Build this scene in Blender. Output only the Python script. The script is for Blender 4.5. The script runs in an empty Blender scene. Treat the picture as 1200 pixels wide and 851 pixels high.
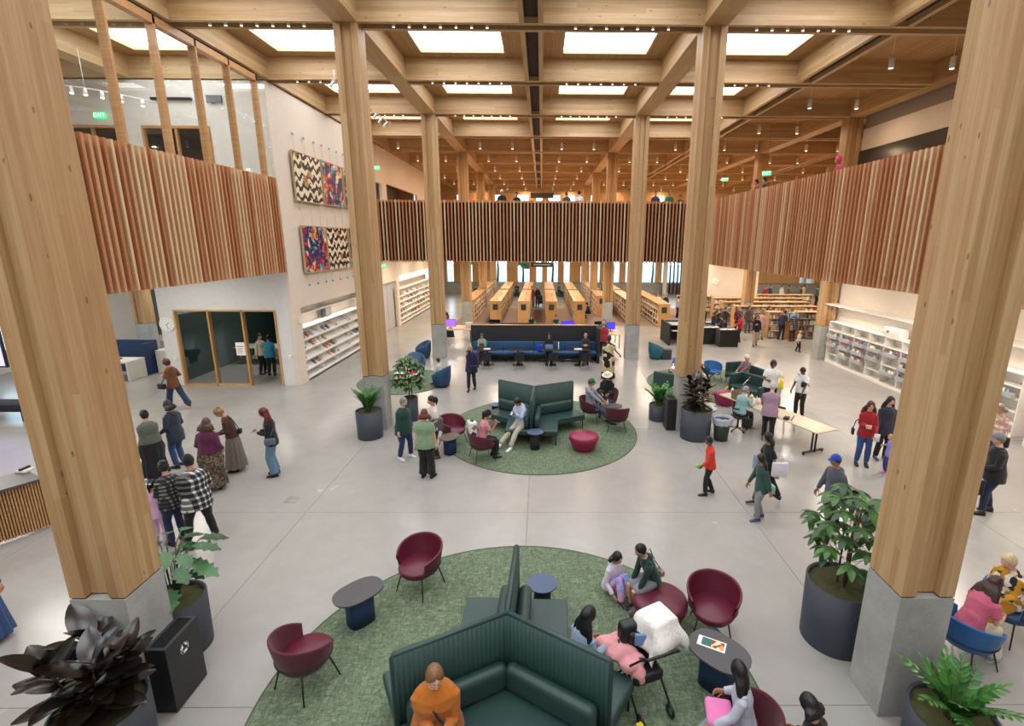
import bpy, bmesh, math, random
from math import sin, cos, pi, radians, sqrt, atan2, hypot, floor, ceil
from mathutils import Vector, Matrix, Euler
import numpy as np

C = bpy.context.scene.collection
SC = bpy.context.scene
rnd = random.Random(7)

# ---------------------------------------------------------------- camera, world, exposure
def setup_camera():
    cd = bpy.data.cameras.new('camera'); co = bpy.data.objects.new('camera', cd); C.objects.link(co)
    ya, pt, ro = radians(0.5459), radians(13.7298), radians(0.2935)
    fw = Vector((sin(ya)*cos(pt), cos(ya)*cos(pt), -sin(pt)))
    rt = Vector((cos(ya), -sin(ya), 0)); up = rt.cross(fw)
    r2 = cos(ro)*rt + sin(ro)*up; u2 = -sin(ro)*rt + cos(ro)*up
    m = Matrix(((r2.x, u2.x, -fw.x), (r2.y, u2.y, -fw.y), (r2.z, u2.z, -fw.z))).to_4x4()
    m.translation = Vector((0.2756, 0, 5.47)); co.matrix_world = m
    cd.sensor_width = 36; cd.sensor_fit = 'HORIZONTAL'; cd.lens = 587.37/1200*36
    cd.shift_x = -39.9/1200; cd.clip_start = 0.05; cd.clip_end = 500
    SC.camera = co
setup_camera()
wd = bpy.data.worlds.new('sky'); SC.world = wd; wd.use_nodes = True
wn = wd.node_tree.nodes; bg = wn['Background']
bg.inputs[0].default_value = (0.66, 0.84, 1.0, 1); bg.inputs[1].default_value = 5.0
SC.view_settings.view_transform = 'Standard'; SC.view_settings.look = 'None'
SC.view_settings.gamma = 1; SC.view_settings.use_curve_mapping = False
SC.view_settings.exposure = -0.38
SKY = 7.0            # radiance of the translucent skylight panes
def lamp(kind, loc, energy, color=(1, 1, 1), size=0.3, size_y=None, rot=(0, 0, 0), shape=None, spot=None, name='lamp'):
    l = bpy.data.lights.new(name, kind); l.energy = energy; l.color = color
    if kind == 'AREA':
        l.shape = shape or ('RECTANGLE' if size_y else 'DISK'); l.size = size
        if size_y: l.size_y = size_y
    elif kind == 'SPOT':
        l.spot_size = spot or 1.6; l.spot_blend = 0.8; l.shadow_soft_size = size
    else: l.shadow_soft_size = size
    o = bpy.data.objects.new(name, l); o.location = loc; o.rotation_euler = rot; C.objects.link(o); return o
WARM = (1.0, 0.80, 0.58); SOFTW = (1.0, 0.94, 0.87)

# ---------------------------------------------------------------- materials
def srgb(c):
    if isinstance(c, str): c = tuple(int(c[i:i+2], 16)/255 for i in (0, 2, 4))
    elif max(c) > 1.01: c = tuple(v/255 for v in c)
    return tuple(((v+0.055)/1.055)**2.4 if v > 0.04045 else v/12.92 for v in c[:3])
def rgba(c): return srgb(c)+(1,)
class NT:
    def __init__(s, name):
        s.m = bpy.data.materials.new(name); s.m.use_nodes = True; s.t = s.m.node_tree; s.n = s.t.nodes; s.l = s.t.links
        s.b = s.n['Principled BSDF']; s.out = s.n['Material Output']
    def node(s, typ, **kw):
        nd = s.n.new(typ)
        for k, v in kw.items(): setattr(nd, k, v)
        return nd
    def set(s, nd, i, v):
        if hasattr(v, 'is_linked'): s.l.new(v, nd.inputs[i])
        else: nd.inputs[i].default_value = v
    def math(s, op, a, b=0.0, c=None):
        nd = s.node('ShaderNodeMath', operation=op); s.set(nd, 0, a); s.set(nd, 1, b)
        if c is not None: s.set(nd, 2, c)
        return nd.outputs[0]
    def vmath(s, op, a, b=(0, 0, 0)):
        nd = s.node('ShaderNodeVectorMath', operation=op); s.set(nd, 0, a); s.set(nd, 1, b); return nd.outputs[0]
    def coord(s, rand=0.0, scale=(1, 1, 1), kind='Object'):
        v = s.node('ShaderNodeTexCoord').outputs[kind]
        if rand:
            r = s.node('ShaderNodeObjectInfo').outputs['Random']
            rr = s.math('MULTIPLY', r, rand)
            cb = s.node('ShaderNodeCombineXYZ'); s.set(cb, 0, rr); s.set(cb, 1, rr); s.set(cb, 2, rr)
            v = s.vmath('ADD', v, cb.outputs[0])
        return s.vmath('MULTIPLY', v, scale)
    def noise(s, v, scale=5, detail=3, rough=0.55, dist=0):
        nd = s.node('ShaderNodeTexNoise'); s.set(nd, 'Vector', v); s.set(nd, 'Scale', scale); s.set(nd, 'Detail', detail); s.set(nd, 'Roughness', rough); s.set(nd, 'Distortion', dist); return nd.outputs[0]
    def ramp(s, f, stops):
        nd = s.node('ShaderNodeValToRGB'); s.set(nd, 0, f); e = nd.color_ramp.elements
        while len(e) < len(stops): e.new(0.5)
        for i, (p, c) in enumerate(stops):
            e[i].position = p; e[i].color = rgba(c) if not isinstance(c, float) else (c, c, c, 1)
        return nd.outputs[0]
    def mix(s, f, a, b, mode='MIX'):
        nd = s.node('ShaderNodeMix', data_type='RGBA', blend_type=mode); s.set(nd, 0, f); s.set(nd, 6, a); s.set(nd, 7, b); return nd.outputs[2]
    def fin(s, col=None, rough=None, bump=None, bstr=0.2, bdist=0.01, **kw):
        if col is not None: s.set(s.b, 'Base Color', col)
        if rough is not None: s.set(s.b, 'Roughness', rough)
        if bump is not None:
            nd = s.node('ShaderNodeBump'); s.set(nd, 'Height', bump); s.set(nd, 'Strength', bstr); s.set(nd, 'Distance', bdist); s.l.new(nd.outputs[0], s.b.inputs['Normal'])
        for k, v in kw.items(): s.set(s.b, k.replace('_', ' '), v)
        return s.m
_mc = {}
def plain(name, col, rough=0.5, spec=None, metal=0, var=0.0):
    key = (name, str(col), rough, metal, var)
    if key in _mc: return _mc[key]
    t = NT(name)
    c = t.coord(rand=9)
    n = t.noise(c, 6, 2)
    a = tuple(v*(1-0.07-var) for v in srgb(col))+(1,); b = tuple(min(1, v*(1+0.05+var)) for v in srgb(col))+(1,)
    kw = {'Metallic': metal}
    if spec is not None: kw['Specular IOR Level'] = spec
    m = t.fin(t.mix(n, a, b), rough, **kw); _mc[key] = m; return m
def cloth(name, col, rough=0.9, scale=260):
    key = ('cloth', str(col), rough)
    if key in _mc: return _mc[key]
    t = NT(name); c = t.coord(rand=5)
    n = t.noise(c, 9, 3); w = t.noise(c, scale, 1)
    a = tuple(v*0.80 for v in srgb(col))+(1,); b = tuple(min(1, v*1.12) for v in srgb(col))+(1,)
    m = t.fin(t.mix(n, a, b), rough, bump=t.math('ADD', n, t.math('MULTIPLY', w, 0.25)), bstr=0.35, bdist=0.02, **{'Sheen Weight': 0.15}); _mc[key] = m; return m
def pattern(name, cols, scale=14, kind='blotch', stretch=(1, 1, 1), rough=0.85):
    """printed cloth: blotches, stripes or a check of the given colours"""
    t = NT(name); c = t.coord(scale=stretch)
    if kind == 'check':
        sp = t.node('ShaderNodeSeparateXYZ'); t.set(sp, 0, c)
        u = t.math('ADD', sp.outputs[0], sp.outputs[1]); fx = t.math('FRACT', t.math('MULTIPLY', u, scale)); fz = t.math('FRACT', t.math('MULTIPLY', sp.outputs[2], scale))
        a = t.math('GREATER_THAN', fx, 0.62); b = t.math('GREATER_THAN', fz, 0.62)
        col = t.ramp(t.math('MULTIPLY', t.math('ADD', a, b), 0.5), [(0.0, cols[0]), (0.5, cols[1]), (1.0, cols[2])])
        col.node.color_ramp.interpolation = 'CONSTANT'; e = col.node.color_ramp.elements; e[0].position = 0; e[1].position = 0.3; e[2].position = 0.8
    else:
        v = t.node('ShaderNodeTexVoronoi'); t.set(v, 'Vector', t.vmath('ADD', c, (0.3, 0.1, 0.2))); t.set(v, 'Scale', scale)
        sp = t.node('ShaderNodeSeparateColor'); t.set(sp, 0, v.outputs['Color'])
        col = t.ramp(sp.outputs[0], [(i/len(cols), k) for i, k in enumerate(cols)]); col.node.color_ramp.interpolation = 'CONSTANT'
    return t.fin(col, rough)
def emit(name, col, strength=1.0):
    t = NT(name); t.fin(rgba(col), 0.6, **{'Emission Color': rgba(col), 'Emission Strength': strength}); return t.m

def wood(name, long, c0, c1, c2, lam=0.045, rough=0.5, knots=True, lamaxes=None, randc=0.5):
    """glued laminated softwood: long = index of the long axis; lamination bands across the other axes"""
    t = NT(name); c = t.coord(rand=37.0)
    sp = t.node('ShaderNodeSeparateXYZ'); t.set(sp, 0, c); ax = [sp.outputs[i] for i in range(3)]
    others = lamaxes or [i for i in range(3) if i != long]
    acc = None
    for k, i in enumerate(others):
        f = t.math('FLOOR', t.math('MULTIPLY', ax[i], 1/lam))
        f = t.math('MULTIPLY', f, 17.13+k*5.7); acc = f if acc is None else t.math('ADD', acc, f)
    # staggered board ends along the length
    seg = t.math('FLOOR', t.math('ADD', t.math('MULTIPLY', ax[long], 0.2), t.math('MULTIPLY', acc, 0.37)))
    wn_ = t.node('ShaderNodeTexWhiteNoise', noise_dimensions='2D'); cb = t.node('ShaderNodeCombineXYZ'); t.set(cb, 0, acc); t.set(cb, 1, seg); t.set(wn_, 'Vector', cb.outputs[0])
    st = [34, 34, 34]; st[long] = 0.9
    g = t.noise(t.vmath('MULTIPLY', c, tuple(st)), 1.0, 4, 0.6, 0.6)
    st2 = [4, 4, 4]; st2[long] = 0.35
    g2 = t.noise(t.vmath('MULTIPLY', c, tuple(st2)), 1.0, 2)
    f = t.math('ADD', t.math('MULTIPLY', wn_.outputs[0], 0.24), t.math('ADD', t.math('MULTIPLY', g, 0.60), t.math('MULTIPLY', g2, 0.22)))
    if randc:
        f = t.math('ADD', f, t.math('MULTIPLY', t.math('SUBTRACT', t.node('ShaderNodeObjectInfo').outputs['Random'], 0.5), randc*0.3))
    col = t.ramp(f, [(0.25, c0), (0.55, c1), (0.85, c2)])
    if knots:
        v = t.node('ShaderNodeTexVoronoi'); s3 = [7, 7, 7]; s3[long] = 2.6
        t.set(v, 'Vector', t.vmath('MULTIPLY', c, tuple(s3))); t.set(v, 'Scale', 1.0); t.set(v, 'Randomness', 1.0)
        sc_ = t.node('ShaderNodeSeparateColor'); t.set(sc_, 0, v.outputs['Color'])
        k = t.math('MULTIPLY', t.math('LESS_THAN', v.outputs['Distance'], 0.09), t.math('GREATER_THAN', sc_.outputs[0], 0.45))
        dk = tuple(x*0.38 for x in srgb(c0))+(1,)
        col = t.mix(t.math('MULTIPLY', k, 0.75), col, dk)
    return t.fin(col, rough, bump=g, bstr=0.15, bdist=0.004)

M = {}
CW = ('#b07a45'[1:], '#cf9c66'[1:], '#e0b887'[1:])
M['col'] = wood('column_glulam', 2, '9e764a', 'b89468', 'cdb288', 0.085)
M['beamx'] = wood('beam_glulam_x', 0, 'a07a50', 'bc9a6e', 'd3b892', 0.11, lamaxes=[2])
M['beamy'] = wood('beam_glulam_y', 1, 'a07a50', 'bc9a6e', 'd3b892', 0.11, lamaxes=[2])
M['deck'] = wood('deck_boards', 1, '8f6a42', 'ab8456', 'bd9a70', 0.045, lamaxes=[0], knots=False)
M['slat'] = wood('cedar_slat', 2, 'aa6c44', 'c48c62', 'd8b68e', 5.0, knots=False, randc=2.2)
M['shelfwood'] = wood('oak_veneer', 2, 'ae8048', 'c89a62', 'd8b27e', 3.0, knots=False, rough=0.4)
M['deskwood'] = wood('desk_veneer', 0, 'a8764a', 'c09060', 'd0a478', 0.03, knots=False, rough=0.4)
M['white'] = plain('white_paint', 'e4dfd8', 0.6)
M['cream'] = plain('cream_paint', 'e2d5c6', 0.6)
M['soffit'] = plain('soffit_board', 'dcd2c4', 0.7)
M['black'] = plain('black_metal', '17171a', 0.45)
M['chan'] = plain('dark_channel', '3a2a20', 0.8)
M['dark'] = plain('dark_backing', '15110f', 0.85)
M['char'] = plain('charcoal_metal', '34373e', 0.5)
M['charfelt'] = plain('charcoal_panel', '23262b', 0.8)
M['steel'] = plain('brushed_steel', 'b8babd', 0.35, metal=0.9)
M['whitemetal'] = plain('white_metal', 'f0ede8', 0.4)
M['dkgreenwall'] = plain('dark_green_wall', '1e3630', 0.6)
M['green_exit'] = emit('exit_green', '2fe08a', 1.5)
M['lens'] = emit('lamp_lens', 'fff2dc', 5.0)
M['skypane'] = emit('skylight_diffuser', 'f4f9ff', SKY)
def mat_glass():
    t = NT('clear_glass'); g = t.node('ShaderNodeBsdfGlossy'); g.inputs[1].default_value = 0.02
    tr = t.node('ShaderNodeBsdfTransparent'); tr.inputs[0].default_value = (0.93, 0.96, 0.96, 1)
    lw = t.node('ShaderNodeLayerWeight'); lw.inputs[0].default_value = 0.5
    f = t.math('ADD', t.math('MULTIPLY', t.math('POWER', lw.outputs['Facing'], 4.0), 0.5), 0.04)
    mx = t.node('ShaderNodeMixShader'); t.l.new(f, mx.inputs[0]); t.l.new(tr.outputs[0], mx.inputs[1]); t.l.new(g.outputs[0], mx.inputs[2]); t.l.new(mx.outputs[0], t.out.inputs[0]); return t.m
M['glass'] = mat_glass()
def mat_floor():
    t = NT('polished_concrete'); c = t.coord(kind='Object')
    n1 = t.noise(c, 0.35, 4, 0.6); n2 = t.noise(c, 2.5, 5, 0.65); n3 = t.noise(c, 90, 2)
    f = t.math('ADD', t.math('MULTIPLY', n1, 0.5), t.math('ADD', t.math('MULTIPLY', n2, 0.35), t.math('MULTIPLY', n3, 0.15)))
    col = t.ramp(f, [(0.3, '979490'), (0.5, 'a09d98'), (0.7, 'a9a6a1')])
    r = t.math('ADD', 0.20, t.math('MULTIPLY', n2, 0.18))
    return t.fin(col, t.math('ADD', 0.15, t.math('MULTIPLY', n1, 0.18)), **{'Specular IOR Level': 0.5})
M['floor'] = mat_floor()
def mat_conc():
    t = NT('cast_concrete'); c = t.coord(rand=11)
    n = t.noise(c, 1.6, 5, 0.6); n2 = t.noise(c, 30, 3)
    col = t.ramp(t.math('ADD', t.math('MULTIPLY', n, 0.8), t.math('MULTIPLY', n2, 0.2)), [(0.3, '8d8e8b'), (0.5, 'a3a4a1'), (0.7, 'b5b6b2')])
    v = t.node('ShaderNodeTexVoronoi'); t.set(v, 'Vector', c); t.set(v, 'Scale', 9)
    return t.fin(col, 0.6, bump=n2, bstr=0.2, bdist=0.006)
M['conc'] = mat_conc()
def mat_rug():
    t = NT('woven_green_rug'); c = t.coord()
    a = t.noise(t.vmath('MULTIPLY', c, (1, 3.2, 1)), 7, 4, 0.75, 1.2); b = t.noise(t.vmath('MULTIPLY', c, (3.2, 1, 1)), 7, 4, 0.75, 1.2); f = t.noise(c, 120, 2)
    k = t.math('ADD', t.math('MULTIPLY', a, 0.42), t.math('ADD', t.math('MULTIPLY', b, 0.42), t.math('MULTIPLY', f, 0.16)))
    col = t.ramp(k, [(0.38, '404f3e'), (0.5, '60705a'), (0.62, '8a9676')])
    return t.fin(col, 0.95, bump=f, bstr=0.5, bdist=0.006)
M['rug'] = mat_rug()
def leather(name, col, rough=0.38):
    t = NT(name); c = t.coord(rand=3); n = t.noise(c, 3, 3); v = t.node('ShaderNodeTexVoronoi'); t.set(v, 'Vector', c); t.set(v, 'Scale', 260)
    a = tuple(x*0.82 for x in srgb(col))+(1,); b = tuple(x*1.15 for x in srgb(col))+(1,)
    return t.fin(t.mix(n, a, b), rough, bump=v.outputs['Distance'], bstr=0.12, bdist=0.002)
M['maroon'] = leather('burgundy_leather', '5e1b30', 0.40); M['maroon_fab'] = cloth('burgundy_fabric', '561a2a')
M['magenta'] = leather('raspberry_leather', '8e1c48'); M['greenlea'] = leather('dark_green_leather', '28423f', 0.42)
M['blue'] = leather('blue_vinyl', '1c4266', 0.45); M['teal'] = leather('teal_vinyl', '1f5f70', 0.45); M['royal'] = leather('royal_blue_vinyl', '1f5f9c', 0.4); M['navy'] = leather('navy_panel', '1b355c', 0.6)
def mat_ribbed(name, col):
    t = NT(name); c = t.coord(rand=0); n = t.noise(c, 3, 2)
    a = tuple(x*0.85 for x in srgb(col))+(1,); b = tuple(x*1.12 for x in srgb(col))+(1,)
    return t.fin(t.mix(n, a, b), 0.5)
M['greenpanel'] = mat_ribbed('green_channelled_leather', '23403c')
M['tabletop'] = plain('grey_laminate', '4c4a4e', 0.5); M['bluetop'] = plain('slate_laminate', '4a5a78', 0.5)
M['planter'] = plain('slate_planter', '343a44', 0.55); M['soil'] = plain('mossy_soil', '4a4a2c', 1.0, var=0.3)

# ---------------------------------------------------------------- mesh helpers
class MB:
    def __init__(s): s.v = []; s.f = []; s.smooth = []; s.mi = []; s.cur = 0
    def add(s, vs, fs, smooth=False):
        o = len(s.v); s.v.extend(vs)
        for f in fs: s.f.append([i+o for i in f]); s.smooth.append(smooth); s.mi.append(s.cur)
        return s
    def box(s, x0, x1, y0, y1, z0, z1):
        v = [(x, y, z) for z in (z0, z1) for y in (y0, y1) for x in (x0, x1)]
        return s.add(v, [(0, 2, 3, 1), (4, 5, 7, 6), (0, 1, 5, 4), (2, 6, 7, 3), (0, 4, 6, 2), (1, 3, 7, 5)])
    def obox(s, c, ax, ay, hx, hy, z0, z1):
        """box about c with horizontal half-extent hx along ax, hy along ay"""
        ax = Vector(ax).normalized(); ay = Vector(ay).normalized(); v = []
        for z in (z0, z1):
            for b in (-hy, hy):
                for a in (-hx, hx): p = Vector((c[0], c[1]))+ax*a+ay*b; v.append((p.x, p.y, z))
        return s.add(v, [(0, 2, 3, 1), (4, 5, 7, 6), (0, 1, 5, 4), (2, 6, 7, 3), (0, 4, 6, 2), (1, 3, 7, 5)])
    def rbox(s, x0, x1, y0, y1, z0, z1, r=0.03, seg=3):
        """box with all edges rounded (cushion)"""
        r = min(r, (x1-x0)/2.01, (y1-y0)/2.01, (z1-z0)/2.01)
        n = seg; rows = []
        prof = [(r*(1-sin(a)), z) for a, z in [(pi/2*k/n, z0+r-r*cos(pi/2*k/n)) for k in range(n+1)]]
        prof += [(r*(1-cos(pi/2*k/n)), z1-r+r*sin(pi/2*k/n)) for k in range(n+1)]
        vs = []
        def ring(ins, z):
            out = []
            for (cx_, cy_, a0) in ((x1-r, y1-r, 0), (x0+r, y1-r, pi/2), (x0+r, y0+r, pi), (x1-r, y0+r, 1.5*pi)):
                for k in range(n+1):
                    a = a0+pi/2*k/n; out.append((cx_+(r-ins)*cos(a), cy_+(r-ins)*sin(a), z))
            return out
        m = 4*(n+1)
        for ins, z in prof: vs += ring(ins, z)
        fs = []
        for i in range(len(prof)-1):
            for k in range(m): fs.append((i*m+k, i*m+(k+1) % m, (i+1)*m+(k+1) % m, (i+1)*m+k))
        fs.append(tuple(reversed(range(m)))); fs.append(tuple((len(prof)-1)*m+k for k in range(m)))
        return s.add(vs, fs, True)
    def lathe(s, prof, seg=24, c=(0, 0, 0), sx=1, sy=1, cap=True, smooth=True):
        vs = []; fs = []
        for r, z in prof:
            for k in range(seg):
                a = 2*pi*k/seg; vs.append((c[0]+r*sx*cos(a), c[1]+r*sy*sin(a), c[2]+z))
        for i in range(len(prof)-1):
            for k in range(seg): fs.append((i*seg+k, i*seg+(k+1) % seg, (i+1)*seg+(k+1) % seg, (i+1)*seg+k))
        s.add(vs, fs, smooth)
        if cap:
            n0 = len(s.v)-len(vs)
            s.f.append([n0+k for k in reversed(range(seg))]); s.smooth.append(False); s.mi.append(s.cur)
            s.f.append([n0+(len(prof)-1)*seg+k for k in range(seg)]); s.smooth.append(False); s.mi.append(s.cur)
        return s
    def cyl(s, p0, p1, r0, r1=None, seg=8, smooth=True): return s.tube([p0, p1], [r0, r1 if r1 is not None else r0], seg, smooth)
    def tube(s, pts, rad, seg=8, smooth=True, cap=True, flat=1.0, upv=None, closed=False):
        pts = [Vector(p) for p in pts]; n = len(pts)
        if not isinstance(rad, (list, tuple)): rad = [rad]*n
        vs = []; fs = []; ref = Vector(upv) if upv else None
        prev = None
        for i, p in enumerate(pts):
            if closed: d = pts[(i+1) % n]-pts[i-1]
            else: d = (pts[min(i+1, n-1)]-pts[max(i-1, 0)])
            if d.length < 1e-9: d = Vector((0, 0, 1))
            d.normalize()
            if ref: u = ref-d*ref.dot(d)
            elif prev is None:
                u = Vector((0, 0, 1)) if abs(d.z) < 0.9 else Vector((1, 0, 0)); u = u-d*u.dot(d)
            else: u = prev-d*prev.dot(d)
            if u.length < 1e-6: u = d.orthogonal()
            u.normalize(); prev = u; w = d.cross(u)
            r = rad[i]; rx, ry = (r if isinstance(r, (tuple, list)) else (r, r*flat))
            for k in range(seg):
                a = 2*pi*k/seg; q = p+w*(rx*cos(a))+u*(ry*sin(a)); vs.append(tuple(q))
        for i in range(n-1 if not closed else n):
            j = (i+1) % n
            for k in range(seg): fs.append((i*seg+k, i*seg+(k+1) % seg, j*seg+(k+1) % seg, j*seg+k))
        if cap and not closed:
            fs.append(tuple(reversed(range(seg)))); fs.append(tuple((n-1)*seg+k for k in range(seg)))
        return s.add(vs, fs, smooth)
    def ball(s, c, r, seg=12, rings=8):
        if not isinstance(r, (tuple, list)): r = (r, r, r)
        vs = []; fs = []
        for i in range(1, rings):
            t = pi*i/rings
            for k in range(seg):
                a = 2*pi*k/seg; vs.append((c[0]+r[0]*sin(t)*cos(a), c[1]+r[1]*sin(t)*sin(a), c[2]+r[2]*cos(t)))
        vs.append((c[0], c[1], c[2]+r[2])); vs.append((c[0], c[1], c[2]-r[2])); T = len(vs)-2; B = T+1
        for i in range(rings-2):
            for k in range(seg): fs.append((i*seg+k, (i+1)*seg+k, (i+1)*seg+(k+1) % seg, i*seg+(k+1) % seg))
        for k in range(seg): fs.append((T, k, (k+1) % seg)); fs.append((B, (rings-2)*seg+(k+1) % seg, (rings-2)*seg+k))
        return s.add(vs, fs, True)
    def prism(s, pts, z0, z1, smooth=False):
        n = len(pts); vs = [(p[0], p[1], z0) for p in pts]+[(p[0], p[1], z1) for p in pts]
        return s.add(vs, [tuple(reversed(range(n))), tuple(range(n, 2*n))]+[(k, (k+1) % n, n+(k+1) % n, n+k) for k in range(n)], smooth)
    def quad(s, a, b, c, d): return s.add([a, b, c, d], [(0, 1, 2, 3)])
    def xform(s, mat, start=0):
        for i in range(start, len(s.v)): s.v[i] = tuple(mat @ Vector(s.v[i]))
        return s
    def mesh(s, name, mats):
        me = bpy.data.meshes.new(name); me.from_pydata(s.v, [], s.f)
        if any(s.smooth): me.polygons.foreach_set('use_smooth', s.smooth)
        if not isinstance(mats, (list, tuple)): mats = [mats]
        for m in mats: me.materials.append(m)
        if any(s.mi): me.polygons.foreach_set('material_index', s.mi)
        me.update(); return me
    def build(s, name, mats, parent=None, **tags):
        o = bpy.data.objects.new(name, s.mesh(name, mats)); C.objects.link(o)
        if parent is not None: o.parent = parent
        for k, v in tags.items(): o[k] = v
        return o
def inst(name, me, loc=(0, 0, 0), rz=0, parent=None, scale=None, rot=None, **tags):
    o = bpy.data.objects.new(name, me); C.objects.link(o); o.location = loc
    o.rotation_euler = rot if rot else (0, 0, rz)
    if scale: o.scale = scale
    if parent is not None: o.parent = parent
    for k, v in tags.items(): o[k] = v
    return o
def thing(name, label, cat, loc=(0, 0, 0), rz=0, group=None):
    o = bpy.data.objects.new(name, None); C.objects.link(o); o.location = loc; o.rotation_euler = (0, 0, rz); o.empty_display_size = 0.2
    o['label'] = label; o['category'] = cat
    if group: o['group'] = group
    return o
def tag(o, label, cat, group=None):
    o['label'] = label; o['category'] = cat
    if group: o['group'] = group
    return o
def struct(o): o['kind'] = 'structure'; return o
def copy_tree(o, parent=None):
    c = o.copy(); C.objects.link(c)
    if parent is not None: c.parent = parent
    for ch in o.children: copy_tree(ch, c)
    return c
def dup(o, loc, rz, label=None, group=None):
    c = copy_tree(o); c.location = loc; c.rotation_euler = (0, 0, rz)
    if label: c['label'] = label
    if group: c['group'] = group
    return c
# ================================================================ STRUCTURE
HC, ZB, ZD = 1.63, 10.66, 11.34       # plinth height, underside of beams, underside of roof deck
YR = [4.75+9.2*k for k in range(6)]; FR = [4.75+4.6*k for k in range(-3, 11)]
# floor of cast slabs with open sawn joints
base = struct(MB().box(-24, 30, -14, 66, -0.4, -0.012).build('floor', plain('joint_base', '6f6a62', 0.8)))  # grey-brown base that appears in the slab joints
xs = [-24, -18.3, -13.7, -9.14, -4.57, 0.0, 4.57, 9.14, 13.7, 22, 30]; ys = [-14, -4.45, 0.15, 4.9, 9.35, 14.1, 18.6, 23.3, 27.9, 32.6, 41.7, 55]
for i in range(len(xs)-1):
    for j in range(len(ys)-1):
        MB().box(xs[i]+0.004, xs[i+1]-0.004, ys[j]+0.004, ys[j+1]-0.004, -0.012, 0).build('floor_slab', M['floor'], base)
struct(MB().box(-60, 60, 66, 120, -0.3, 0).build('ground_outside', plain('outdoor_paving', 'b9c4c8', 0.95)))

# columns
mb = MB(); h = 0.2995
mb.box(-h, -0.13, 0, 0.551, HC+0.02, 12.0).mesh
ply_l = MB().box(-h, -0.131, 0, 0.551, 0, ZB-HC-0.02).mesh('column_ply', M['col'])
ply_m = MB().box(-0.13, 0.13, 0.085, 0.466, 0, ZB-HC-0.02).mesh('column_core', M['col'])
plinth = MB().box(-h-0.004, h+0.004, -0.004, 0.555, 0, HC).mesh('plinth', M['conc'])
def column(x, y, label):
    t = thing('timber_column', label, 'column', (x, y, 0))
    inst('concrete_plinth', plinth, (0, 0, 0), 0, t)
    MB().box(-h+0.01, -0.14, 0.01, 0.54, HC, HC+0.02).box(0.14, h-0.01, 0.01, 0.54, HC, HC+0.02).box(-0.14, 0.14, 0.10, 0.45, HC, HC+0.02).build('shadow_gap', M['black'], t)
    inst('timber_ply', ply_l, (0, 0, HC+0.02), 0, t)
    inst('timber_ply', ply_l, (0, 0.551, HC+0.02), pi, t)
    inst('timber_core', ply_m, (0, 0, HC+0.02), 0, t)
cl = {0: 'nearest', 1: 'second', 2: 'third', 3: 'fourth', 4: 'fifth', 5: 'sixth'}
for k, y in enumerate(YR):
    column(-4.57, y, {0: 'huge glulam timber column on concrete plinth at far left foreground', 1: 'glulam column beside the potted plants left of the green rug', 2: 'glulam column left of the long navy banquette', 3: 'orange-lit timber column left of the bookstacks, partly behind balustrade', 4: 'slimmer timber column among the bookstacks left of centre', 5: 'faintest timber column of the left row near the windows'}[k])
    column(4.57, y, {0: 'huge glulam timber column on concrete plinth at right foreground', 1: 'glulam column behind the dark-leaved rubber plant', 2: 'glulam column right of the long navy banquette', 3: 'orange-lit timber column right of the central bookstacks', 4: 'slimmer timber column behind the right bookstacks', 5: 'faintest timber column of the right row near the windows'}[k])
column(13.7, YR[2], 'timber column at the end of the white media shelves')
column(13.7, YR[3], 'timber column beside the far right bookcases')
column(-18.3, YR[2], 'timber column behind the white service desk at left')

# ceiling: paired beams, girders, deck with skylights
ceil = struct(MB().box(-24, 30, -14, 66, ZD+0.9, ZD+1.0).build('ceiling', M['white']))
xn = [-22.85, -18.28, -13.71, -9.14, -4.57, 0, 4.57, 9.14, 13.71, 18.28, 22.85, 27.42]      # girder lines
solid = {-13.71, -4.57, 4.57, 13.71, -22.85, 22.85}
seg9 = {}
def boxm(key, dims, mat):
    if key not in seg9: seg9[key] = MB().box(*dims).mesh(key, mat)
    return seg9[key]
bmx = boxm('beam_x', (0, 8.54, 0, 0.13, 0, ZD-ZB), M['beamx']); gmy = boxm('girder_y', (0, 0.13, 0, 4.05, 0, ZD-ZB), M['beamy']); gsol = boxm('girder_solid', (0, 0.6, 0, 4.6, 0, ZD-ZB), M['beamy'])
for Y in FR:
    for x0 in (-22.55, -13.41, -4.27, 4.87, 14.01, 23.15):
        if Y > 58 or (x0 > 14 and Y < 22): continue
        inst('cross_beam', bmx, (x0, Y, ZB), 0, ceil); inst('cross_beam', bmx, (x0, Y+0.42, ZB), 0, ceil)
        MB().box(x0, x0+8.54, Y+0.13, Y+0.42, ZB+0.14, ZB+0.18).build('service_channel', M['chan'], ceil)
    for x in xn:
        if x > 14 and Y < 22: continue
        if x in solid:
            inst('girder', gsol, (x-0.3, Y, ZB), 0, ceil)
        else:
            inst('girder', gmy, (x-0.3, Y+0.55, ZB), 0, ceil); inst('girder', gmy, (x+0.17, Y+0.55, ZB), 0, ceil)
            MB().box(x-0.17, x+0.17, Y+0.55, Y+4.6, ZB+0.14, ZB+0.18).build('service_channel', M['chan'], ceil)
def sky_here(xm, Y): return -14 < xm < 9.2 and Y < 27.5
hx, y0s, y1s = 1.36, 0.9, 4.12
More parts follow.
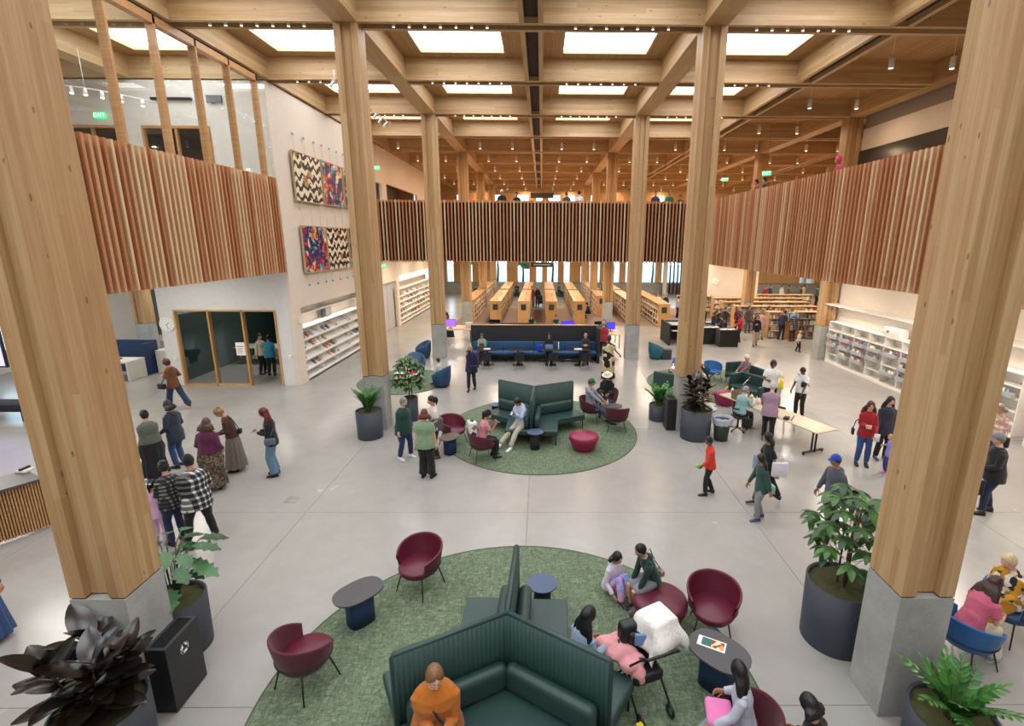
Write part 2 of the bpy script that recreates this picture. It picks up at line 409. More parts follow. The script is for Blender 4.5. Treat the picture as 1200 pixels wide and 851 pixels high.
for Y in FR[:-1]:
    for i in range(len(xn)-1):
        xa, xb = xn[i]+0.3, xn[i+1]-0.3; xm = (xa+xb)/2
        ya, yb = Y+0.55, Y+4.6
        if sky_here(xm, Y):
            d = MB(); z0, z1 = ZD, ZD+0.12
            d.box(xa, xm-hx, ya, yb, z0, z1); d.box(xm+hx, xb, ya, yb, z0, z1); d.box(xm-hx, xm+hx, ya, Y+y0s, z0, z1); d.box(xm-hx, xm+hx, Y+y1s, yb, z0, z1)
            d.build('roof_deck', M['deck'], ceil)
            w = MB(); t_ = 0.03
            w.box(xm-hx, xm-hx+t_, Y+y0s, Y+y1s, ZD-0.01, ZD+0.13); w.box(xm+hx-t_, xm+hx, Y+y0s, Y+y1s, ZD-0.01, ZD+0.13)
            w.box(xm-hx+t_, xm+hx-t_, Y+y0s, Y+y0s+t_, ZD-0.01, ZD+0.13); w.box(xm-hx+t_, xm+hx-t_, Y+y1s-t_, Y+y1s, ZD-0.01, ZD+0.13)
            sk = w.build('skylight', plain('pale_curb', 'e0b98c', 0.6), ceil)
            MB().quad((xm-hx, Y+y0s, ZD+0.1), (xm-hx, Y+y1s, ZD+0.1), (xm+hx, Y+y1s, ZD+0.1), (xm+hx, Y+y0s, ZD+0.1)).build('skylight_pane', M['skypane'], sk)
        else:
            MB().box(xa, xb, ya, yb, ZD, ZD+0.12).build('roof_deck', M['deck'], ceil)
# track lights under the channels
hd = MB().cyl((0, 0, 0.02), (0, 0, -0.075), 0.038, seg=10).mesh('spot_head', M['whitemetal'])
ln = MB().cyl((0, 0, -0.075), (0, 0, -0.079), 0.032, seg=10).mesh('lens', M['lens'])
for Y in FR[4:8]:
    for i, xm in enumerate((-6.85, -2.28, 2.28, 6.85)):
        if (i == 0 and Y < 14 and False): continue
        t = thing('track_light', 'row of white spotlight heads in the %s beam channel, ' % ['nearest', 'second', 'third', 'farthest'][FR[4:8].index(Y)] + '%s' % {0: 'the left side', 1: 'left of the centre slot', 2: 'right of the centre slot', 3: 'the right balustrade side'}[i], 'light', (xm, Y+0.275, ZB+0.06), 0, 'spotlight rows in the beam channels')
        MB().box(-1.4, 1.4, -0.02, 0.02, 0.02, 0.08).build('track', M['black'], t)
        for k in range(7):
            s = inst('spot_head', hd, ((k-3)*0.39, 0, 0), 0, t); inst('lens', ln, (0, 0, 0), 0, s)
# pendant can downlights in the bays without skylights
can = MB().lathe([(0.07, -0.32), (0.075, -0.31), (0.075, 0)], 14).mesh('can', M['whitemetal']); rod = MB().cyl((0, 0, 0), (0, 0, 0.60), 0.008, seg=6).mesh('rod', M['whitemetal']); lens2 = MB().lathe([(0.06, -0.325), (0.06, -0.321)], 14).mesh('lens', M['lens'])
ORD = ['first', 'second', 'third', 'fourth', 'fifth', 'sixth', 'seventh', 'eighth', 'ninth', 'tenth', 'eleventh', 'twelfth', 'thirteenth', 'fourteenth']
def downlight(x, y, z, label, grp, energy=60, col=WARM):
    t = thing('pendant_downlight', label, 'light', (x, y, z), 0, grp)
    inst('can', can, (0, 0, 0), 0, t); inst('rod', rod, (0, 0, 0), 0, t); inst('lens', lens2, (0, 0, 0), 0, t)
    if energy: lamp('SPOT', (x, y, z-0.36), energy, col, 0.06, spot=1.9)
for j, Y in enumerate(FR):
    if 27 < Y < 52:
        for xm in (-6.85, -2.28, 2.28, 6.85, 11.4, 16.0, 20.5):
            for dx in (-0.9, 0.9): downlight(xm+dx, Y+2.3, 10.75, 'small can downlight over the upper floor, %s row back, %s from the left' % (ORD[int((Y-27)/4.6)], ORD[2*[-6.85, -2.28, 2.28, 6.85, 11.4, 16.0, 20.5].index(xm)+(dx > 0)]), 'can downlights over the upper floor', 0)
            lamp('AREA', (xm+0.9, Y+2.3, 10.41), 95, (1.0, 0.66, 0.40), 0.14)
    elif 8 < Y < 27:
        for dx in (-0.9, 0.9): downlight(11.4+dx, Y+2.3, 10.75, 'white can downlight above the right balcony, %s bay from us, %s one' % (ORD[int((Y-8)/4.6)], 'outer' if dx > 0 else 'inner'), 'can downlights over the right balcony', 0)
        lamp('AREA', (12.3, Y+2.3, 10.41), 70, (1.0, 0.74, 0.5), 0.14)

# upper floors (deep slabs) and slatted balustrades
for (a, b, c, d) in ((9.06, 30, -14, 53.9), (-24, -9.06, -14, 18.55), (-9.06, 9.06, 27.85, 53.9), (-24, -9.12, 28, 53.9)):
    struct(MB().box(a, b, c, d, 4.42, 6.4).build('floor_upper', M['soffit']))
sl = MB().box(-0.036, 0.036, -0.05, 0.05, 0, 1).mesh('slat', M['slat'])
def balustrade(label, p0, p1, inward, dark, zlo=4.31, zhi=7.53):
    p0 = Vector(p0); p1 = Vector(p1); L = (p1-p0).length; d = (p1-p0)/L; n = int(L/0.183)
    rz = atan2(d.y, d.x); t = thing('slatted_balustrade', label, 'balustrade', (p0.x, p0.y, 0), rz)
    for k in range(n):
        r = rnd.uniform
        inst('slat', sl, (0.09+k*L/n, 0, zlo), 0, t, scale=(1, 1, zhi-zlo))
    s = inward
    MB().box(0, L, s*0.09-0.02, s*0.09+0.02, zlo+0.06, zhi-0.12).build('backing_panel', M['dark'] if dark else plain('brown_backing', '3c2216', 0.8), t)
    MB().box(0, L, s*0.14-0.04, s*0.14+0.06, zhi-0.12, zhi-0.03).build('top_rail', M['deskwood'], t)
    return t
balustrade('left vertical wood slat balustrade below the glazed room', (-8.98, 2.0), (-8.98, 18.5), 1, False)
balustrade('right vertical wood slat balustrade beside the big right column', (8.98, 27.6), (8.98, 2.0), 1, False)
balustrade('far wood slat balustrade with dark gaps across the hall', (-9.0, 27.75), (9.0, 27.75), 1, True)

# ---------- walls
W = lambda name, a, m=None: struct(MB().box(*a).build(name, m or M['white']))
W('wall_back', (-24, 30, -14.3, -14, 0, 12.3)); W('wall_right_outer', (30, 30.3, -14, 66, 0, 12.3))
XL = -8.97
def wall_with_holes(name, axis, c0, c1, u0, u1, z0, z1, holes, mat=None):
    """wall between c0..c1 on its thin axis, spanning u and z, rectangular holes (ua, ub, za, zb)"""
    us = sorted({u0, u1} | {min(max(v, u0), u1) for hh in holes for v in hh[:2]}); zs = sorted({z0, z1} | {min(max(v, z0), z1) for hh in holes for v in hh[2:]})
    mb = MB()
    for i in range(len(us)-1):
        for j in range(len(zs)-1):
            um, zm = (us[i]+us[i+1])/2, (zs[j]+zs[j+1])/2
            if any(hh[0] < um < hh[1] and hh[2] < zm < hh[3] for hh in holes): continue
            if axis == 'x': mb.box(c0, c1, us[i], us[i+1], zs[j], zs[j+1])
            else: mb.box(us[i], us[i+1], c0, c1, zs[j], zs[j+1])
    return struct(mb.build(name, mat or M['white']))
# left tall wall carrying the artwork, with shelf recesses and a door opening
wl = wall_with_holes('wall_left', 'x', XL-0.16, XL, 18.6, 45, 0, 10.62, [(19.25, 25.9, 0.06, 2.92), (29.55, 32.3, 0, 2.95), (32.85, 42.6, 0.06, 2.85), (31.5, 39, 7.3, 8.7), (29.3, 30.6, 6.4, 8.6)], M['cream'])
struct(MB().box(XL-0.62, XL-0.6, 18.9, 43, 0, 3.1).build('wall_left_recess', plain('recess_board', 'd8ccbd', 0.6)))
struct(MB().box(XL-0.6, XL-0.02, 25.9, 29.5, 0, 3.0).build('wall_left_pier', M['cream']))
struct(MB().box(XL-0.6, XL-0.02, 18.62, 19.25, 0, 3.0).build('wall_left_pier', M['cream']))
struct(MB().box(XL-1.6, XL-1.5, 29, 39.5, 6.4, 9).build('wall_upper_niche', plain('dim_wall', '8a8780', 0.7)))
# front white wall with glazed partition of the meeting room
wf = wall_with_holes('wall_room_front', 'y', 18.6, 18.78, -13.92, XL-0.16, 0, 4.42, [(-13.38, -9.6, 0, 2.92)], plain('cool_white_paint', 'dedddc', 0.6))
struct(MB().box(-13.92, -13.8, 18.78, 27.5, 0, 4.42).build('wall_room_side', M['white']))
g = M['dkgreenwall']
struct(MB().box(-13.8, XL-0.7, 27.3, 27.5, 0, 4.42).build('wall_room_back', g)); struct(MB().box(-13.8, -13.75, 18.78, 27.3, 0, 4.42).build('wall_room_left', g)); struct(MB().box(XL-0.7, XL-0.66, 18.78, 27.3, 0, 4.42).build('wall_room_right', g))
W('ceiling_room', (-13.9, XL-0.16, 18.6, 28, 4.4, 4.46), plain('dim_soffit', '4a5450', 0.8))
# upper glazed room: back wall on the same line, doorways dark
wub = wall_with_holes('wall_upper_room', 'y', 18.6, 18.78, -24, XL-0.16, 6.4, 10.62, [(-13.35, -11.05, 6.4, 9.2), (-16.1, -13.95, 6.4, 9.2)], M['white'])
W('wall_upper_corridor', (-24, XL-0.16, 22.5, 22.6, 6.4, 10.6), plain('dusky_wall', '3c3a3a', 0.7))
# right side walls
wr = W('wall_right', (14.12, 14.3, -14, 23.9, 0, 4.42), M['cream'])
W('wall_right_upper', (14.05, 14.3, -14, 23.1, 9.28, 10.15), plain('warm_white_panel', 'd9cdbf', 0.6)); W('trim_1', (14.12, 14.3, -14, 23.1, 10.15, 11.34), plain('taupe_panel', '9a8d84', 0.7)); W('trim_2', (14.0, 14.3, -14, 23.1, 8.2, 9.28), plain('smoked_glass', '3a3835', 0.15)); W('wall_right_upper_low', (14.1, 14.3, -14, 23.1, 6.4, 8.2), M['cream'])
W('wall_far_right', (11.9, 16.5, 37.8, 38.0, 0, 4.42), M['cream'])
struct(MB().box(-5.6, 12.6, 32.9, 41.9, 0.0, 0.006).build('floor_carpet', cloth('brown_carpet', '8a7368', 0.95)))
# far window wall
def at_far(px): return -0.1966+0.0  # replaced below
FAR = 54.0
def fx(px): return (px-638.8)*0.10385+0.0
piers = [(795, 906), (911, 913), (921, 932), (938, 940), (945, 960), (497, 519.5), (527, 534), (540, 545), (552, 559), (571, 580), (585, 594), (606, 617), (629, 636), (642, 647), (658, 664), (670, 681), (682, 690), (701, 708), (721, 727), (758, 764), (789, 795)]
win = MB(); zsill = 1.15
struct(MB().box(-24, 30.3, FAR, FAR+0.3, 0, zsill).build('wall_far', M['conc']))
struct(MB().box(-24, 30.3, FAR, FAR+0.3, 4.42, 7.35).build('wall_far_mid', M['white'])); struct(MB().box(-24, 30.3, FAR, FAR+0.3, 10.0, 12).build('wall_far_top', M['beamx']))
prm = M['shelfwood']
for k, (a, b) in enumerate(piers): struct(MB().box(fx(a), fx(b), FAR-0.25, FAR+0.3, zsill, 4.42).build('trim_pier', prm))
struct(MB().box(-24, fx(497), FAR, FAR+0.3, zsill, 4.42).build('trim_pier', prm)); struct(MB().box(fx(960), 30.3, FAR, FAR+0.3, zsill, 4.42).build('trim_pier', prm))
wsx = [(515, 523), (532, 537), (557.5, 559.5), (567, 569.5), (592.5, 602.5), (617, 628.5), (636, 642), (648, 659.5), (668, 674), (693, 696), (731, 741), (757, 763), (690, 691)]
wsx = sorted(wsx); ex = -24.0
for a, b in wsx+[(99999, 0)]:
    xa = fx(a) if a < 99999 else 22.0
    if xa > ex: struct(MB().box(ex, xa, FAR, FAR+0.3, 7.35, 10.0).build('trim_pier', M['deskwood']))
    ex = fx(b)
struct(MB().box(-24, 30.3, FAR+0.12, FAR+0.14, zsill, 4.42).build('window_1', M['glass'])); struct(MB().box(-24, 30.3, FAR+0.12, FAR+0.14, 7.35, 10).build('window_2', M['glass']))
# left outside wall with windows
wall_with_holes('wall_outer_left', 'x', -22.3, -22, -14, 54, 0, 12.3, [(y, y+1.6, 0.9, 4.2) for y in (2, 5, 8, 11, 14, 17, 20, 23)]+[(y, y+2, 7.3, 10) for y in (4, 8, 12, 16)], M['white'])
struct(MB().box(-22.2, -22.18, -14, 54, 0.9, 10).build('window_3', M['glass']))
wall_with_holes('wall_left_alcove', 'y', 27.3, 27.5, -22, -13.9, 0, 4.42, [(-17.6, -16.4, 0.9, 4.3), (-21.6, -20.2, 0.3, 4.3), (-19.6, -19.0, 0.3, 4.3)], M['white'])

# beyond the far windows: curtained opening and a few trees outside
cdw = thing('curtained_doorway', 'white framed opening with dark curtains at the far right end of the hall', 'doorway', (fx(777), FAR-0.7, 0)); w_ = (fx(789)-fx(765))/2
MB().box(-w_, -w_+0.4, 0, 0.3, 0, 4.4).box(w_-0.5, w_, 0, 0.3, 0, 4.4).box(-w_+0.4, w_-0.5, 0, 0.3, 3.6, 4.4).build('frame', M['white'], cdw)
for k_, (x_, c_) in enumerate(((-0.55, '1c1c24'), (-0.15, '26262e'), (0.25, '5a1638'), (0.6, '22222c'))): MB().tube([(x_, 0.15, 0.05), (x_+0.03, 0.15, 1.8), (x_, 0.15, 3.6)], [(0.2, 0.06)]*3, 10).build('curtain', plain('curtain_'+c_, c_, 0.9), cdw)
rt_ = random.Random(3)
for k_, (x_, y_, h_) in enumerate(((-9, 61, 6), (-5.2, 63, 7), (-2, 60.5, 5.2), (1.6, 63.5, 7.5), (4.6, 61.5, 6), (9, 62.5, 7), (14, 63, 6.5))):
    t_ = thing('street_tree', 'small green tree outside the far windows, %s from the left' % ORD[k_], 'tree', (x_, y_, 0), 0, 'trees outside the far windows')
    MB().tube([(0, 0, 0), (0.1, 0, h_*0.3), (0, 0.1, h_*0.62)], [0.14, 0.11, 0.06], 8).build('trunk', plain('bark', '5a4c3c', 0.9), t_)
    q_ = MB()
    for j_ in range(9): a_ = j_*2.4; q_.ball((cos(a_)*1.3*(0.4+(j_ % 3)/2), sin(a_)*1.3*(0.4+(j_ % 3)/2), h_*(0.5+0.05*j_)), (0.55+0.3*rt_.random(), 0.6, 0.4+0.2*rt_.random()), 8, 6)
    q_.build('crown', plain('spring_foliage', '7fa070', 0.9, var=0.3), t_)
# ================================================================ ROOM DETAILS
WF = 'bdd'
def frame_rect(mb, x0, x1, z0, z1, y0, y1, t):
    mb.box(x0, x0+t, y0, y1, z0, z1); mb.box(x1-t, x1, y0, y1, z0, z1); mb.box(x0+t, x1-t, y0, y1, z1-t, z1)
# glazed partition of the meeting room: wood posts, two glass panes, one open leaf
gp = thing('glass_partition', 'wood-framed glass partition of the meeting room below the left balcony', 'partition', (-13.38, 18.6, 0))
for i, x in enumerate((0, 1.24, 2.5, 3.72)): MB().box(x, x+0.06, -0.04, 0.14, 0, 2.92).build('post', M['shelfwood'], gp)
MB().box(0.06, 3.72, -0.04, 0.14, 2.86, 2.92).build('head_rail', M['shelfwood'], gp); MB().box(0.06, 2.5, -0.04, 0.14, 0, 0.06).build('bottom_rail', M['shelfwood'], gp)
for a, b in ((0.06, 1.24), (1.3, 2.5)): MB().box(a, b, 0.04, 0.055, 0.06, 2.86).build('glass_pane', M['glass'], gp)
pn = thing('paper_notice', 'white paper notice with a red line on the glass partition', 'notice', (-11.05, 18.55, 1.2))
MB().box(-0.17, 0.17, -0.006, 0, 0, 0.5).build('sheet', plain('paper', 'f4f2ee', 0.8), pn); MB().box(-0.12, 0.12, -0.008, -0.006, 0.33, 0.36).build('red_line', plain('red_ink', 'c0392b', 0.8), pn)
for k in range(6): MB().box(-0.12, 0.10-(k % 3)*0.03, -0.008, -0.006, 0.26-k*0.035, 0.27-k*0.035).build('text_line', plain('grey_ink', '6a6a6a', 0.8), pn)
def clock(x, y, z, label, r=0.28, rz=0):
    t = thing('wall_clock', label, 'clock', (x, y, z), rz); R = Matrix.Rotation(pi/2, 4, 'X')
    MB().lathe([(r, 0), (r, 0.05), (r*0.93, 0.06)], 28).xform(R).build('case', M['whitemetal'], t)
    MB().lathe([(r*0.9, 0.058), (r*0.9, 0.062)], 28).xform(R).build('dial', plain('dial_white', 'f6f4f0', 0.5), t)
    for k in range(12):
        a = pi*k/6; MB().obox((0, 0), (1, 0), (0, 1), 0.006, 0.002, r*0.70, r*0.82).xform(Matrix.Translation((0, -0.064, 0)) @ Matrix.Rotation(a, 4, 'Y')).build('hour_mark', M['black'], t)
    for a, l in ((1.0, 0.5), (2.9, 0.68)): MB().obox((0, 0), (1, 0), (0, 1), 0.007, 0.002, -0.02, r*l).xform(Matrix.Translation((0, -0.067, 0)) @ Matrix.Rotation(a, 4, 'Y')).build('hand', M['black'], t)
clock(-13.65, 18.6, 2.37, 'round white wall clock left of the glass partition')
clock(13.3, 37.8, 2.55, 'small round white clock on the cream wall at far right', 0.24)
for (x, z) in ((-13.15+0.0, 1.05),): tag(MB().rbox(-13.62, -13.5, 18.55, 18.6, 0.98, 1.14, 0.01).build('wall_switch', M['whitemetal']), 'white switch plate low on the wall under the clock', 'switch')
tag(MB().rbox(-9.3, -9.18, 18.55, 18.6, 1.05, 1.2, 0.01).build('wall_switch', M['whitemetal']), 'white switch plate on the wall corner right of the glass partition', 'switch')
tag(MB().rbox(XL, XL+0.05, 18.95, 19.07, 2.35, 2.6, 0.02).build('wall_alarm', M['whitemetal']), 'small white alarm box on the wall corner above the left shelves', 'alarm')
# upper glazed screen on the left balcony
ug = thing('glazed_screen', 'tall wood-framed glass screen above the left slat balustrade', 'glazing', (XL, 0, 0))
ysm = [17.92-1.465*k for k in range(0, 9)]
for k, y in enumerate(ysm):
    MB().box(-0.16, 0.04, y-0.035, y+0.035, 7.51, 10.6).build('mullion', M['deskwood'], ug)
    if k: MB().box(-0.06, -0.045, y+0.035, ysm[k-1]-0.035, 7.51, 10.5).build('glass_pane', M['glass'], ug)
MB().box(-0.16, 0.04, ysm[-1], ysm[0]+0.035, 10.42, 10.60).build('head_rail', M['deskwood'], ug)
MB().box(-0.05, -0.03, ysm[0]+0.035, 18.58, 7.51, 10.5).build('end_pane', M['glass'], ug)
# doors and fittings in the upper glazed room
for (x0, x1, nm) in ((-13.35, -11.05, 'right'), (-16.1, -13.95, 'left')):
    d = thing('glazed_door', 'dark glazed double door with wood frame at the %s of the upper room' % nm, 'door', ((x0+x1)/2, 18.66, 6.4)); w = (x1-x0)/2
    m_ = MB(); frame_rect(m_, -w, w, 0, 2.8, -0.12, 0.08, 0.08); m_.build('door_frame', M['deskwood'], d)
    MB().box(-0.04, 0.04, -0.10, 0.07, 0, 2.72).build('door_post', M['deskwood'], d)
    for a, b in ((-w+0.08, -0.04), (0.04, w-0.08)): MB().box(a, b, 0.0, 0.02, 0, 2.72).build('door_glass', plain('smoked_door_glass', '23262b', 0.1), d)
def exit_sign(loc, rz, label, hang=2.1):
    t = thing('exit_sign', label, 'sign', loc, rz)
    MB().rbox(-0.19, 0.19, -0.02, 0.02, -0.1, 0.1, 0.008, 2).build('sign_body', M['green_exit'], t)
    cu = bpy.data.curves.new('txt', 'FONT'); cu.body = 'EXIT'; cu.size = 0.19; cu.extrude = 0.002; cu.align_x = 'CENTER'; cu.align_y = 'CENTER'
    o = bpy.data.objects.new('tmp', cu); C.objects.link(o); me = bpy.data.meshes.new_from_object(o.evaluated_get(bpy.context.evaluated_depsgraph_get())); bpy.data.objects.remove(o)
    me.materials.clear(); me.materials.append(emit('exit_letters', 'f4fff8', 1.6)); inst('lettering', me, (0, -0.024, 0), 0, t, rot=(pi/2, 0, 0))
    if hang: MB().cyl((0, 0, 0.1), (0, 0, hang), 0.006, seg=6).build('hanger', M['black'], t)
    return t
exit_sign((-14.66, 18.54, 9.5), 0, 'green exit sign on the white wall behind the upper glass screen', False)
exit_sign((XL+0.25, 29.0, 9.25), 0.15, 'green exit sign on the upper wall right of the second left column', 1.5)
exit_sign((-8.5, 28.2, 4.05), 0, 'green exit sign under the far balustrade at its left end', 0.37)
exit_sign((10.7, 24.6, 8.55), -0.6, 'green exit sign hanging on a wire above the right balustrade')
exit_sign((11.0, 31.0, 9.0), 0, 'green exit sign hanging left of the wired one above the right balustrade', 1.7)
# gallery lights on curved track inside the glazed room
tr = thing('gallery_track', 'curved track with small white spotlights behind the upper glass', 'light', (-12.9, 15.6, 9.95))
pts = [(-1.6+0.4*k, 1.2-0.25*k+0.05*k*k, -0.05*k) for k in range(8)]; MB().tube(pts, 0.02, 6).build('track', M['whitemetal'], tr)
for k, p in enumerate(pts): s_ = MB().cyl((p[0], p[1], p[2]-0.02), (p[0]+0.03, p[1]-0.05, p[2]-0.2), 0.045, 0.06, seg=10).build('spot_head', M['whitemetal'], tr); MB().cyl((p[0]+0.03, p[1]-0.05, p[2]-0.2), (p[0]+0.031, p[1]-0.052, p[2]-0.206), 0.05, seg=10).build('lens', M['lens'], s_)
MB().cyl((pts[3][0], pts[3][1], pts[3][2]), (pts[3][0], pts[3][1], 0.9), 0.01, seg=6).build('stem', M['whitemetal'], tr)
for (x, y) in ((-12, 11.2), (-12.4, 13.6), (-15.5, 13.6), (-15.5, 11)): downlight(x, y, 10.7, 'white cone lamp glowing behind the upper glass screen', 'lamps behind the upper glass', 60, SOFTW)
tag(MB().box(-11.0, -10.5, 18.52, 18.6, 9.92, 10.15).build('air_grille', plain('grille_grey', '6a6d70', 0.6)), 'grey air grille high on the wall behind the upper glass', 'vent')
tag(MB().box(-12.85, -11.5, 18.5, 18.6, 10.0, 10.07).build('wall_track', M['black']), 'thin black bar on the wall behind the upper glass', 'rail')
# two track rails with spots aimed at the art wall
t = thing('wall_washer_track', 'slanting rail of white spotlights hanging by the left girder', 'light', (-6.3, 20.6, 10.35))
MB().tube([(0, -3.2, 0), (0, 3.0, 0)], 0.018, 6).build('rail', M['whitemetal'], t)
for k in range(9):
    y = -3.0+k*0.7; s_ = MB().cyl((0, y, 0), (-0.16, y, -0.17), 0.045, seg=9).build('spot_head', M['whitemetal'], t); MB().cyl((-0.16, y, -0.17), (-0.165, y, -0.175), 0.038, seg=9).build('lens', M['lens'], s_)
for y in (-3, 0, 3): MB().cyl((0, y, 0), (0, y, 0.32), 0.01, seg=6).build('stem', M['whitemetal'], t)
for y in (19.8, 22.2, 24.4): lamp('SPOT', (-6.45, y, 10.1), 160, (1, 0.93, 0.84), 0.08, rot=(0, radians(-38), 0), spot=1.2)

# ---------- artworks on cables: generic bright abstract paintings
def art_mat(kind, seed):
    t = NT('painting_'+kind); c = t.vmath('ADD', t.coord(), (seed*3.1, seed*1.7, seed*2.3)); sp = t.node('ShaderNodeSeparateXYZ'); t.set(sp, 0, c); Y, Z = sp.outputs[1], sp.outputs[2]
    if kind == 'zigzag':
        zz = t.math('MULTIPLY', t.math('PINGPONG', t.math('ADD', Y, t.math('MULTIPLY', t.noise(c, 1.6, 2), 0.5)), 0.26), 0.7)
        n = t.math('MULTIPLY', t.noise(c, 3.2, 2), 0.55)
        f = t.math('FRACT', t.math('MULTIPLY', t.math('ADD', t.math('ADD', Z, zz), n), 2.6)); k = t.math('GREATER_THAN', f, 0.5)
        edge = t.math('GREATER_THAN', t.noise(c, 1.7, 3), 0.60)
        col = t.mix(k, rgba('16120f'), rgba('e8dcc0')); col = t.mix(t.math('MULTIPLY', edge, 0.8), col, rgba('a8701c'))
    else:
        n = t.noise(c, 1.3, 2, dist=1.5); w = t.math('FRACT', t.math('MULTIPLY', n, 7.0))
        v = t.node('ShaderNodeTexVoronoi'); t.set(v, 'Vector', c); t.set(v, 'Scale', 2.6); s2 = t.node('ShaderNodeSeparateColor'); t.set(s2, 0, v.outputs['Color'])
        col = t.ramp(t.math('FRACT', t.math('ADD', s2.outputs[0], t.math('MULTIPLY', n, 1.8))), [(0, '20205a'), (0.16, '7a2a6a'), (0.32, 'd8452e'), (0.48, 'f09a3a'), (0.6, 'e8d8b0'), (0.75, '3a8fb0'), (0.9, '402040')]); col.node.color_ramp.interpolation = 'CONSTANT'
        col = t.mix(t.math('MULTIPLY', t.math('LESS_THAN', w, 0.22), 0.85), col, rgba('1c1430'))
    return t.fin(col, 0.45)
arts = [(19.67, 21.97, 6.9, 8.62, 'zigzag', 'upper left brown and cream zigzag painting on the tall left wall'), (22.2, 24.25, 6.92, 8.64, 'swirl', 'upper multicoloured swirl painting right of the cream zigzag one'), (24.5, 26.6, 6.94, 8.64, 'swirl', 'upper painting half hidden behind the second left column'),
        (19.8, 21.9, 4.22, 5.96, 'swirl', 'lower left painting of bold purple and orange curves'), (22.05, 24.3, 4.22, 5.95, 'zigzag', 'lower black and cream zigzag painting on gold ground'), (24.55, 26.6, 4.24, 5.96, 'swirl', 'lower painting half hidden behind the second left column')]
for k, (ya, yb, za, zb, kd, lb) in enumerate(arts):
    t = thing('painting', lb, 'painting', (XL+0.10, ya, za))
    MB().box(-0.03, 0.03, 0, yb-ya, 0, zb-za).build('canvas', art_mat(kd, k+1), t)
    m_ = MB(); w, h_ = yb-ya, zb-za
    m_.box(-0.04, 0.034, -0.03, 0, -0.03, h_+0.03); m_.box(-0.04, 0.034, w, w+0.03, -0.03, h_+0.03); m_.box(-0.04, 0.034, 0, w, -0.03, 0); m_.box(-0.04, 0.034, 0, w, h_, h_+0.03); m_.build('frame', plain('pale_frame', 'b9a27c', 0.5), t)
    for f in (0.12, 0.5, 0.88):
        MB().cyl((-0.02, w*f, h_), (-0.02, w*f, h_+(0.62 if za > 6 else 0.9)), 0.006, seg=5).build('cable', M['steel'], t)
        if za < 6:
            MB().cyl((-0.02, w*f, 0), (-0.02, w*f, -0.5), 0.006, seg=5).build('cable', M['steel'], t)
            MB().ball((-0.02, w*f, -0.5), 0.045, 8, 6).build('cable_anchor', plain('turquoise_cap', '2fa8b8', 0.4), t)
        else: MB().ball((-0.02, w*f, h_+0.62), 0.05, 8, 6).build('cable_anchor', plain('pale_cap', '8fc0c8', 0.4), t)

# ---------- books
BK = ['8c2f2a', 'c9542f', '2f4a6a', '3c6a58', 'd8b46a', '222226', 'e4ded2', 'a8483c', '6a3a5a', '4a7a9a', 'c47a4a', '9a9a94', 'e0c8a0', '7a2030', 'd9d2c8', 'f0e8dc']
bkm = {}
NAMEC = {'8c2f2a': 'brick red', 'c9542f': 'orange', '2f4a6a': 'navy', '3c6a58': 'green', 'd8b46a': 'yellow', '222226': 'black', 'e4ded2': 'ivory', 'a8483c': 'rust', '6a3a5a': 'plum', '4a7a9a': 'blue', 'c47a4a': 'tan', '9a9a94': 'grey', 'e0c8a0': 'beige', '7a2030': 'maroon', 'd9d2c8': 'pale grey', 'f0e8dc': 'cream'}
def bkmat(c):
    if c not in bkm:
        t = NT('cover_'+NAMEC[c].replace(' ', '_')); cc = t.coord(rand=20); n = t.noise(cc, 16, 2)
        a = srgb(c)+(1,); b = tuple(min(1, v*0.4+0.45) for v in srgb(c))+(1,)
        bkm[c] = t.fin(t.mix(t.math('GREATER_THAN', n, 0.58), a, b), 0.5)
    return bkm[c]
cover_m = {}
def face_out(loc, rz, tilt, label, grp, w=0.17, h_=0.24, c=None):
    c = c or rnd.choice(BK)
    if c not in cover_m: cover_m[c] = MB().box(-0.085, 0.085, -0.02, 0.02, 0, 0.24).mesh('book', bkmat(c))
    o = bpy.data.objects.new('book', cover_m[c]); C.objects.link(o); o.location = loc; o.scale = (w/0.17, 1, h_/0.24); o.rotation_euler = Euler((tilt, 0, rz), 'XYZ')
    tag(o, label % NAMEC[c], 'book', grp); return o
def wall_shelving(name, label, x0, y0, y1, tiers, ztop, grp, blabel, per, fill, depth=0.38, divs=None):
    """display shelving on the left wall (faces +X): sloped display shelves with face-out books"""
    t = thing(name, label, 'shelving', (x0, y0, 0)); L = y1-y0; wm = M['whitemetal']
    MB().box(-0.02, 0, 0, L, 0.05, ztop).build('back_panel', wm, t); MB().box(0, depth, 0, L, 0.0, 0.12).build('plinth', wm, t)
    nb = divs or max(1, round(L/0.92))
    for k in range(nb+1): MB().box(0, depth*0.8, L*k/nb-0.012, L*k/nb+0.012, 0.1, ztop).build('upright', wm, t)
    MB().box(0, depth, 0, L, ztop-0.03, ztop).build('top_shelf', wm, t)
    for i, z in enumerate(tiers):
        s_ = MB(); s_.add([(0, 0, z+0.26), (0, L, z+0.26), (depth*0.86, L, z), (depth*0.86, 0, z), (0, 0, z+0.235), (0, L, z+0.235), (depth*0.86, L, z-0.025), (depth*0.86, 0, z-0.025)], [(3, 2, 1, 0), (4, 5, 6, 7), (0, 4, 7, 3), (1, 2, 6, 5), (2, 3, 7, 6), (0, 1, 5, 4)])
        s_.box(depth*0.86, depth*0.89, 0, L, z-0.03, z+0.03); s_.build('display_shelf', wm, t)
        for k in range(int(L/per)):
            if rnd.random() > fill[i]: continue
            face_out((x0+depth*0.74, y0+(k+0.5)*per+rnd.uniform(-.04, .04), z+0.045), pi/2, radians(-42), blabel % (['lowest', 'second', 'third', 'fourth', 'top'][i], ['near', 'nearer middle', 'farther middle', 'far'][min(3, int(4*k*per/L))]), grp, 0.15+rnd.random()*0.04, 0.20+rnd.random()*0.06)
    return t
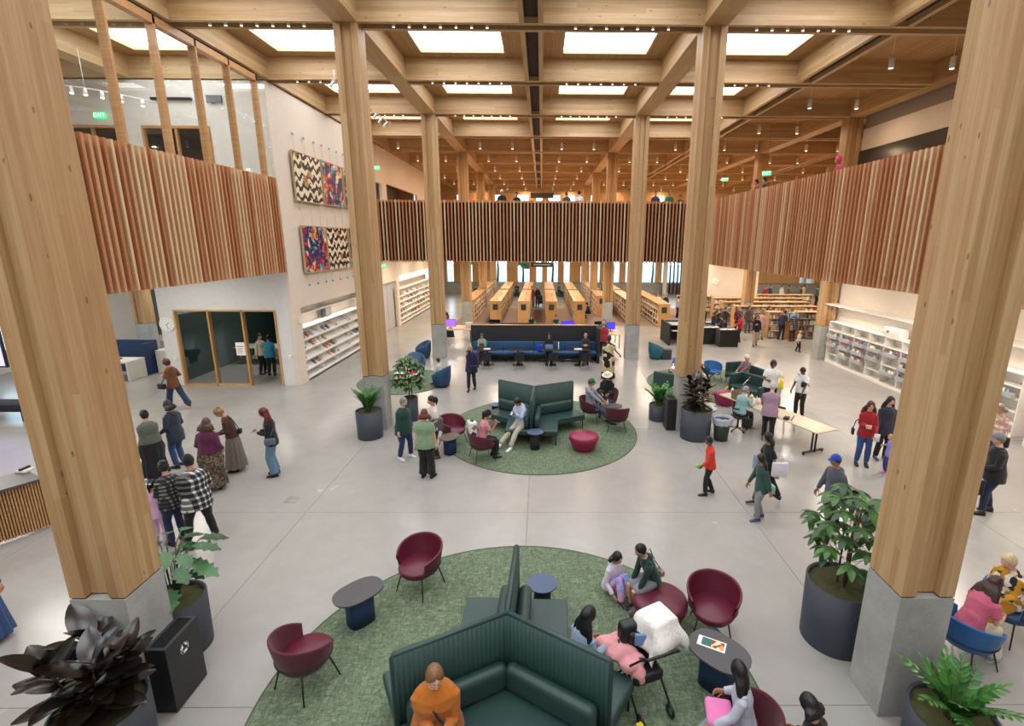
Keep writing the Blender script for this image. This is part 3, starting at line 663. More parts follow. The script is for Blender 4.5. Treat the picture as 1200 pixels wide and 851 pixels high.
b1 = wall_shelving('wall_shelving', 'white sloped display shelving recessed under the paintings', XL-0.5, 19.35, 25.8, [0.42, 0.82, 1.22, 1.62], 2.12, 'books on the display shelving under the paintings', '%%s book on the %s tier, %s part of the shelving under the paintings', 0.40, [0.35, 0.4, 0.35, 0.25], depth=0.5, divs=4)
MB().box(0.1, 0.45, 0, 6.45, 2.62, 2.66).build('light_shelf', M['whitemetal'], b1)
lamp('AREA', (XL-0.1, 22.6, 2.58), 34, SOFTW, 0.3, 6.2, rot=(0, radians(-8), 0))
tag(MB().box(XL-0.42, XL-0.36, 22.3, 22.9, 2.15, 2.5).build('shelf_sign', plain('grey_placard', '8a8580', 0.6)), 'grey placard standing on top of the left display shelving', 'sign')
tag(MB().box(XL-0.42, XL-0.36, 21.95, 22.2, 2.15, 2.5).build('shelf_sign', M['char']), 'dark placard beside the grey one on the left display shelving', 'sign')
b2 = wall_shelving('wall_shelving', 'long white shelving packed with books beyond the service door', XL-0.5, 32.95, 42.5, [0.35, 0.72, 1.09, 1.46, 1.83], 2.35, 'books on the long shelving beyond the service door', '%%s book, %s tier, %s part of shelving beyond the service door', 0.28, [0.95, 0.9, 0.9, 0.9, 0.95], depth=0.5)
lamp('AREA', (XL+0.3, 37.5, 3.2), 70, SOFTW, 0.3, 9, rot=(0, radians(10), 0))
sd = thing('service_door', 'pale grey double door in the left wall between the shelving units', 'door', (XL-0.25, 30.9, 0))
for y in (-0.68, 0.68): MB().box(-0.03, 0.03, y-0.66, y+0.66, 0.01, 2.9).build('leaf', plain('door_grey', 'b9bdc0', 0.5), sd)
MB().cyl((0.05, -0.1, 1.0), (0.05, -0.1, 1.3), 0.015).build('handle', M['steel'], sd)
# right media shelving (faces -X)
def media_unit(y0, y1, label, grp, blab, n_c):
    x1 = 14.1; x0 = 13.65; L = y1-y0; t = thing('media_shelving', label, 'shelving', (x0, y0, 0)); wm = M['whitemetal']; d = x1-x0
    MB().box(d-0.02, d, 0, L, 0, 1.92).build('back_panel', wm, t); MB().box(0, d, 0, L, 0, 0.1).build('plinth', wm, t); MB().box(0, d, 0, L, 1.89, 1.92).build('top_shelf', wm, t)
    nb = round(L/0.93)
    for k in range(nb+1): MB().box(0.02, d, L*k/nb-0.015, L*k/nb+0.015, 0.1, 1.9).build('upright', wm, t)
    for i, z in enumerate((0.42, 0.78, 1.14, 1.50)): MB().box(0.0 if i == 3 else 0.04, d-0.02, 0, L, z, z+0.025).build('shelf', wm, t)
    for i, z in enumerate((0.47, 0.83, 1.2)):
        for k in range(nb):
            if rnd.random() < (0.35, 0.15, 0.05)[i]: continue
            ya = L*(k+0.12)/nb; yb = L*(k+0.88)/nb; MB().box(-0.12, 0.02, ya, yb, z, z+0.13).build('wire_bin', plain('grey_bin', 'a8aeb4', 0.4), t)
            for q in range(5):
                if rnd.random() < 0.25: continue
                face_out((x0-0.05+rnd.uniform(-0.03, 0.02), y0+ya+(q+0.5)*(yb-ya)/5, z+0.03), -pi/2, radians(-14), blab % (['lowest', 'middle', 'upper'][i]+' '+ORD[nb-1-k]), grp, 0.13, 0.19)
    return t
media_unit(13.3, 22.95, 'white media shelving with grey bins along the right wall', 'cases in the right wall media bins', '%%s disc case in a %s bin of the right wall shelving', 1)
media_unit(5.5, 12.9, 'nearer white media shelving seen right of the big right column', 'cases in the nearer media bins', '%%s disc case in a %s bin, shelving right of the big column', 1)
lsh = thing('light_shelf', 'long white shelf with lighting above the right media shelving', 'shelf', (13.75, 6, 2.66)); MB().box(-0.3, 0.36, 0, 17.2, 0, 0.05).build('board', M['whitemetal'], lsh)
for y in (1, 6, 11, 16.5): MB().box(0.0, 0.36, y, y+0.03, -0.12, 0).build('bracket', M['steel'], lsh)
lamp('AREA', (13.6, 15, 2.62), 70, SOFTW, 0.25, 16, rot=(0, radians(8), 0))
bx_ = thing('paper_carton', 'white carton with small print on top of the right media shelving', 'box', (13.85, 18.8, 1.92)); MB().rbox(-0.18, 0.18, -0.45, 0.45, 0, 0.36, 0.01, 2).build('carton', M['white'], bx_); MB().box(-0.183, -0.18, 0.15, 0.28, 0.15, 0.24).build('label_print', plain('grey_print', '7a7a80', 0.8), bx_)
# under-balcony and rear lamps (unseen area lights added to brighten below the soffits)
for (x, y) in ((11.4, 7), (11.4, 12), (11.4, 17), (11.4, 22), (11.4, 27), (11.4, 32), (11.4, 37), (11.4, 42)): lamp('AREA', (x, y, 4.38), 200, (1.0, 0.87, 0.74), 1.0)
for y in (30, 34.5, 39, 43.5, 48):
    for x in (-7, -2.4, 2.4, 7): lamp('AREA', (x, y, 4.38), 150, (1.0, 0.82, 0.62), 1.0)
for y in (29, 35, 41, 47):
    for x in (15.5, 20, 25): lamp('AREA', (x, y, 4.38), 190, (1.0, 0.84, 0.66), 1.0)
for (x, y) in ((-12, 6), (-12, 11), (-12, 16), (-16.5, 8), (-16.5, 14), (-17, 20), (-17, 25)): lamp('AREA', (x, y, 4.38), 120, (1.0, 0.93, 0.84), 1.0)
lamp('AREA', (-11.5, 22.5, 4.3), 130, SOFTW, 1.0); lamp('AREA', (-14, 14, 10.4), 60, SOFTW, 1.5); lamp('AREA', (-14, 21, 10.2), 20, SOFTW, 1.0)  # added fill lamps, meeting room and upper glazed room
# meeting room contents
mt = thing('meeting_table', 'long pale table inside the glazed meeting room', 'table', (-12.3, 22.5, 0)); MB().rbox(-1.2, 1.3, -0.5, 0.5, 0.72, 0.75, 0.01, 2).build('tabletop', plain('pale_top', 'b8c4c4', 0.3), mt)
for sx in (-1, 1.1):
    for sy in (-0.4, 0.4): MB().cyl((sx*0.85, sy, 0.72), (sx*1.0, sy*1.1, 0), 0.02, seg=6).build('leg', M['steel'], mt)
# far centre: bookstacks
def stack(x, y0, y1, label, h=1.5, w=0.75, whitish=False, sign=True):
    t = thing('bookcase', label, 'bookcase', (x, y0, 0)); wd_ = M['shelfwood']; L = y1-y0
    MB().box(-w/2, w/2, 0, 0.04, 0, h).build('end_panel', wd_, t); MB().box(-w/2, w/2, L-0.04, L, 0, h).build('end_panel', wd_, t); MB().box(-w/2-0.02, w/2+0.02, -0.02, L+0.02, h, h+0.04).build('top_board', wd_, t)
    MB().box(-0.02, 0.02, 0.04, L-0.04, 0, h).build('divider', wd_, t)
    for z in (0.08, 0.42, 0.76, 1.10): MB().box(-w/2+0.02, w/2-0.02, 0.04, L-0.04, z, z+0.03).build('shelf', plain('cream_shelf', 'e6d6bc', 0.5), t)
    nb = round(L/0.92)
    for k in range(1, nb): MB().box(-w/2+0.02, w/2-0.02, L*k/nb-0.01, L*k/nb+0.01, 0.08, h).build('partition', plain('cream_shelf', 'e6d6bc', 0.5), t)
    q = MB(); cs = BK; q2 = []
    for sd in (-1, 1):
        for z in (0.11, 0.45, 0.79, 1.13):
            y = 0.08
            while y < L-0.12:
                if rnd.random() < 0.12: y += rnd.uniform(0.1, 0.4); continue
                th = rnd.uniform(0.05, 0.14); hh = rnd.uniform(0.19, 0.27); q.cur = rnd.randrange(len(cs)); xa = sd*(w/2-0.05-rnd.uniform(0, .03)); q.box(min(xa, xa-sd*0.16), max(xa, xa-sd*0.16), y, y+th-0.005, z, z+hh); y += th
    q.build('books', [bkmat(c) for c in cs], t, kind='stuff')
    if sign: MB().box(-0.17, 0.17, -0.03, -0.01, 0.95, 1.33).build('end_sign', M['char'], t)
    for y in (0.5, L*0.5): MB().cyl((0.1, y, h+0.04), (0.1, y, h+0.22), 0.02, seg=6).build('label_stand', M['steel'], t)
    return t
sx_ = [(-4.7, 34, 'left of the central bookstacks, first row'), (-2.82, 33.5, 'second from the left, first row'), (-0.93, 33.4, 'left side of the central aisle, first row'), (0.94, 33.4, 'right side of the central aisle, first row'), (2.83, 33.5, 'third from the right, first row'), (4.72, 37, 'set back beside the orange-lit right column'), (6.5, 34, 'behind the third right column'), (8.2, 32.2, 'long one at the right by the black kiosk')]
for x, y, lb in sx_: stack(x, y, 41.4, 'low wooden bookcase '+lb)
for k, x in enumerate((-4.7, -2.82, -0.93, 0.94, 2.83, 4.72, 6.5)): stack(x, 42.3, 49.5, 'window-lit bookcase of the rear row, number %s from left' % ['first', 'second', 'third', 'fourth', 'fifth', 'sixth', 'seventh'][k], sign=False)
sg = thing('hanging_sign', 'dark hanging sign above the central bookstack aisle', 'sign', (0.3, 44, 3.45)); MB().box(-0.95, 0.95, -0.03, 0.03, -0.2, 0.2).build('panel', M['char'], sg)
for x in (-0.8, 0.8): MB().cyl((x, 0, 0.2), (x, 0, 0.97), 0.01, seg=5).build('rod', M['black'], sg)
MB().box(-0.7, 0.7, -0.034, -0.03, -0.03, 0.03).build('lettering', plain('pale_letters', 'cfc8c0', 0.6), sg)
sg = thing('hanging_sign', 'dark sign panel over the upper floor at the centre slot', 'sign', (0.3, 46, 9.3)); MB().box(-1.0, 1.0, -0.05, 0.05, -0.22, 0.22).build('panel', M['char'], sg); MB().cyl((0, 0, 0.2), (0, 0, 1.35), 0.012, seg=5).build('rod', M['black'], sg)
# right far bookcases (rows across)
def cross_case(x0, x1, y, label, h=1.5, books=True):
    t = thing('bookcase', label, 'bookcase', (x0, y, 0)); L = x1-x0; wd_ = M['shelfwood']; d = 0.6
    for a in (0, L-0.04): MB().box(a, a+0.04, 0, d, 0, h).build('end_panel', wd_, t)
    MB().box(-0.02, L+0.02, -0.02, d+0.02, h, h+0.04).build('top_board', wd_, t); MB().box(0.04, L-0.04, d/2-0.02, d/2+0.02, 0, h).build('back_panel', plain('cream_shelf', 'e6d6bc', 0.5), t)
    nb = max(1, round(L/0.92)); q = MB()
    for k in range(1, nb): MB().box(L*k/nb-0.01, L*k/nb+0.01, 0.02, d-0.02, 0.05, h).build('partition', plain('cream_shelf', 'e6d6bc', 0.5), t)
    for z in (0.06, 0.42, 0.78, 1.14):
        MB().box(0.04, L-0.04, 0.01, d-0.01, z, z+0.03).build('shelf', plain('cream_shelf', 'e6d6bc', 0.5), t); x = 0.08
        while x < L-0.14:
            if rnd.random() < 0.15: x += rnd.uniform(0.1, 0.4); continue
            th = rnd.uniform(0.04, 0.12); q.cur = rnd.randrange(len(BK)); q.box(x, x+th-0.005, 0.04, 0.2, z+0.03, z+0.03+rnd.uniform(0.19, 0.27)); x += th
    q.build('books', [bkmat(c) for c in BK], t, kind='stuff')
for k, (x0, x1, y) in enumerate(((13.42, 14.1, 28.6), (15.1, 17.2, 28.6), (12.4, 17.6, 31.2), (12.4, 18.2, 33.4), (12.6, 19, 35.8), (16.8, 21, 38.2), (10.4, 12.9, 37.0))):
    cross_case(x0, x1, y, 'wooden bookcase %s' % ['in front at far right, left of the plaid shopper', 'in front at far right, right of the plaid shopper', 'second row of the far right bookcases', 'third row of the far right bookcases', 'fourth row of the far right bookcases', 'rearmost row of the far right bookcases', 'with blue end cards near the cream wall'][k])
ct = thing('catalogue_terminal', 'small wooden stand with blue screen between the far right bookcases', 'computer', (14.75, 28.5, 0)); MB().box(-0.3, 0.3, -0.2, 0.3, 0, 1.05).build('stand', M['shelfwood'], ct); MB().box(-0.28, 0.28, -0.12, -0.06, 1.1, 1.5).build('monitor', M['black'], ct); MB().box(-0.25, 0.25, -0.13, -0.12, 1.13, 1.47).build('screen', emit('blue_screen', '4f8fd8', 1.2), ct)
# service desk at left
dk = thing('service_desk', 'white service desk with navy screen panel beyond the left column', 'desk', (-16.6, 20.4, 0))
wv = plain('desk_white', 'd8d4c8', 0.5)
MB().box(-0.9, 0.65, -1.2, -0.3, 0.7, 0.76).build('desktop', wv, dk); MB().box(0.57, 0.65, -1.2, -0.3, 0, 0.7).build('side_panel', wv, dk); MB().box(-1.3, 0.70, 0.3, 0.42, 0, 1.35).build('screen_panel', M['navy'], dk); MB().box(0.62, 0.70, -0.3, 0.3, 0, 1.3).build('end_panel', M['navy'], dk); MB().box(0.8, 1.3, 0.1, 0.9, 0, 0.95).build('cabinet', wv, dk); MB().box(-0.5, 0.0, -0.9, -0.6, 0.76, 0.8).build('keyboard', M['black'], dk)
ch_ = thing('green_lounge_seat', 'green seat by the far left window behind the service desk', 'seat', (-15.1, 25.2, 0)); MB().rbox(-0.5, 0.5, -0.4, 0.4, 0, 0.9, 0.08).build('seat', cloth('moss_fabric', '3c5a28'), ch_); MB().rbox(-0.5, 0.5, 0.3, 0.5, 0.5, 1.1, 0.06).build('back', cloth('moss_fabric', '3c5a28'), ch_)
# ribbed wood counter at left edge
lc = thing('ribbed_counter', 'curved counter of vertical wood ribs with dark top at the left edge', 'counter', (0, 0, 0))
cc = (-12.6, 10.6); R0 = 3.9; A0, A1 = radians(-128), radians(-28)
q = MB(); n = 40
pf = [(cc[0]+R0*cos(A0+(A1-A0)*k/n), cc[1]+R0*sin(A0+(A1-A0)*k/n)) for k in range(n+1)]; pb = [(cc[0]+(R0-0.75)*cos(A0+(A1-A0)*k/n), cc[1]+(R0-0.75)*sin(A0+(A1-A0)*k/n)) for k in range(n+1)]
q.prism(pf+pb[::-1], 1.02, 1.06); q.build('countertop', plain('dark_stone', '5a5856', 0.35, var=0.2), lc)
q = MB(); pi_ = [(cc[0]+(R0-0.12)*cos(A0+(A1-A0)*k/n), cc[1]+(R0-0.12)*sin(A0+(A1-A0)*k/n)) for k in range(n+1)]; pj = [(cc[0]+(R0-0.2)*cos(A0+(A1-A0)*k/n), cc[1]+(R0-0.2)*sin(A0+(A1-A0)*k/n)) for k in range(n+1)]; q.prism(pi_+pj[::-1], 0.05, 1.02); q.build('front_panel', plain('brown_backing', '5a3420', 0.8), lc)
rib = MB().box(-0.013, 0.013, -0.03, 0.03, 0.05, 1.02).mesh('rib', M['deskwood']); nr = 160
for k in range(nr):
    a = A0+(A1-A0)*(k+0.5)/nr; inst('rib', rib, (cc[0]+(R0-0.1)*cos(a), cc[1]+(R0-0.1)*sin(a), 0), a+pi/2, lc)
for (x, y, lb, col) in ((-9.75, 9.05, 'black desk phone on the ribbed counter', '17171a'),): tt = thing('desk_phone', lb, 'phone', (x, y, 1.06)); MB().rbox(-0.1, 0.1, -0.1, 0.1, 0, 0.05, 0.01, 2).build('base', M['white'], tt); MB().rbox(-0.03, 0.03, -0.1, 0.1, 0.05, 0.09, 0.012, 2).build('handset', M['black'], tt)
fb = thing('low_bench', 'dark bench at the left edge below the bright screen', 'bench', (-16.6, 14.9, 0)); MB().rbox(-1.4, 1.2, -0.3, 0.3, 0.3, 0.55, 0.05).build('seat', M['charfelt'], fb)
for x in (-1.2, 1.0): MB().box(x-0.04, x+0.04, -0.25, 0.25, 0, 0.3).build('leg', M['black'], fb)
ds = thing('wall_display', 'glowing pale lilac wall display at the left edge', 'screen', (-19.0, 16.6, 0)); MB().box(-1.2, 1.2, 0, 0.08, 1.2, 2.9).build('bezel', M['black'], ds); MB().box(-1.14, 1.14, -0.01, 0, 1.26, 2.84).build('screen', emit('lilac_screen', 'b8b4f0', 1.6), ds); MB().box(-0.2, 0.2, 0.02, 0.1, 0, 1.2).build('stand', M['black'], ds)
tag(MB().box(-5.56, -5.30, 8.95, 9.2, 0.0, 0.003).build('floor_box_cover', plain('floor_cover', '8e8a83', 0.4)), 'flush metal floor box cover in the open concrete floor', 'floor box') if False else None
fbx = thing('floor_box', 'small grey floor box cover in the open floor at left', 'floor box', (-5.1, 9.85, 0)); MB().rbox(-0.13, 0.13, -0.13, 0.13, 0, 0.006, 0.003, 1).build('cover', plain('floor_cover', '99948c', 0.4), fbx)
# ================================================================ FURNITURE
def rug(name, label, cx_, cy_, rx, ry):
    t = MB().lathe([(1, 0), (1, 0.008), (0.995, 0.012)], 96, (cx_, cy_, 0), rx, ry).build(name, M['rug']); tag(t, label, 'rug')
    r_ = MB(); r_.tube([(cx_+rx*cos(a), cy_+ry*sin(a), 0.008) for a in [2*pi*k/96 for k in range(96)]], 0.012, 6, closed=True); r_.build('rug_edge', plain('rug_binding', '56604a', 0.9), t); return t
rug('round_rug', 'large round green rug in the foreground', -0.07, 5.06, 3.09, 3.09)
rug('round_rug', 'round green rug in the middle of the hall', 0.24, 14.02, 2.83, 2.98)
rug('round_rug', 'small green rug under the white drum table at left', -5.2, 19.25, 1.75, 1.8)
rug('round_rug', 'green rug under the right seating group behind the rubber plant', 7.0, 19.0, 2.5, 2.5)

def star_sofa(label, cx_, cy_, base, grp=None, ph=1.30):
    t = thing('star_sofa', label, 'sofa', (cx_, cy_, 0), radians(base)); L, d = 1.30, 0.72
    lea = M['greenlea']
    for j in range(3):
        a = 2*pi*j/3; ca, sa = cos(a), sin(a); R = Matrix.Rotation(a, 4, 'Z')
        # channelled high panel: scalloped outline
        n = 24; half = 0.032; pts = []
        for s_ in (-1, 1):
            row = []
            for k in range(n*4+1):
                x = 0.0+L*k/(n*4); row.append((x, s_*(half+0.010*abs(sin(pi*k/4)))))
            pts += row if s_ < 0 else row[::-1]
        MB().prism(pts, 0.14, ph, True).xform(R).build('high_panel', M['greenpanel'], t)
        MB().tube([(0.0, 0, ph), (L-0.01, 0, ph), (L, 0, ph-0.03), (L, 0, 0.14)], [0.034, 0.034, 0.034, 0.034], 8).xform(R).build('panel_piping', lea, t)
        # seat in the sector between arm j and arm j+1 (bisector at 60 deg)
        a2 = 2*pi/3
        def poly(dd, LL, ins):
            u1 = Vector((1, 0)); n1 = Vector((0, 1)); u2 = Vector((cos(a2), sin(a2))); n2 = Vector((sin(a2), -cos(a2)))
            o = (n1+n2).normalized()*ins/ sin(radians(60)); e = 0.04
            c_in = (n1*dd) + u1*(dd*math.tan(radians(30)))
            return [tuple(v) for v in (o, u1*LL+n1*e+n1*ins*0, u1*LL+n1*dd, c_in, u2*LL+n2*dd, u2*LL+n2*e)]
        sp = poly(d, L+0.02, 0.05)
        q = MB()
        def shrink(p, k):
            c_ = Vector((sum(v[0] for v in p)/len(p), sum(v[1] for v in p)/len(p))); return [tuple(c_+(Vector(v)-c_)*k) for v in p]
        lay = [(sp, 0.985, 0.29), (sp, 1.0, 0.31), (sp, 1.0, 0.42), (sp, 0.985, 0.445), (sp, 0.955, 0.455)]
        vs = []; m_ = 6
        for p_, k_, z_ in lay: vs += [(v[0], v[1], z_) for v in shrink(p_, k_)]
        fs = [(i*m_+k, i*m_+(k+1) % m_, (i+1)*m_+(k+1) % m_, (i+1)*m_+k) for i in range(4) for k in range(m_)]+[tuple(reversed(range(m_)))]
        top_ = 4*m_; fs += [(top_+0, top_+1, top_+2, top_+3), (top_+0, top_+3, top_+4, top_+5)]
        q.add(vs, fs); o = q.xform(R).build('seat', lea, t)
        b = o.modifiers.new('bev', 'BEVEL'); b.width = 0.012; b.segments = 2
        # bolsters along both panels
        MB().rbox(0.08, 1.22, 0.045, 0.22, 0.45, 0.78, 0.08, 4).xform(R).build('back_cushion', lea, t)
        R2 = Matrix.Rotation(a+a2, 4, 'Z'); MB().rbox(0.08, 1.22, -0.22, -0.045, 0.45, 0.78, 0.08, 4).xform(R2).build('back_cushion', lea, t)
        for (x, y, RR) in ((L-0.03, d-0.05, R), (L-0.03, -d+0.05, R2), (0.45, 0.62, R)):
            MB().cyl((x, y, 0.30), (x, y, 0), 0.014, seg=8).xform(RR).build('leg', M['black'], t)
        MB().cyl((L-0.05, 0, 0.14), (L-0.05, 0, 0), 0.016, seg=8).xform(R).build('leg', M['black'], t)
    return t
star_sofa('dark green three-armed high-backed sofa on the foreground rug', -0.11, 4.93, 88)
star_sofa('dark green three-armed high-backed sofa on the middle rug', 0.07, 14.12, -93)

def tub_chair(name, label, loc, rz, shell, seatm, group=None, rim=True, sc=1.0):
    t = thing(name, label, 'chair', (loc[0], loc[1], 0), rz, group); n = 36; A = radians(128)
    def pt(a, r, z, yo=0): return (r*1.06*sin(a), r*cos(a)+yo, z)
    prof = []   # (radius, z fraction)
    vs = []; fs = []
    for k in range(n+1):
        a = -A+2*A*k/n; q = abs(a)/A; zt = 0.79-0.17*q**2.2; sp = 0.02*(1-q)
        col_ = [(0.10, 0.30), (0.20, 0.315), (0.275, 0.36), (0.315, 0.46), (0.350+sp, zt-0.03), (0.348+sp, zt-0.006), (0.335+sp, zt), (0.322+sp, zt-0.008), (0.316+sp, zt-0.04), (0.285, 0.47), (0.26, 0.42)]
        vs += [pt(a, r, z) for r, z in col_]
    m_ = 11
    for k in range(n):
        for i in range(m_-1): fs.append((k*m_+i, k*m_+i+1, (k+1)*m_+i+1, (k+1)*m_+i))
    fs.append(tuple(range(m_))); fs.append(tuple(n*m_+i for i in reversed(range(m_))))
    MB().add(vs, fs, True).build('shell', shell, t)
    q = MB(); q.lathe([(0.12, 0.31), (0.26, 0.34), (0.30, 0.40), (0.305, 0.44), (0.28, 0.47), (0.001, 0.478)], 28, (0, -0.035, 0), 1.0, 1.06, cap=False); q.build('seat_pad', seatm, t)
    if rim: MB().tube([(0.318*1.06*sin(-A+2*A*k/24), 0.322*cos(-A+2*A*k/24), 0.455) for k in range(25)], 0.009, 6).build('rim_tube', M['black'], t)
    for sx in (-1, 1):
        for sy in (-1, 1): MB().cyl((sx*0.20, sy*0.19, 0.36), (sx*0.275, sy*0.27-0.01, 0), 0.012, 0.009, seg=8).build('leg', M['black'], t)
    if sc != 1: t.scale = (sc, sc, sc)
    return t
# burgundy tub chairs; rz = direction of the chair's front minus 90 (front is local -Y)
def F_(deg): return radians(deg+90)
tub_chair('tub_chair', 'burgundy leather tub chair facing away from the sofa at front left, on the rug edge', (-2.68, 5.24), F_(62), M['maroon_fab'], M['maroon'], 'burgundy tub chairs')
tub_chair('tub_chair', 'empty burgundy leather tub chair at the upper left edge of the foreground rug', (-1.66, 7.05), F_(-118), M['maroon'], M['maroon'], 'burgundy tub chairs')
tub_chair('tub_chair', 'empty burgundy leather tub chair beside the oval table with a brochure', (2.72, 6.08), F_(-105), M['maroon'], M['maroon'], 'burgundy tub chairs')
tub_chair('tub_chair', 'burgundy tub chair at the bottom edge with the girls sitting on it', (2.40, 4.15), F_(165), M['maroon_fab'], M['maroon'], 'burgundy tub chairs')
tub_chair('tub_chair', 'burgundy tub chair with the masked phone user', (-1.24, 11.95), F_(25), M['maroon_fab'], M['maroon'], 'burgundy tub chairs')
tub_chair('tub_chair', 'burgundy tub chair behind the ponytailed woman standing', (-2.15, 12.95), F_(-35), M['maroon'], M['maroon'], 'burgundy tub chairs')
tub_chair('tub_chair', 'burgundy tub chair with the man in green cap', (1.80, 14.75), F_(-15), M['maroon_fab'], M['maroon'], 'burgundy tub chairs')
tub_chair('tub_chair', 'empty burgundy tub chair seen from behind at the right of the middle rug', (2.5, 13.98), F_(85), M['maroon_fab'], M['maroon'], 'burgundy tub chairs')
tub_chair('tub_chair', 'empty royal blue tub chair right of the second right column', (7.15, 19.4), F_(-75), M['royal'], M['royal'], 'blue tub chairs')
tub_chair('tub_chair', 'blue tub chair under the girl in the pink top', (5.92, 5.55), F_(18), M['royal'], M['blue'], 'blue tub chairs')
tub_chair('tub_chair', 'burgundy tub chair of the reader in the green jacket behind the long table', (1.9, 15.6), F_(-80), M['maroon_fab'], M['maroon'], 'burgundy tub chairs') if False else None
def oval_table(label, loc, deg, base, top=None, a=0.36, b=0.25, h=0.52):
    t = thing('oval_table', label, 'table', (loc[0], loc[1], 0), radians(deg)); n = 40
    def se(a_, b_, p=2.5): return [(a_*abs(cos(u))**(2/p)*(1 if cos(u) >= 0 else -1), b_*abs(sin(u))**(2/p)*(1 if sin(u) >= 0 else -1)) for u in [2*pi*k/n for k in range(n)]]
    q = MB(); q.prism(se(a, b), h-0.022, h); q.build('tabletop', top or M['tabletop'], t); q = MB(); q.prism(se(a*0.52, b*0.62, 3.5), 0.012, h-0.022, True); q.build('pedestal', base, t); return t
oval_table('oval grey side table on a blue base left of the foreground sofa', (-2.37, 6.30), 47, M['navy'])
oval_table('oval grey side table with a brochure on it, blue base', (2.50, 5.20), -48, M['navy'], a=0.38, b=0.29)
oval_table('small brown topped side table on blue base beside the ponytailed woman', (-2.12, 12.30), 60, M['navy'], plain('taupe_laminate', '6a5a50', 0.5), 0.3, 0.22, 0.48)
oval_table('dark oval side table between the two men in tub chairs', (2.45, 14.75), -10, M['black'], M['tabletop'], 0.33, 0.24)
def round_table(label, loc, top, base, r=0.225, h=0.5):
    t = thing('round_table', label, 'table', (loc[0], loc[1], 0)); MB().lathe([(r, h-0.02), (r, h)], 32).build('tabletop', top, t); MB().lathe([(0.13, 0.012), (0.125, h-0.02)], 24).build('pedestal', base, t); return t
round_table('small round slate blue table in front of the foreground sofa', (0.30, 6.50), M['bluetop'], M['charfelt'])
round_table('small round slate blue table at the tip of the middle sofa', (0.11, 12.60), M['bluetop'], M['charfelt'])
round_table('tiny round table behind the left end of the middle sofa', (-1.15, 14.9), M['bluetop'], M['charfelt'], 0.2)
def ottoman(label, loc, m, r=0.37, h=0.43): t = MB().lathe([(r*0.70, 0.02), (r*0.76, 0.06), (r*0.97, h*0.70), (r, h*0.82), (r*0.97, h*0.94), (r*0.88, h*0.995), (0.001, h+0.01)], 36, (loc[0], loc[1], 0), cap=False).build('round_ottoman', m); tag(t, label, 'ottoman'); MB().lathe([(r*0.62, 0.0), (r*0.62, 0.025)], 24, (loc[0], loc[1], 0)).build('foot_ring', M['black'], t); MB().tube([(loc[0]+r*0.985*cos(a), loc[1]+r*0.985*sin(a), h*0.72) for a in [2*pi*k/36 for k in range(36)]], 0.004, 5, closed=True).build('seam', m, t)
ottoman('burgundy ottoman under the boy at the upper right of the foreground rug', (2.02, 6.28), M['maroon'], 0.40)
ottoman('raspberry pink ottoman on the middle rug right of the sofa', (1.42, 12.58), M['magenta'], 0.40)
ottoman('burgundy ottoman behind the seated volunteer in teal', (6.62, 16.45), M['magenta'], 0.40)
br = thing('brochure', 'printed brochure with a green and orange cover on the oval table', 'brochure', (2.44, 5.30, 0.52), radians(-28))
MB().box(-0.17, 0.17, -0.085, 0.085, 0, 0.006).build('sheets', plain('paper', 'f4f2ee', 0.8), br); MB().box(-0.12, 0.0, -0.065, 0.07, 0.006, 0.0075).build('cover_photo', plain('teal_print', '2f6a62', 0.6), br); MB().box(0.0, 0.15, -0.065, 0.07, 0.006, 0.0075).build('cover_picture', pattern('warm_print', ['d89a5a', 'e8d0a8', '8a4a2a'], 22), br)
# burrel swivel tubs
def barrel(label, loc, rz, m, cat='chair', s=1.0, solid=True):
    t = thing('barrel_chair', label, cat, (loc[0], loc[1], 0), rz); n = 40; vs = []; fs = []
    for k in range(n):
        a = 2*pi*k/n; q = (1+cos(a))/2; q = q**0.8; zt = 0.44+0.40*q; r0, r1 = 0.30*s, 0.37*s
        cl_ = [(r0*0.8, 0.03), (r0, 0.05), (r1, 0.40), (r1+0.01*q, zt-0.02), (r1-0.02, zt), (r1-0.05-0.03*q, zt-0.02), (r1-0.08-0.02*q, 0.44), (0.10, 0.45)]
        vs += [(r*sin(a), r*cos(a), z) for r, z in cl_]
    m_ = 8
    for k in range(n):
        j = (k+1) % n
        for i in range(m_-1): fs.append((k*m_+i, j*m_+i, j*m_+i+1, k*m_+i+1))
    fs.append(tuple(k*m_+7 for k in range(n))); MB().add(vs, fs, True).build('upholstered_shell', m, t); MB().lathe([(0.24, 0), (0.24, 0.04)], 24).build('base_ring', M['black'], t); return t
barrel('navy barrel chair with a child in it beside the drum table', (-3.55, 18.55), F_(165), M['blue'])
barrel('navy barrel chair behind the tall plant and drum table', (-5.0, 20.6), F_(-60), M['blue'])
barrel('navy barrel chair left of the third left column', (-5.35, 23.35), F_(-150), M['blue'])
barrel('teal barrel chair right of the third right column', (5.75, 23.35), F_(20), M['teal'])
tag(MB().rbox(5.98, 6.45, 23.1, 23.6, 0.0, 0.48, 0.02, 2).build('cube_table', M['char']), 'dark cube side table right of the teal barrel chair', 'table')
dt = thing('drum_table', 'white topped pale wood drum table on the small green rug', 'table', (-4.95, 19.1, 0)); MB().lathe([(0.53, 0.05), (0.56, 0.38)], 36).build('drum', plain('pale_birch', 'd2c3a0', 0.5), dt); MB().lathe([(0.575, 0.38), (0.575, 0.41)], 36).build('tabletop', M['whitemetal'], dt); MB().lathe([(0.48, 0), (0.48, 0.05)], 36).build('kick', M['black'], dt)
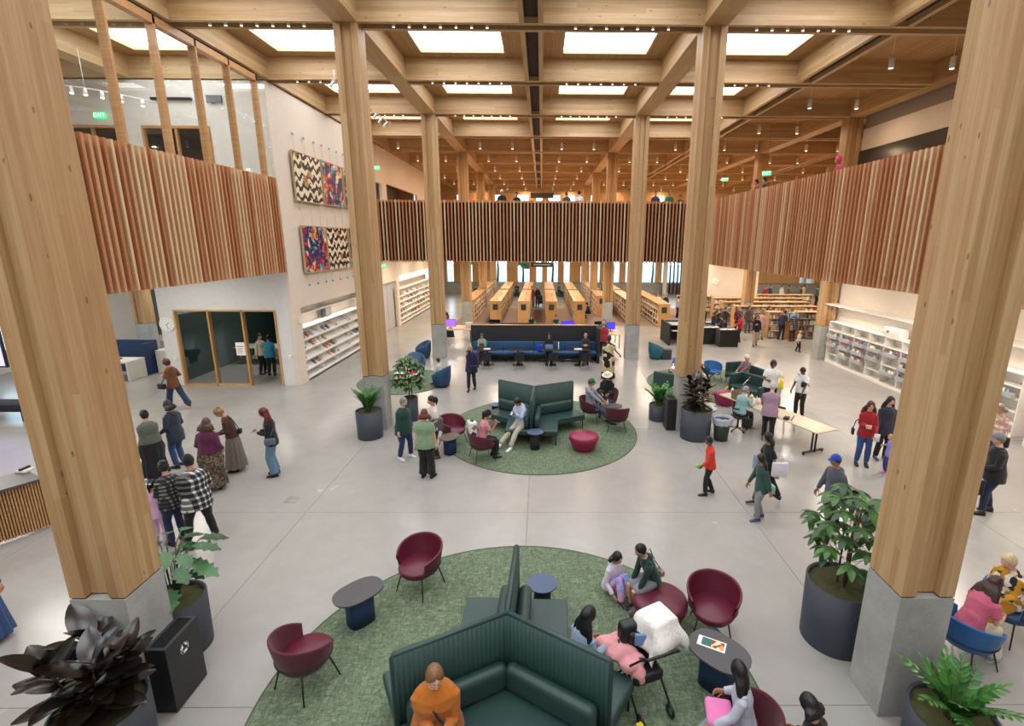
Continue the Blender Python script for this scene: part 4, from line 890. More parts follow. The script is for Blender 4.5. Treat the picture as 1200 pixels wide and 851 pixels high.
for k, (dx, dy) in enumerate(((-0.1, 0.1), (0.15, -0.05), (0.05, 0.2))): b_ = MB().rbox(-0.12, 0.12, -0.08, 0.08, 0, 0.1, 0.02, 2).build('toy_block', plain('bright_red', 'd83a20', 0.4)); b_.location = (-4.9+dx*1.5, 19.0+dy, 0.41); b_.rotation_euler = (0, 0, k*0.8); tag(b_, 'bright red toy on the white drum table, %s one' % ['leftmost', 'nearest', 'rear'][k], 'toy', 'red toys on the drum table')
# low green sofas of the right group
def low_sofa(label, loc, rz, L=1.5):
    t = thing('low_sofa', label, 'sofa', (loc[0], loc[1], 0), rz); g_ = M['greenlea']
    MB().rbox(-L/2, L/2, -0.36, 0.30, 0.28, 0.45, 0.05).build('seat', g_, t); MB().rbox(-L/2-0.06, L/2+0.06, 0.26, 0.36, 0.20, 0.84, 0.05).build('backrest', g_, t)
    for s_ in (-1, 1): MB().rbox(s_*L/2-0.05, s_*L/2+0.05, -0.34, 0.30, 0.20, 0.84 if s_ < 0 else 0.62, 0.045).build('side_panel', g_, t)
    for sx in (-1, 1):
        for sy in (-0.3, 0.3): MB().cyl((sx*(L/2-0.05), sy, 0.28), (sx*(L/2-0.03), sy, 0), 0.014, seg=8).build('leg', M['black'], t)
    return t
low_sofa('dark green low sofa seen from behind left of the second right column', (5.25, 17.6), radians(180-35), 1.5)
low_sofa('dark green low sofa under the people in knit hats, right group', (8.15, 18.5), radians(-75), 1.7)
low_sofa('dark green sofa piled with coats behind the volunteers', (7.7, 17.1), radians(-60), 1.2)
# long banquette
M['bqblue'] = cloth('petrol_fabric', '20507a', 0.8)
bq = thing('banquette', 'long navy banquette with tall black back panel in the middle distance', 'sofa', (-3.02, 23.0, 0))
MB().rbox(0, 5.95, 0.12, 0.24, 0.02, 1.62, 0.01, 2).build('tall_back_panel', M['charfelt'], bq); MB().box(-0.02, 5.97, 0.10, 0.26, 1.62, 1.65).build('wood_cap', M['deskwood'], bq)
for s_ in (0, 5.83): MB().rbox(s_, s_+0.12, -0.75, 0.12, 0.02, 1.62 if s_ else 1.62, 0.01, 2).build('side_panel', M['charfelt'], bq) if s_ else None
for k in range(4): MB().rbox(0.08+k*1.44, 0.08+(k+1)*1.44-0.01, -0.56, 0.0, 0.36, 0.48, 0.04).build('seat_cushion', M['bqblue'], bq); MB().rbox(0.08+k*1.44, 0.08+(k+1)*1.44-0.01, -0.03, 0.11, 0.48, 0.88, 0.04).build('back_cushion', M['bqblue'], bq)
MB().box(0.1, 5.8, -0.45, 0.1, 0.22, 0.36).build('seat_base', M['black'], bq)
for k in range(5): MB().box(0.3+k*1.3, 0.36+k*1.3, -0.4, 0.05, 0, 0.22).build('foot', M['black'], bq)
pt_ = thing('pedestal_table', 'black pedestal table at the left end of the banquette, book on it', 'table', (-2.15, 22.0, 0), 0, 'tables along the banquette')
MB().rbox(-0.45, 0.45, -0.3, 0.3, 0.71, 0.74, 0.01, 2).build('tabletop', plain('near_black_top', '26201d', 0.4), pt_); MB().cyl((0, 0, 0.03), (0, 0, 0.71), 0.035, seg=10).build('post', M['black'], pt_); MB().lathe([(0.27, 0), (0.26, 0.02), (0.05, 0.04)], 24).build('base', M['black'], pt_)
for x, l in ((-0.76, 'black pedestal table, empty, second from the left on the banquette'), (0.71, 'black pedestal table with an open laptop'), (2.0, 'black pedestal table in front of the grey-haired man')): dup(pt_, (x, 22.0, 0), 0, l)
def shell_chair(label, loc, rz, grp):
    t = thing('shell_chair', label, 'chair', (loc[0], loc[1], 0), rz, grp)
    MB().lathe([(0.10, 0.40), (0.22, 0.415), (0.245, 0.44), (0.22, 0.452), (0.001, 0.44)], 24, cap=False).build('seat', M['black'], t)
    n = 12; vs = []; rows = [(0.20, 0.44, 0.20), (0.23, 0.55, 0.21), (0.26, 0.70, 0.20), (0.27, 0.80, 0.17)]
    for off in (0, 0.02):
        for (y, z, w) in rows:
            for k in range(n+1): u = -1+2*k/n; vs.append((u*w, y+off-0.07*u*u, z))
    m_ = n+1; R_ = len(rows); fs = []
    for o_ in (0, R_*m_):
        for i in range(R_-1):
            for k in range(n): f = (o_+i*m_+k, o_+i*m_+k+1, o_+(i+1)*m_+k+1, o_+(i+1)*m_+k); fs.append(f if o_ else f[::-1])
    for i in range(R_-1): fs.append((i*m_, R_*m_+i*m_, R_*m_+(i+1)*m_, (i+1)*m_)); fs.append((i*m_+n, (i+1)*m_+n, R_*m_+(i+1)*m_+n, R_*m_+i*m_+n))
    for k in range(n): fs.append(((R_-1)*m_+k, (R_-1)*m_+k+1, (2*R_-1)*m_+k+1, (2*R_-1)*m_+k))
    MB().add(vs, fs, True).build('backrest', M['black'], t)
    for sx in (-1, 1):
        for sy in (-1, 1): MB().cyl((sx*0.14, sy*0.14, 0.42), (sx*0.22, sy*0.21, 0), 0.010, seg=6).build('leg', M['steel'], t)
    return t
sc0 = shell_chair('black shell chair with thin metal legs facing the banquette, leftmost', (-2.1, 21.25), pi, 'black shell chairs along the banquette')
for x, l in ((-0.68, 'black shell chair facing the banquette, second from left'), (0.78, 'black shell chair facing the banquette below the laptop'), (2.2, 'black shell chair facing the banquette in front of the seated man')): dup(sc0, (x, 21.25, 0), pi, l)
# computer tables either side of and behind the banquette
def work_table(label, x0, x1, y0, y1, h=0.74):
    t = thing('work_table', label, 'table', (x0, y0, 0)); L, d = x1-x0, y1-y0; MB().rbox(0, L, 0, d, h-0.04, h, 0.01, 2).build('tabletop', plain('pale_maple', 'cdb48c', 0.4), t)
    for x in (0.04, L-0.08):
        for y in (0.04, d-0.08): MB().box(x, x+0.04, y, y+0.04, 0, h-0.04).build('leg', M['black'], t)
    return t
work_table('pale computer table left of the banquette', -5.2, -3.55, 27.0, 28.4); work_table('pale computer table behind the banquette at left', -2.9, -0.6, 26.6, 27.8); work_table('pale computer table behind the banquette at right', 0.3, 2.6, 26.6, 27.8); work_table('pale computer table right of the banquette', 2.95, 4.4, 25.6, 27.2)
def monitor(label, loc, rz, scr, on=True, w=0.62):
    t = thing('computer_monitor', label, 'monitor', loc, rz); MB().rbox(-w/2, w/2, -0.015, 0.015, 0.1, 0.5, 0.008, 2).build('panel', M['black'], t); MB().box(-w/2+0.02, w/2-0.02, -0.018, -0.015, 0.12, 0.48).build('screen', scr, t); MB().cyl((0, 0.02, 0.02), (0, 0.02, 0.25), 0.02).build('stem', M['black'], t); MB().rbox(-0.12, 0.12, -0.08, 0.1, 0, 0.02, 0.006, 1).build('foot', M['black'], t)
sp_, sb_, sg_ = emit('violet_screen', '8f5cf0', 1.6), emit('blue_violet_screen', '3a34f0', 1.6), plain('off_screen', '15171c', 0.2)
monitor('violet glowing monitor on the left computer table', (-4.75, 27.4, 0.74), 0, sp_); monitor('blue glowing monitor behind the banquette', (1.7, 26.9, 0.74), 0, sb_, w=0.7); monitor('black monitor behind the banquette at left', (-2.3, 27.4, 0.74), 0, sg_); monitor('blue glowing monitor right of the banquette', (4.0, 26.6, 0.74), 0, sb_, w=0.45); monitor('dark monitor right of the banquette beside the reader in red', (3.45, 26.9, 0.74), 0.2, sg_)
tag(MB().rbox(-3.95, -3.55, 27.5, 27.62, 0.74, 1.06, 0.02, 2).build('paper_stack', M['white']), 'upright white papers on the left computer table', 'papers')
tag(MB().rbox(-1.9, -0.3, 25.6, 25.7, 0.74, 1.18, 0.02, 2).build('desk_screen', M['charfelt']), 'low grey desk screen just behind the banquette', 'screen') if False else None
tag(MB().rbox(-2.5, -0.15, 26.3, 26.38, 0, 1.22, 0.01, 2).build('desk_screen', M['charfelt']), 'low dark desk screen just behind the banquette', 'screen')
shell_chair('black task chair under the left computer table', (-4.6, 26.6), pi, 'computer chairs')
# black kiosk and display tables at far right
kk = thing('black_kiosk', 'black service kiosk with grey top behind the second right column', 'kiosk', (7.1, 27.3, 0)); MB().box(0, 1.9, 0.9, 1.0, 0, 1.1).build('rear_panel', M['charfelt'], kk); MB().box(0, 0.1, -0.9, 1.0, 0, 1.15).build('side_panel', M['charfelt'], kk); MB().box(0.1, 1.9, -0.2, 0.9, 0.98, 1.02).build('worktop', plain('grey_top', '9aa0aa', 0.4), kk); MB().box(0.3, 1.4, -0.5, -0.2, 0.7, 0.73).build('shelf', plain('cream_shelf', 'e6d6bc', 0.5), kk)
for k, (x0, x1, y0, y1, lb) in enumerate(((9.75, 10.75, 26.1, 27.0, 'black cloth-covered display table in front, papers on top'), (9.1, 10.0, 26.8, 28.2, 'black cloth-covered display table at the left by the column'), (9.8, 11.0, 28.6, 29.4, 'black display table behind the crowd'))):
    t = thing('display_table', lb, 'table', (x0, y0, 0)); MB().box(0, x1-x0, 0, y1-y0, 0, 0.9).build('table_cover', cloth('black_cover', '141414'), t)
    for q_ in range(4): b_ = MB().rbox(-0.14, 0.14, -0.1, 0.1, 0, 0.015, 0.004, 1).build('leaflet', plain('paper', 'f4f2ee', 0.8)); b_.location = (x0+0.2+q_*0.2, y0+0.25+0.1*(q_ % 2), 0.9); b_.rotation_euler = (0, 0, q_*0.5); tag(b_, 'white leaflets on the %s' % lb.replace(', papers on top', ''), 'papers', 'leaflets on display table %d' % k)
# folding table with volunteers
ft = thing('folding_table', 'pale flip-top table on black T legs where the volunteers work', 'table', (6.75, 13.65, 0), radians(-68))
MB().rbox(-1.75, 1.85, -0.38, 0.38, 0.715, 0.745, 0.01, 2).build('tabletop', plain('pale_maple', 'cdbf9e', 0.4), ft); 
for x in (-1.4, 1.5):
    MB().cyl((x-0.05, 0, 0.05), (x-0.05, 0, 0.71), 0.025).build('leg', M['black'], ft); MB().cyl((x+0.05, 0, 0.05), (x+0.05, 0, 0.71), 0.025).build('leg', M['black'], ft); MB().rbox(x-0.035, x+0.035, -0.36, 0.36, 0.05, 0.09, 0.01, 2).build('foot_bar', M['black'], ft)
    for y in (-0.34, 0.34): MB().cyl((x-0.02, y, 0.035), (x+0.02, y, 0.035), 0.035, seg=12).build('caster', M['black'], ft)
ft.location = (6.95, 13.75, 0)
# planters and plants
def planter(label, loc, r, h, rt=None):
    rt = rt or r*1.04; t = thing('planter', label, 'planter', (loc[0], loc[1], 0)); MB().lathe([(r, 0), (rt, h), (rt-0.03, h), (rt-0.035, h-0.06)], 40, cap=False).build('pot', M['planter'], t); MB().lathe([(r-0.01, 0.0), (r-0.01, 0.02)], 32).build('base', M['planter'], t)
    q = MB(); n = 24; vs = [(0, 0, h-0.03)]
    for j in (1, 2, 3):
        for k in range(n): a = 2*pi*k/n; rr_ = (rt-0.03)*j/3; vs.append((rr_*cos(a), rr_*sin(a), h-0.05+0.02*sin(k*2.3+j)))
    fs = [(0, 1+k, 1+(k+1) % n) for k in range(n)]+[(1+j*n+k, 1+(j+1)*n+k, 1+(j+1)*n+(k+1) % n, 1+j*n+(k+1) % n) for j in (0, 1) for k in range(n)]
    q.add(vs, fs, True); q.build('moss', M['soil'], t); return t
def leafmat(name, a, b, rough=0.4, sp=0.5):
    t = NT(name); c = t.coord(rand=4); n = t.noise(c, 7, 2); m_ = t.math('ADD', t.math('MULTIPLY', n, 0.5), t.math('MULTIPLY', t.node('ShaderNodeObjectInfo').outputs['Random'], 0.5)); return t.fin(t.ramp(m_, [(0.25, a), (0.75, b)]), rough, **{'Specular IOR Level': sp})
LM = {'rubber': leafmat('rubber_leaf', '17130f', '2c221d', 0.22, 0.7), 'zz': leafmat('zz_leaf', '1d4a1e', '4b8a3a', 0.3), 'sch': leafmat('umbrella_leaf', '1f3d1c', '4c7a38', 0.4), 'mon': leafmat('split_leaf', '24452a', '4f7a4a', 0.38)}
LM['stem'] = plain('plant_stem', '4a5a30', 0.7); LM['bark'] = plain('woody_stem', '5a4a34', 0.8)
def leaf_mesh(L, W, mat, curl=0.2, fold=0.12, lobes=0):
    n = 8; vs = []; fs = []
    for i in range(n+1):
        t = i/n; w = W*sin(pi*min(1, t*0.96+0.02))**0.7*(1-0.15*t)
        if lobes: w *= (1-0.42*(1 if i % 2 else 0))
        y = L*t; z = -curl*L*t*t
        vs += [(-w, y, z+fold*w), (-w*0.5, y, z+fold*w*0.4), (0, y, z), (w*0.5, y, z+fold*w*0.4), (w, y, z+fold*w)]
    for i in range(n):
        for k in range(4): fs.append((i*5+k, i*5+k+1, (i+1)*5+k+1, (i+1)*5+k))
    return MB().add(vs, fs, True).mesh('leaf', mat)
def put_leaf(me, parent, p, d, up=(0, 0, 1), s=1.0):
    d = Vector(d).normalized(); u = Vector(up); u = u-d*u.dot(d)
    if u.length < 0.05: u = d.orthogonal()
    u.normalize(); x = d.cross(u); m4 = Matrix(((x.x, d.x, u.x, p[0]), (x.y, d.y, u.y, p[1]), (x.z, d.z, u.z, p[2]), (0, 0, 0, 1)))
    o = bpy.data.objects.new('leaf', me); C.objects.link(o); o.parent = parent; o.matrix_local = m4 @ Matrix.Scale(s, 4)
def rubber_plant(label, loc, z0, H, R, n=60, seed=1, ls=1.0):
    r = random.Random(seed); t = thing('rubber_plant', label, 'plant', (loc[0], loc[1], z0)); me = leaf_mesh(0.32*ls, 0.09*ls, LM['rubber'], 0.18)
    for k in range(4):
        a = k*1.7+0.5; b = (0.10*cos(a), 0.10*sin(a), 0); c_ = (R*0.42*cos(a), R*0.42*sin(a), H*(0.72+0.08*k)); mid = (b[0]*1.8, b[1]*1.8, H*0.4)
        MB().tube([b, mid, c_], [0.014, 0.012, 0.007], 6).build('stem', LM['bark'], t)
        m_ = n//4
        for j in range(m_):
            f = 0.12+0.88*j/m_; q = (1-f); 
            x = Vector(b).lerp(Vector(mid), min(1, f*2)) if f < 0.5 else Vector(mid).lerp(Vector(c_), (f-0.5)*2)
            aa = j*2.4+k; el = 0.15+0.95*f*f; put_leaf(me, t, x, (cos(aa)*cos(el), sin(aa)*cos(el), sin(el)-0.15*(1-f)), s=0.85+0.35*r.random())
def zz_plant(label, loc, z0, H, n=14, seed=2, lean=0.5, scale=1.0):
    r = random.Random(seed); t = thing('zz_plant', label, 'plant', (loc[0], loc[1], z0)); me = leaf_mesh(0.085*scale, 0.020*scale, LM['zz'], 0.12)
    for k in range(n):
        a = 2*pi*k/n+r.uniform(-.2, .2); ln_ = lean*(0.35+0.75*r.random()); b = Vector((0.07*cos(a), 0.07*sin(a), 0)); pts = []
        for j in range(9): f = j/8; pts.append(b+Vector((cos(a)*ln_*H*f*f, sin(a)*ln_*H*f*f, H*(0.75+0.3*r.random()*0+0.2*((k*7) % 5)/5)*(f-0.18*f*f*ln_))))
        MB().tube(pts, [0.014-0.010*j/8 for j in range(9)], 6).build('stem', LM['stem'], t)
        for j in range(2, 12):
            f = j/11*7.9; i = int(f); p = pts[i].lerp(pts[min(8, i+1)], f-i); d = (pts[min(8, i+1)]-pts[i]).normalized(); sd = d.cross(Vector((0, 0, 1)));
            if sd.length < 0.1: sd = Vector((cos(a+1.57), sin(a+1.57), 0))
            sd.normalize()
            for sg in ((-1, 1) if j < 11 else (0,)): put_leaf(me, t, p, d*0.75+sd*sg*0.8, up=d.cross(sd)*-1 if True else (0, 0, 1), s=0.75+0.5*sin(pi*j/12))
def umbrella_plant(label, loc, z0, H, R, n=30, seed=3, stems=4, mode='sch', ls=1.0):
    r = random.Random(seed); t = thing('umbrella_plant', label, 'plant', (loc[0], loc[1], z0)); me = leaf_mesh(0.17*ls, 0.042*ls, LM[mode], 0.35)
    tips = []
    for k in range(stems):
        a = k*2.3; p1 = Vector((R*0.25*cos(a), R*0.25*sin(a), H*0.9)); MB().tube([(0.06*cos(a), 0.06*sin(a), 0), tuple(p1*0.55), tuple(p1)], [0.014, 0.012, 0.008], 6).build('stem', LM['bark'], t)
    for k in range(n):
        f = (k+0.5)/n; z = H*(0.28+0.75*f); rr_ = R*(0.45+0.55*sin(pi*min(1, 0.25+f*0.72)))*(0.75+0.35*r.random()); a = k*2.4; tip = Vector((rr_*cos(a), rr_*sin(a), z+0.05)); base_ = Vector((R*0.2*cos(a), R*0.2*sin(a), z-0.12))
        MB().tube([base_, (base_+tip)/2+Vector((0, 0, 0.02)), tip], 0.004, 5).build('leaf_stalk', LM['stem'], t)
        nl = 7
        for j in range(nl): aa = 2*pi*j/nl+k; put_leaf(me, t, tip, (cos(aa), sin(aa), -0.25+0.15*r.random()), s=0.8+0.3*r.random())
def monstera(label, loc, z0, H, R, n=14, seed=5):
    r = random.Random(seed); t = thing('split_leaf_plant', label, 'plant', (loc[0], loc[1], z0)); me = leaf_mesh(0.34, 0.15, LM['mon'], 0.25, 0.1, lobes=1)
    for k in range(n):
        a = 2*pi*k/n*2.0+0.3; rr_ = R*(0.45+0.55*r.random()); z = H*(0.45+0.6*r.random()); tip = Vector((rr_*cos(a)*0.8, rr_*sin(a)*0.8, z)); MB().tube([(0.05*cos(a), 0.05*sin(a), 0), tuple(tip*0.6+Vector((0, 0, z*0.25))), tuple(tip)], 0.007, 6).build('stem', LM['stem'], t); put_leaf(me, t, tip, (cos(a), sin(a), -0.12), s=0.7+0.35*r.random())
PLN = [((-4.32, 4.26), 0.41, 0.74, 'dark round planter at the bottom left corner'), ((-4.66, 5.84), 0.36, 0.78, 'dark round planter behind the bin at the left column'), ((-4.60, 13.46), 0.345, 0.80, 'slate round planter in front of the second left column'), ((-3.78, 14.85), 0.22, 0.75, 'slim dark planter behind the second left column'),
       ((4.68, 13.44), 0.41, 0.88, 'big slate planter in front of the second right column'), ((3.98, 14.95), 0.3, 0.5, 'small planter behind the bin left of the second right column'), ((4.44, 5.98), 0.43, 0.92, 'tall dark planter behind the big right column'), ((4.62, 4.20), 0.40, 0.66, 'round dark planter in front of the big right column')]
for lc_, r_, h_, lb in PLN: planter(lb, lc_, r_, h_)
rubber_plant('dark-leaved rubber plant in the bottom left corner', PLN[0][0], 0.70, 0.85, 0.75, 84, 1, 1.2)
monstera('split-leaf plant behind the bin at the left column', PLN[1][0], 0.74, 0.85, 0.5, 30)
zz_plant('zz plant in the slate planter by the second left column', PLN[2][0], 0.76, 0.75, 16, 4, 0.55, 1.3)
umbrella_plant('tall umbrella plant behind the second left column', PLN[3][0], 0.70, 1.25, 0.44, 42, 6, 3, 'sch', 1.2)
rubber_plant('dark rubber plant in front of the second right column', PLN[4][0], 0.84, 1.05, 0.6, 76, 8, 1.05)
zz_plant('bright green plant left of the second right column', PLN[5][0], 0.46, 0.75, 12, 9, 0.8, 1.6)
umbrella_plant('glossy umbrella plant left of the big right column', PLN[6][0], 0.86, 1.35, 0.47, 42, 11, 4, 'sch', 1.15)
zz_plant('bright zz plant in the planter before the big right column', PLN[7][0], 0.62, 0.62, 15, 12, 0.75, 1.15)
# bins
def litter_bin(label, x0, x1, y0, y1, h):
    t = thing('litter_bin', label, 'bin', (x0, y0, 0)); a, b = x1-x0, y1-y0; q = MB(); q.box(0, a, 0, b, 0.02, h-0.02)
    q.build('body', M['black'] if False else plain('bin_black', '1f2023', 0.45), t); q = MB(); w = 0.035
    q.box(-0.003, a+0.003, -0.003, w, h-0.02, h); q.box(-0.003, a+0.003, b-w, b+0.003, h-0.02, h); q.box(-0.003, w, w, b-w, h-0.02, h); q.box(a-w, a+0.003, w, b-w, h-0.02, h); q.build('rim', M['char'], t)
    MB().box(w, a-w, w, b-w, h-0.018, h-0.012).build('opening', plain('bin_inside', '050506', 0.9), t); return t, a, b
t, a, b = litter_bin('black waste bin with a white round emblem beside the left column', -4.26, -4.02, 4.82, 5.36, 0.90)
q = MB(); cz = 0.68
for j in range(3):
    a0 = 2*pi*j/3; q.tube([(0.243, b/2+0.045*cos(a0+u), cz+0.045*sin(a0+u)) for u in (0, 0.5, 1.0, 1.4)], [0.011, 0.011, 0.011, 0.003], 6)
for k in range(10): q.tube([(0.243, b/2+0.066*cos(0.63*k), cz+0.066*sin(0.63*k)), (0.243, b/2+0.066*cos(0.63*k+0.35), cz+0.066*sin(0.63*k+0.35))], 0.003, 5)
q.build('round_emblem', M['whitemetal'], t)
litter_bin('black waste bin left of the rubber plant at the second right column', 3.98, 4.24, 13.95, 14.4, 0.98)
tb = thing('lined_bin', 'dark green bin with a clear plastic liner beside the big slate planter', 'bin', (5.36, 13.25, 0)); MB().lathe([(0.19, 0.02), (0.235, 0.62)], 24, sx=1, sy=0.9, cap=True).build('body', plain('bin_green', '2a3a34', 0.5), tb)
q = MB(); n = 36; vs = []
for i, (r_, z_) in enumerate(((0.245, 0.48), (0.262, 0.52), (0.27, 0.62), (0.275, 0.70), (0.25, 0.69), (0.22, 0.60))):
    for k in range(n): a_ = 2*pi*k/n; rr_ = r_*(1+0.035*sin(k*3.1+i)); vs.append((rr_*cos(a_), rr_*0.9*sin(a_), z_+0.012*sin(k*1.7)))
q.add(vs, [(i*n+k, i*n+(k+1) % n, (i+1)*n+(k+1) % n, (i+1)*n+k) for i in range(5) for k in range(n)], True); q.build('plastic_liner', plain('milky_plastic', 'aeb8c2', 0.25), tb)
pb = thing('plastic_bag', 'crumpled blue and white plastic bag on the lined bin', 'bag', (5.12, 13.6, 0.70)); q = MB()
for k in range(9): q.ball((0.1*cos(k*2.2), 0.1*sin(k*1.3), 0.06+0.02*k % 0.1), (0.09, 0.07, 0.06), 8, 6)
mesh_ = None; q.build('crumpled_film', pattern('blue_white_print', ['f0f2f6', 'f0f2f6', '2f55c0'], 12, rough=0.3), pb)
# stroller
st = thing('stroller', 'black stroller draped with a white blanket on the foreground rug', 'stroller', (1.50, 5.02, 0), radians(20))
for (x, y, r_) in ((-0.24, 0.30, 0.10), (0.24, 0.30, 0.10), (-0.2, -0.35, 0.08), (0.2, -0.35, 0.08)):
    MB().tube([(x, y+r_*0.8*cos(u), r_+r_*0.8*sin(u)) for u in [2*pi*k/16 for k in range(16)]], 0.02, 6, closed=True).build('wheel', M['black'], st)
for sx in (-0.22, 0.22): MB().tube([(sx, 0.30, 0.1), (sx, 0.05, 0.45), (sx, -0.35, 0.95)], 0.014, 6).build('frame_tube', M['black'], st); MB().tube([(sx, -0.35, 0.08), (sx, 0.05, 0.45), (sx, 0.2, 0.75)], 0.014, 6).build('frame_tube', M['black'], st)
MB().tube([(-0.22, -0.35, 0.95), (-0.2, -0.42, 1.0), (0.2, -0.42, 1.0), (0.22, -0.35, 0.95)], 0.018, 8).build('handlebar', M['black'], st)
MB().rbox(-0.2, 0.2, -0.2, 0.3, 0.38, 0.52, 0.05).build('seat', M['black'], st); MB().rbox(-0.2, 0.2, 0.14, 0.3, 0.5, 0.95, 0.05).build('seat_back', M['black'], st)
MB().tube([(0.25, 0.1, 0.62), (0.0, -0.12, 0.66), (-0.25, 0.1, 0.62)], 0.016, 7).build('bumper_bar', M['black'], st)
for z_ in (0.04, 0.10): MB().rbox(-0.29, -0.21, -0.44, -0.38, z_, z_+0.035, 0.008, 2).build('reflector', plain('yellow_tab', 'e8d020', 0.4), st)
def drape(name, label, cat, loc, m, hx_, hy_, z, drop, seed, parent=None, rz=0):
    """cloth laid over a box-shaped top with hanging folds"""
    n = 26; vs = []; fs = []; r = random.Random(seed)
    for i in range(n+1):
        for j in range(n+1):
            u, v = -1+2*i/n, -1+2*j/n; x, y = u*(hx_+drop), v*(hy_+drop); ox, oy = max(0, abs(x)-hx_), max(0, abs(y)-hy_); o = hypot(ox, oy); cx2 = max(-hx_, min(hx_, x)); cy2 = max(-hy_, min(hy_, y))
            w = 0.03*sin(11*x+seed)*min(1, o*5)+0.03*sin(13*y)*min(1, o*5); zz = z-o*0.93+0.05*(1-u*u)*(1-v*v)
            dx_, dy_ = (ox/(o+1e-6))*(1 if x > 0 else -1), (oy/(o+1e-6))*(1 if y > 0 else -1); vs.append((cx2+dx_*(0.06*min(1, o*4)+o*0.12+w), cy2+dy_*(0.06*min(1, o*4)+o*0.12+w), zz))
    for i in range(n):
        for j in range(n): fs.append((i*(n+1)+j, (i+1)*(n+1)+j, (i+1)*(n+1)+j+1, i*(n+1)+j+1))
    o = MB().add(vs, fs, True).build(name, m); o.location = loc; o.rotation_euler = (0, 0, rz); sm_ = o.modifiers.new('s', 'SOLIDIFY'); sm_.thickness = 0.006; tag(o, label, cat); return o
drape('muslin_blanket', 'white muslin blanket hanging over the stroller hood', 'blanket', (1.70, 5.20, 0), pattern('starry_muslin', ['efece6', 'efece6', 'efece6', 'efece6', 'efece6', 'efece6', 'efece6', 'dcd4d0'], 60), 0.18, 0.16, 1.02, 0.34, 3, rz=0.5)
pc = thing('pink_coat', 'fluffy pink child coat laid on the front of the stroller', 'coat', (1.24, 5.10, 0.62)); q = MB(); 
for p_, r_ in (((0, 0, 0), (0.22, 0.17, 0.10)), ((0.12, -0.12, -0.05), (0.17, 0.15, 0.10)), ((-0.12, 0.08, 0.03), (0.17, 0.14, 0.08)), ((0.2, -0.22, -0.14), (0.10, 0.10, 0.13)), ((0.02, 0.10, 0.05), (0.2, 0.13, 0.08))): q.ball(p_, r_, 14, 10)
def late_remesh(q, nm, m_, t, vx=0.012, wr=0.01, seed=5): return mesh_obj(nm, remeshed(q, vx, 3, wr, seed), m_, t)
LATE = [(q, 'coat_body', cloth('fluffy_pink', 'e09a9c'), pc, 0.010, 0.03)]

bb = thing('stroller_bag', 'black and white bag with blue pouch inside the stroller', 'bag', (1.47, 5.17, 0.72)); MB().rbox(-0.13, 0.13, -0.09, 0.09, -0.1, 0.14, 0.04).build('body', M['black'], bb); MB().rbox(-0.06, 0.1, -0.12, -0.08, 0.0, 0.16, 0.015).build('blue_pouch', plain('blue_pouch', '6a8ab8', 0.6), bb)
# ================================================================ PEOPLE
SKIN = {}
def skin(col):
    if col not in SKIN:
        t = NT('skin_tone'); c = t.coord(rand=3); n = t.noise(c, 14, 3)
        a = tuple(v*0.88 for v in srgb(col))+(1,); b = tuple(min(1, v*1.07) for v in srgb(col))+(1,)
        SKIN[col] = t.fin(t.mix(n, a, b), 0.5, **{'Subsurface Weight': 0.0})
    return SKIN[col]
def hairmat(col):
    k = 'hair'+col
    if k not in SKIN:
        t = NT('hair_strands'); c = t.coord(rand=3); n = t.noise(t.vmath('MULTIPLY', c, (60, 60, 6)), 1, 3)
        a = tuple(v*0.6 for v in srgb(col))+(1,); b = tuple(min(1, v*1.5+0.004) for v in srgb(col))+(1,)
        SKIN[k] = t.fin(t.mix(n, a, b), 0.45, bump=n, bstr=0.5, bdist=0.01)
    return SKIN[k]
LIGHT, MID, TAN, BROWN, DEEP = 'd9a98e', 'c8967a', 'b07f5e', '7d5540', '553829'
V3 = lambda s, f, u: Vector((s, -f, u))          # person's left, forward, up -> local
def ik(a, t, l1, l2, hint):
    d = t-a; L = d.length
    if L > (l1+l2)*0.998: t = a+d*((l1+l2)*0.998/L); d = t-a; L = d.length
    if L < abs(l1-l2)+0.02: L = abs(l1-l2)+0.02
    dn = d.normalized(); x = (l1*l1-l2*l2+L*L)/(2*L); h = sqrt(max(0, l1*l1-x*x))
    hv = hint-dn*hint.dot(dn)
    if hv.length < 1e-4: hv = dn.orthogonal()
    return a+dn*x+hv.normalized()*h, t
TS = bpy.data.scenes.new('workbench')      # side scene for evaluating remesh modifiers, removed at the end
def remeshed(mb, voxel, smooth=3, wrinkle=0.0, seed=0):
    me = bpy.data.meshes.new('tmp'); me.from_pydata(mb.v, [], mb.f); o = bpy.data.objects.new('tmp', me); TS.collection.objects.link(o)
    r = o.modifiers.new('r', 'REMESH'); r.mode = 'VOXEL'; r.voxel_size = voxel; r.use_smooth_shade = True
    if smooth: s = o.modifiers.new('s', 'SMOOTH'); s.factor = 0.5; s.iterations = smooth
    with bpy.context.temp_override(scene=TS, view_layer=TS.view_layers[0]):
        dg = bpy.context.evaluated_depsgraph_get(); ev = o.evaluated_get(dg); m2 = bpy.data.meshes.new_from_object(ev, depsgraph=dg)
    bpy.data.objects.remove(o); bpy.data.meshes.remove(me)
    if wrinkle:
        n = len(m2.vertices); co = np.empty(n*3, np.float32); m2.vertices.foreach_get('co', co); co = co.reshape(-1, 3)
        no = np.empty(n*3, np.float32); m2.vertices.foreach_get('normal', no); no = no.reshape(-1, 3)
        rg = np.random.default_rng(seed); w = np.zeros(n)
        for k in range(7):
            kv = rg.normal(size=3)*np.array([16, 16, 26])*(0.6+k*0.22); w += np.sin(co@kv+rg.uniform(0, 6.28)+1.3*np.sin(co@(kv[::-1]*0.5)))/(1+k*0.3)
        co += no*(w/4*wrinkle)[:, None]; m2.vertices.foreach_set('co', co.reshape(-1)); m2.update()
    return m2
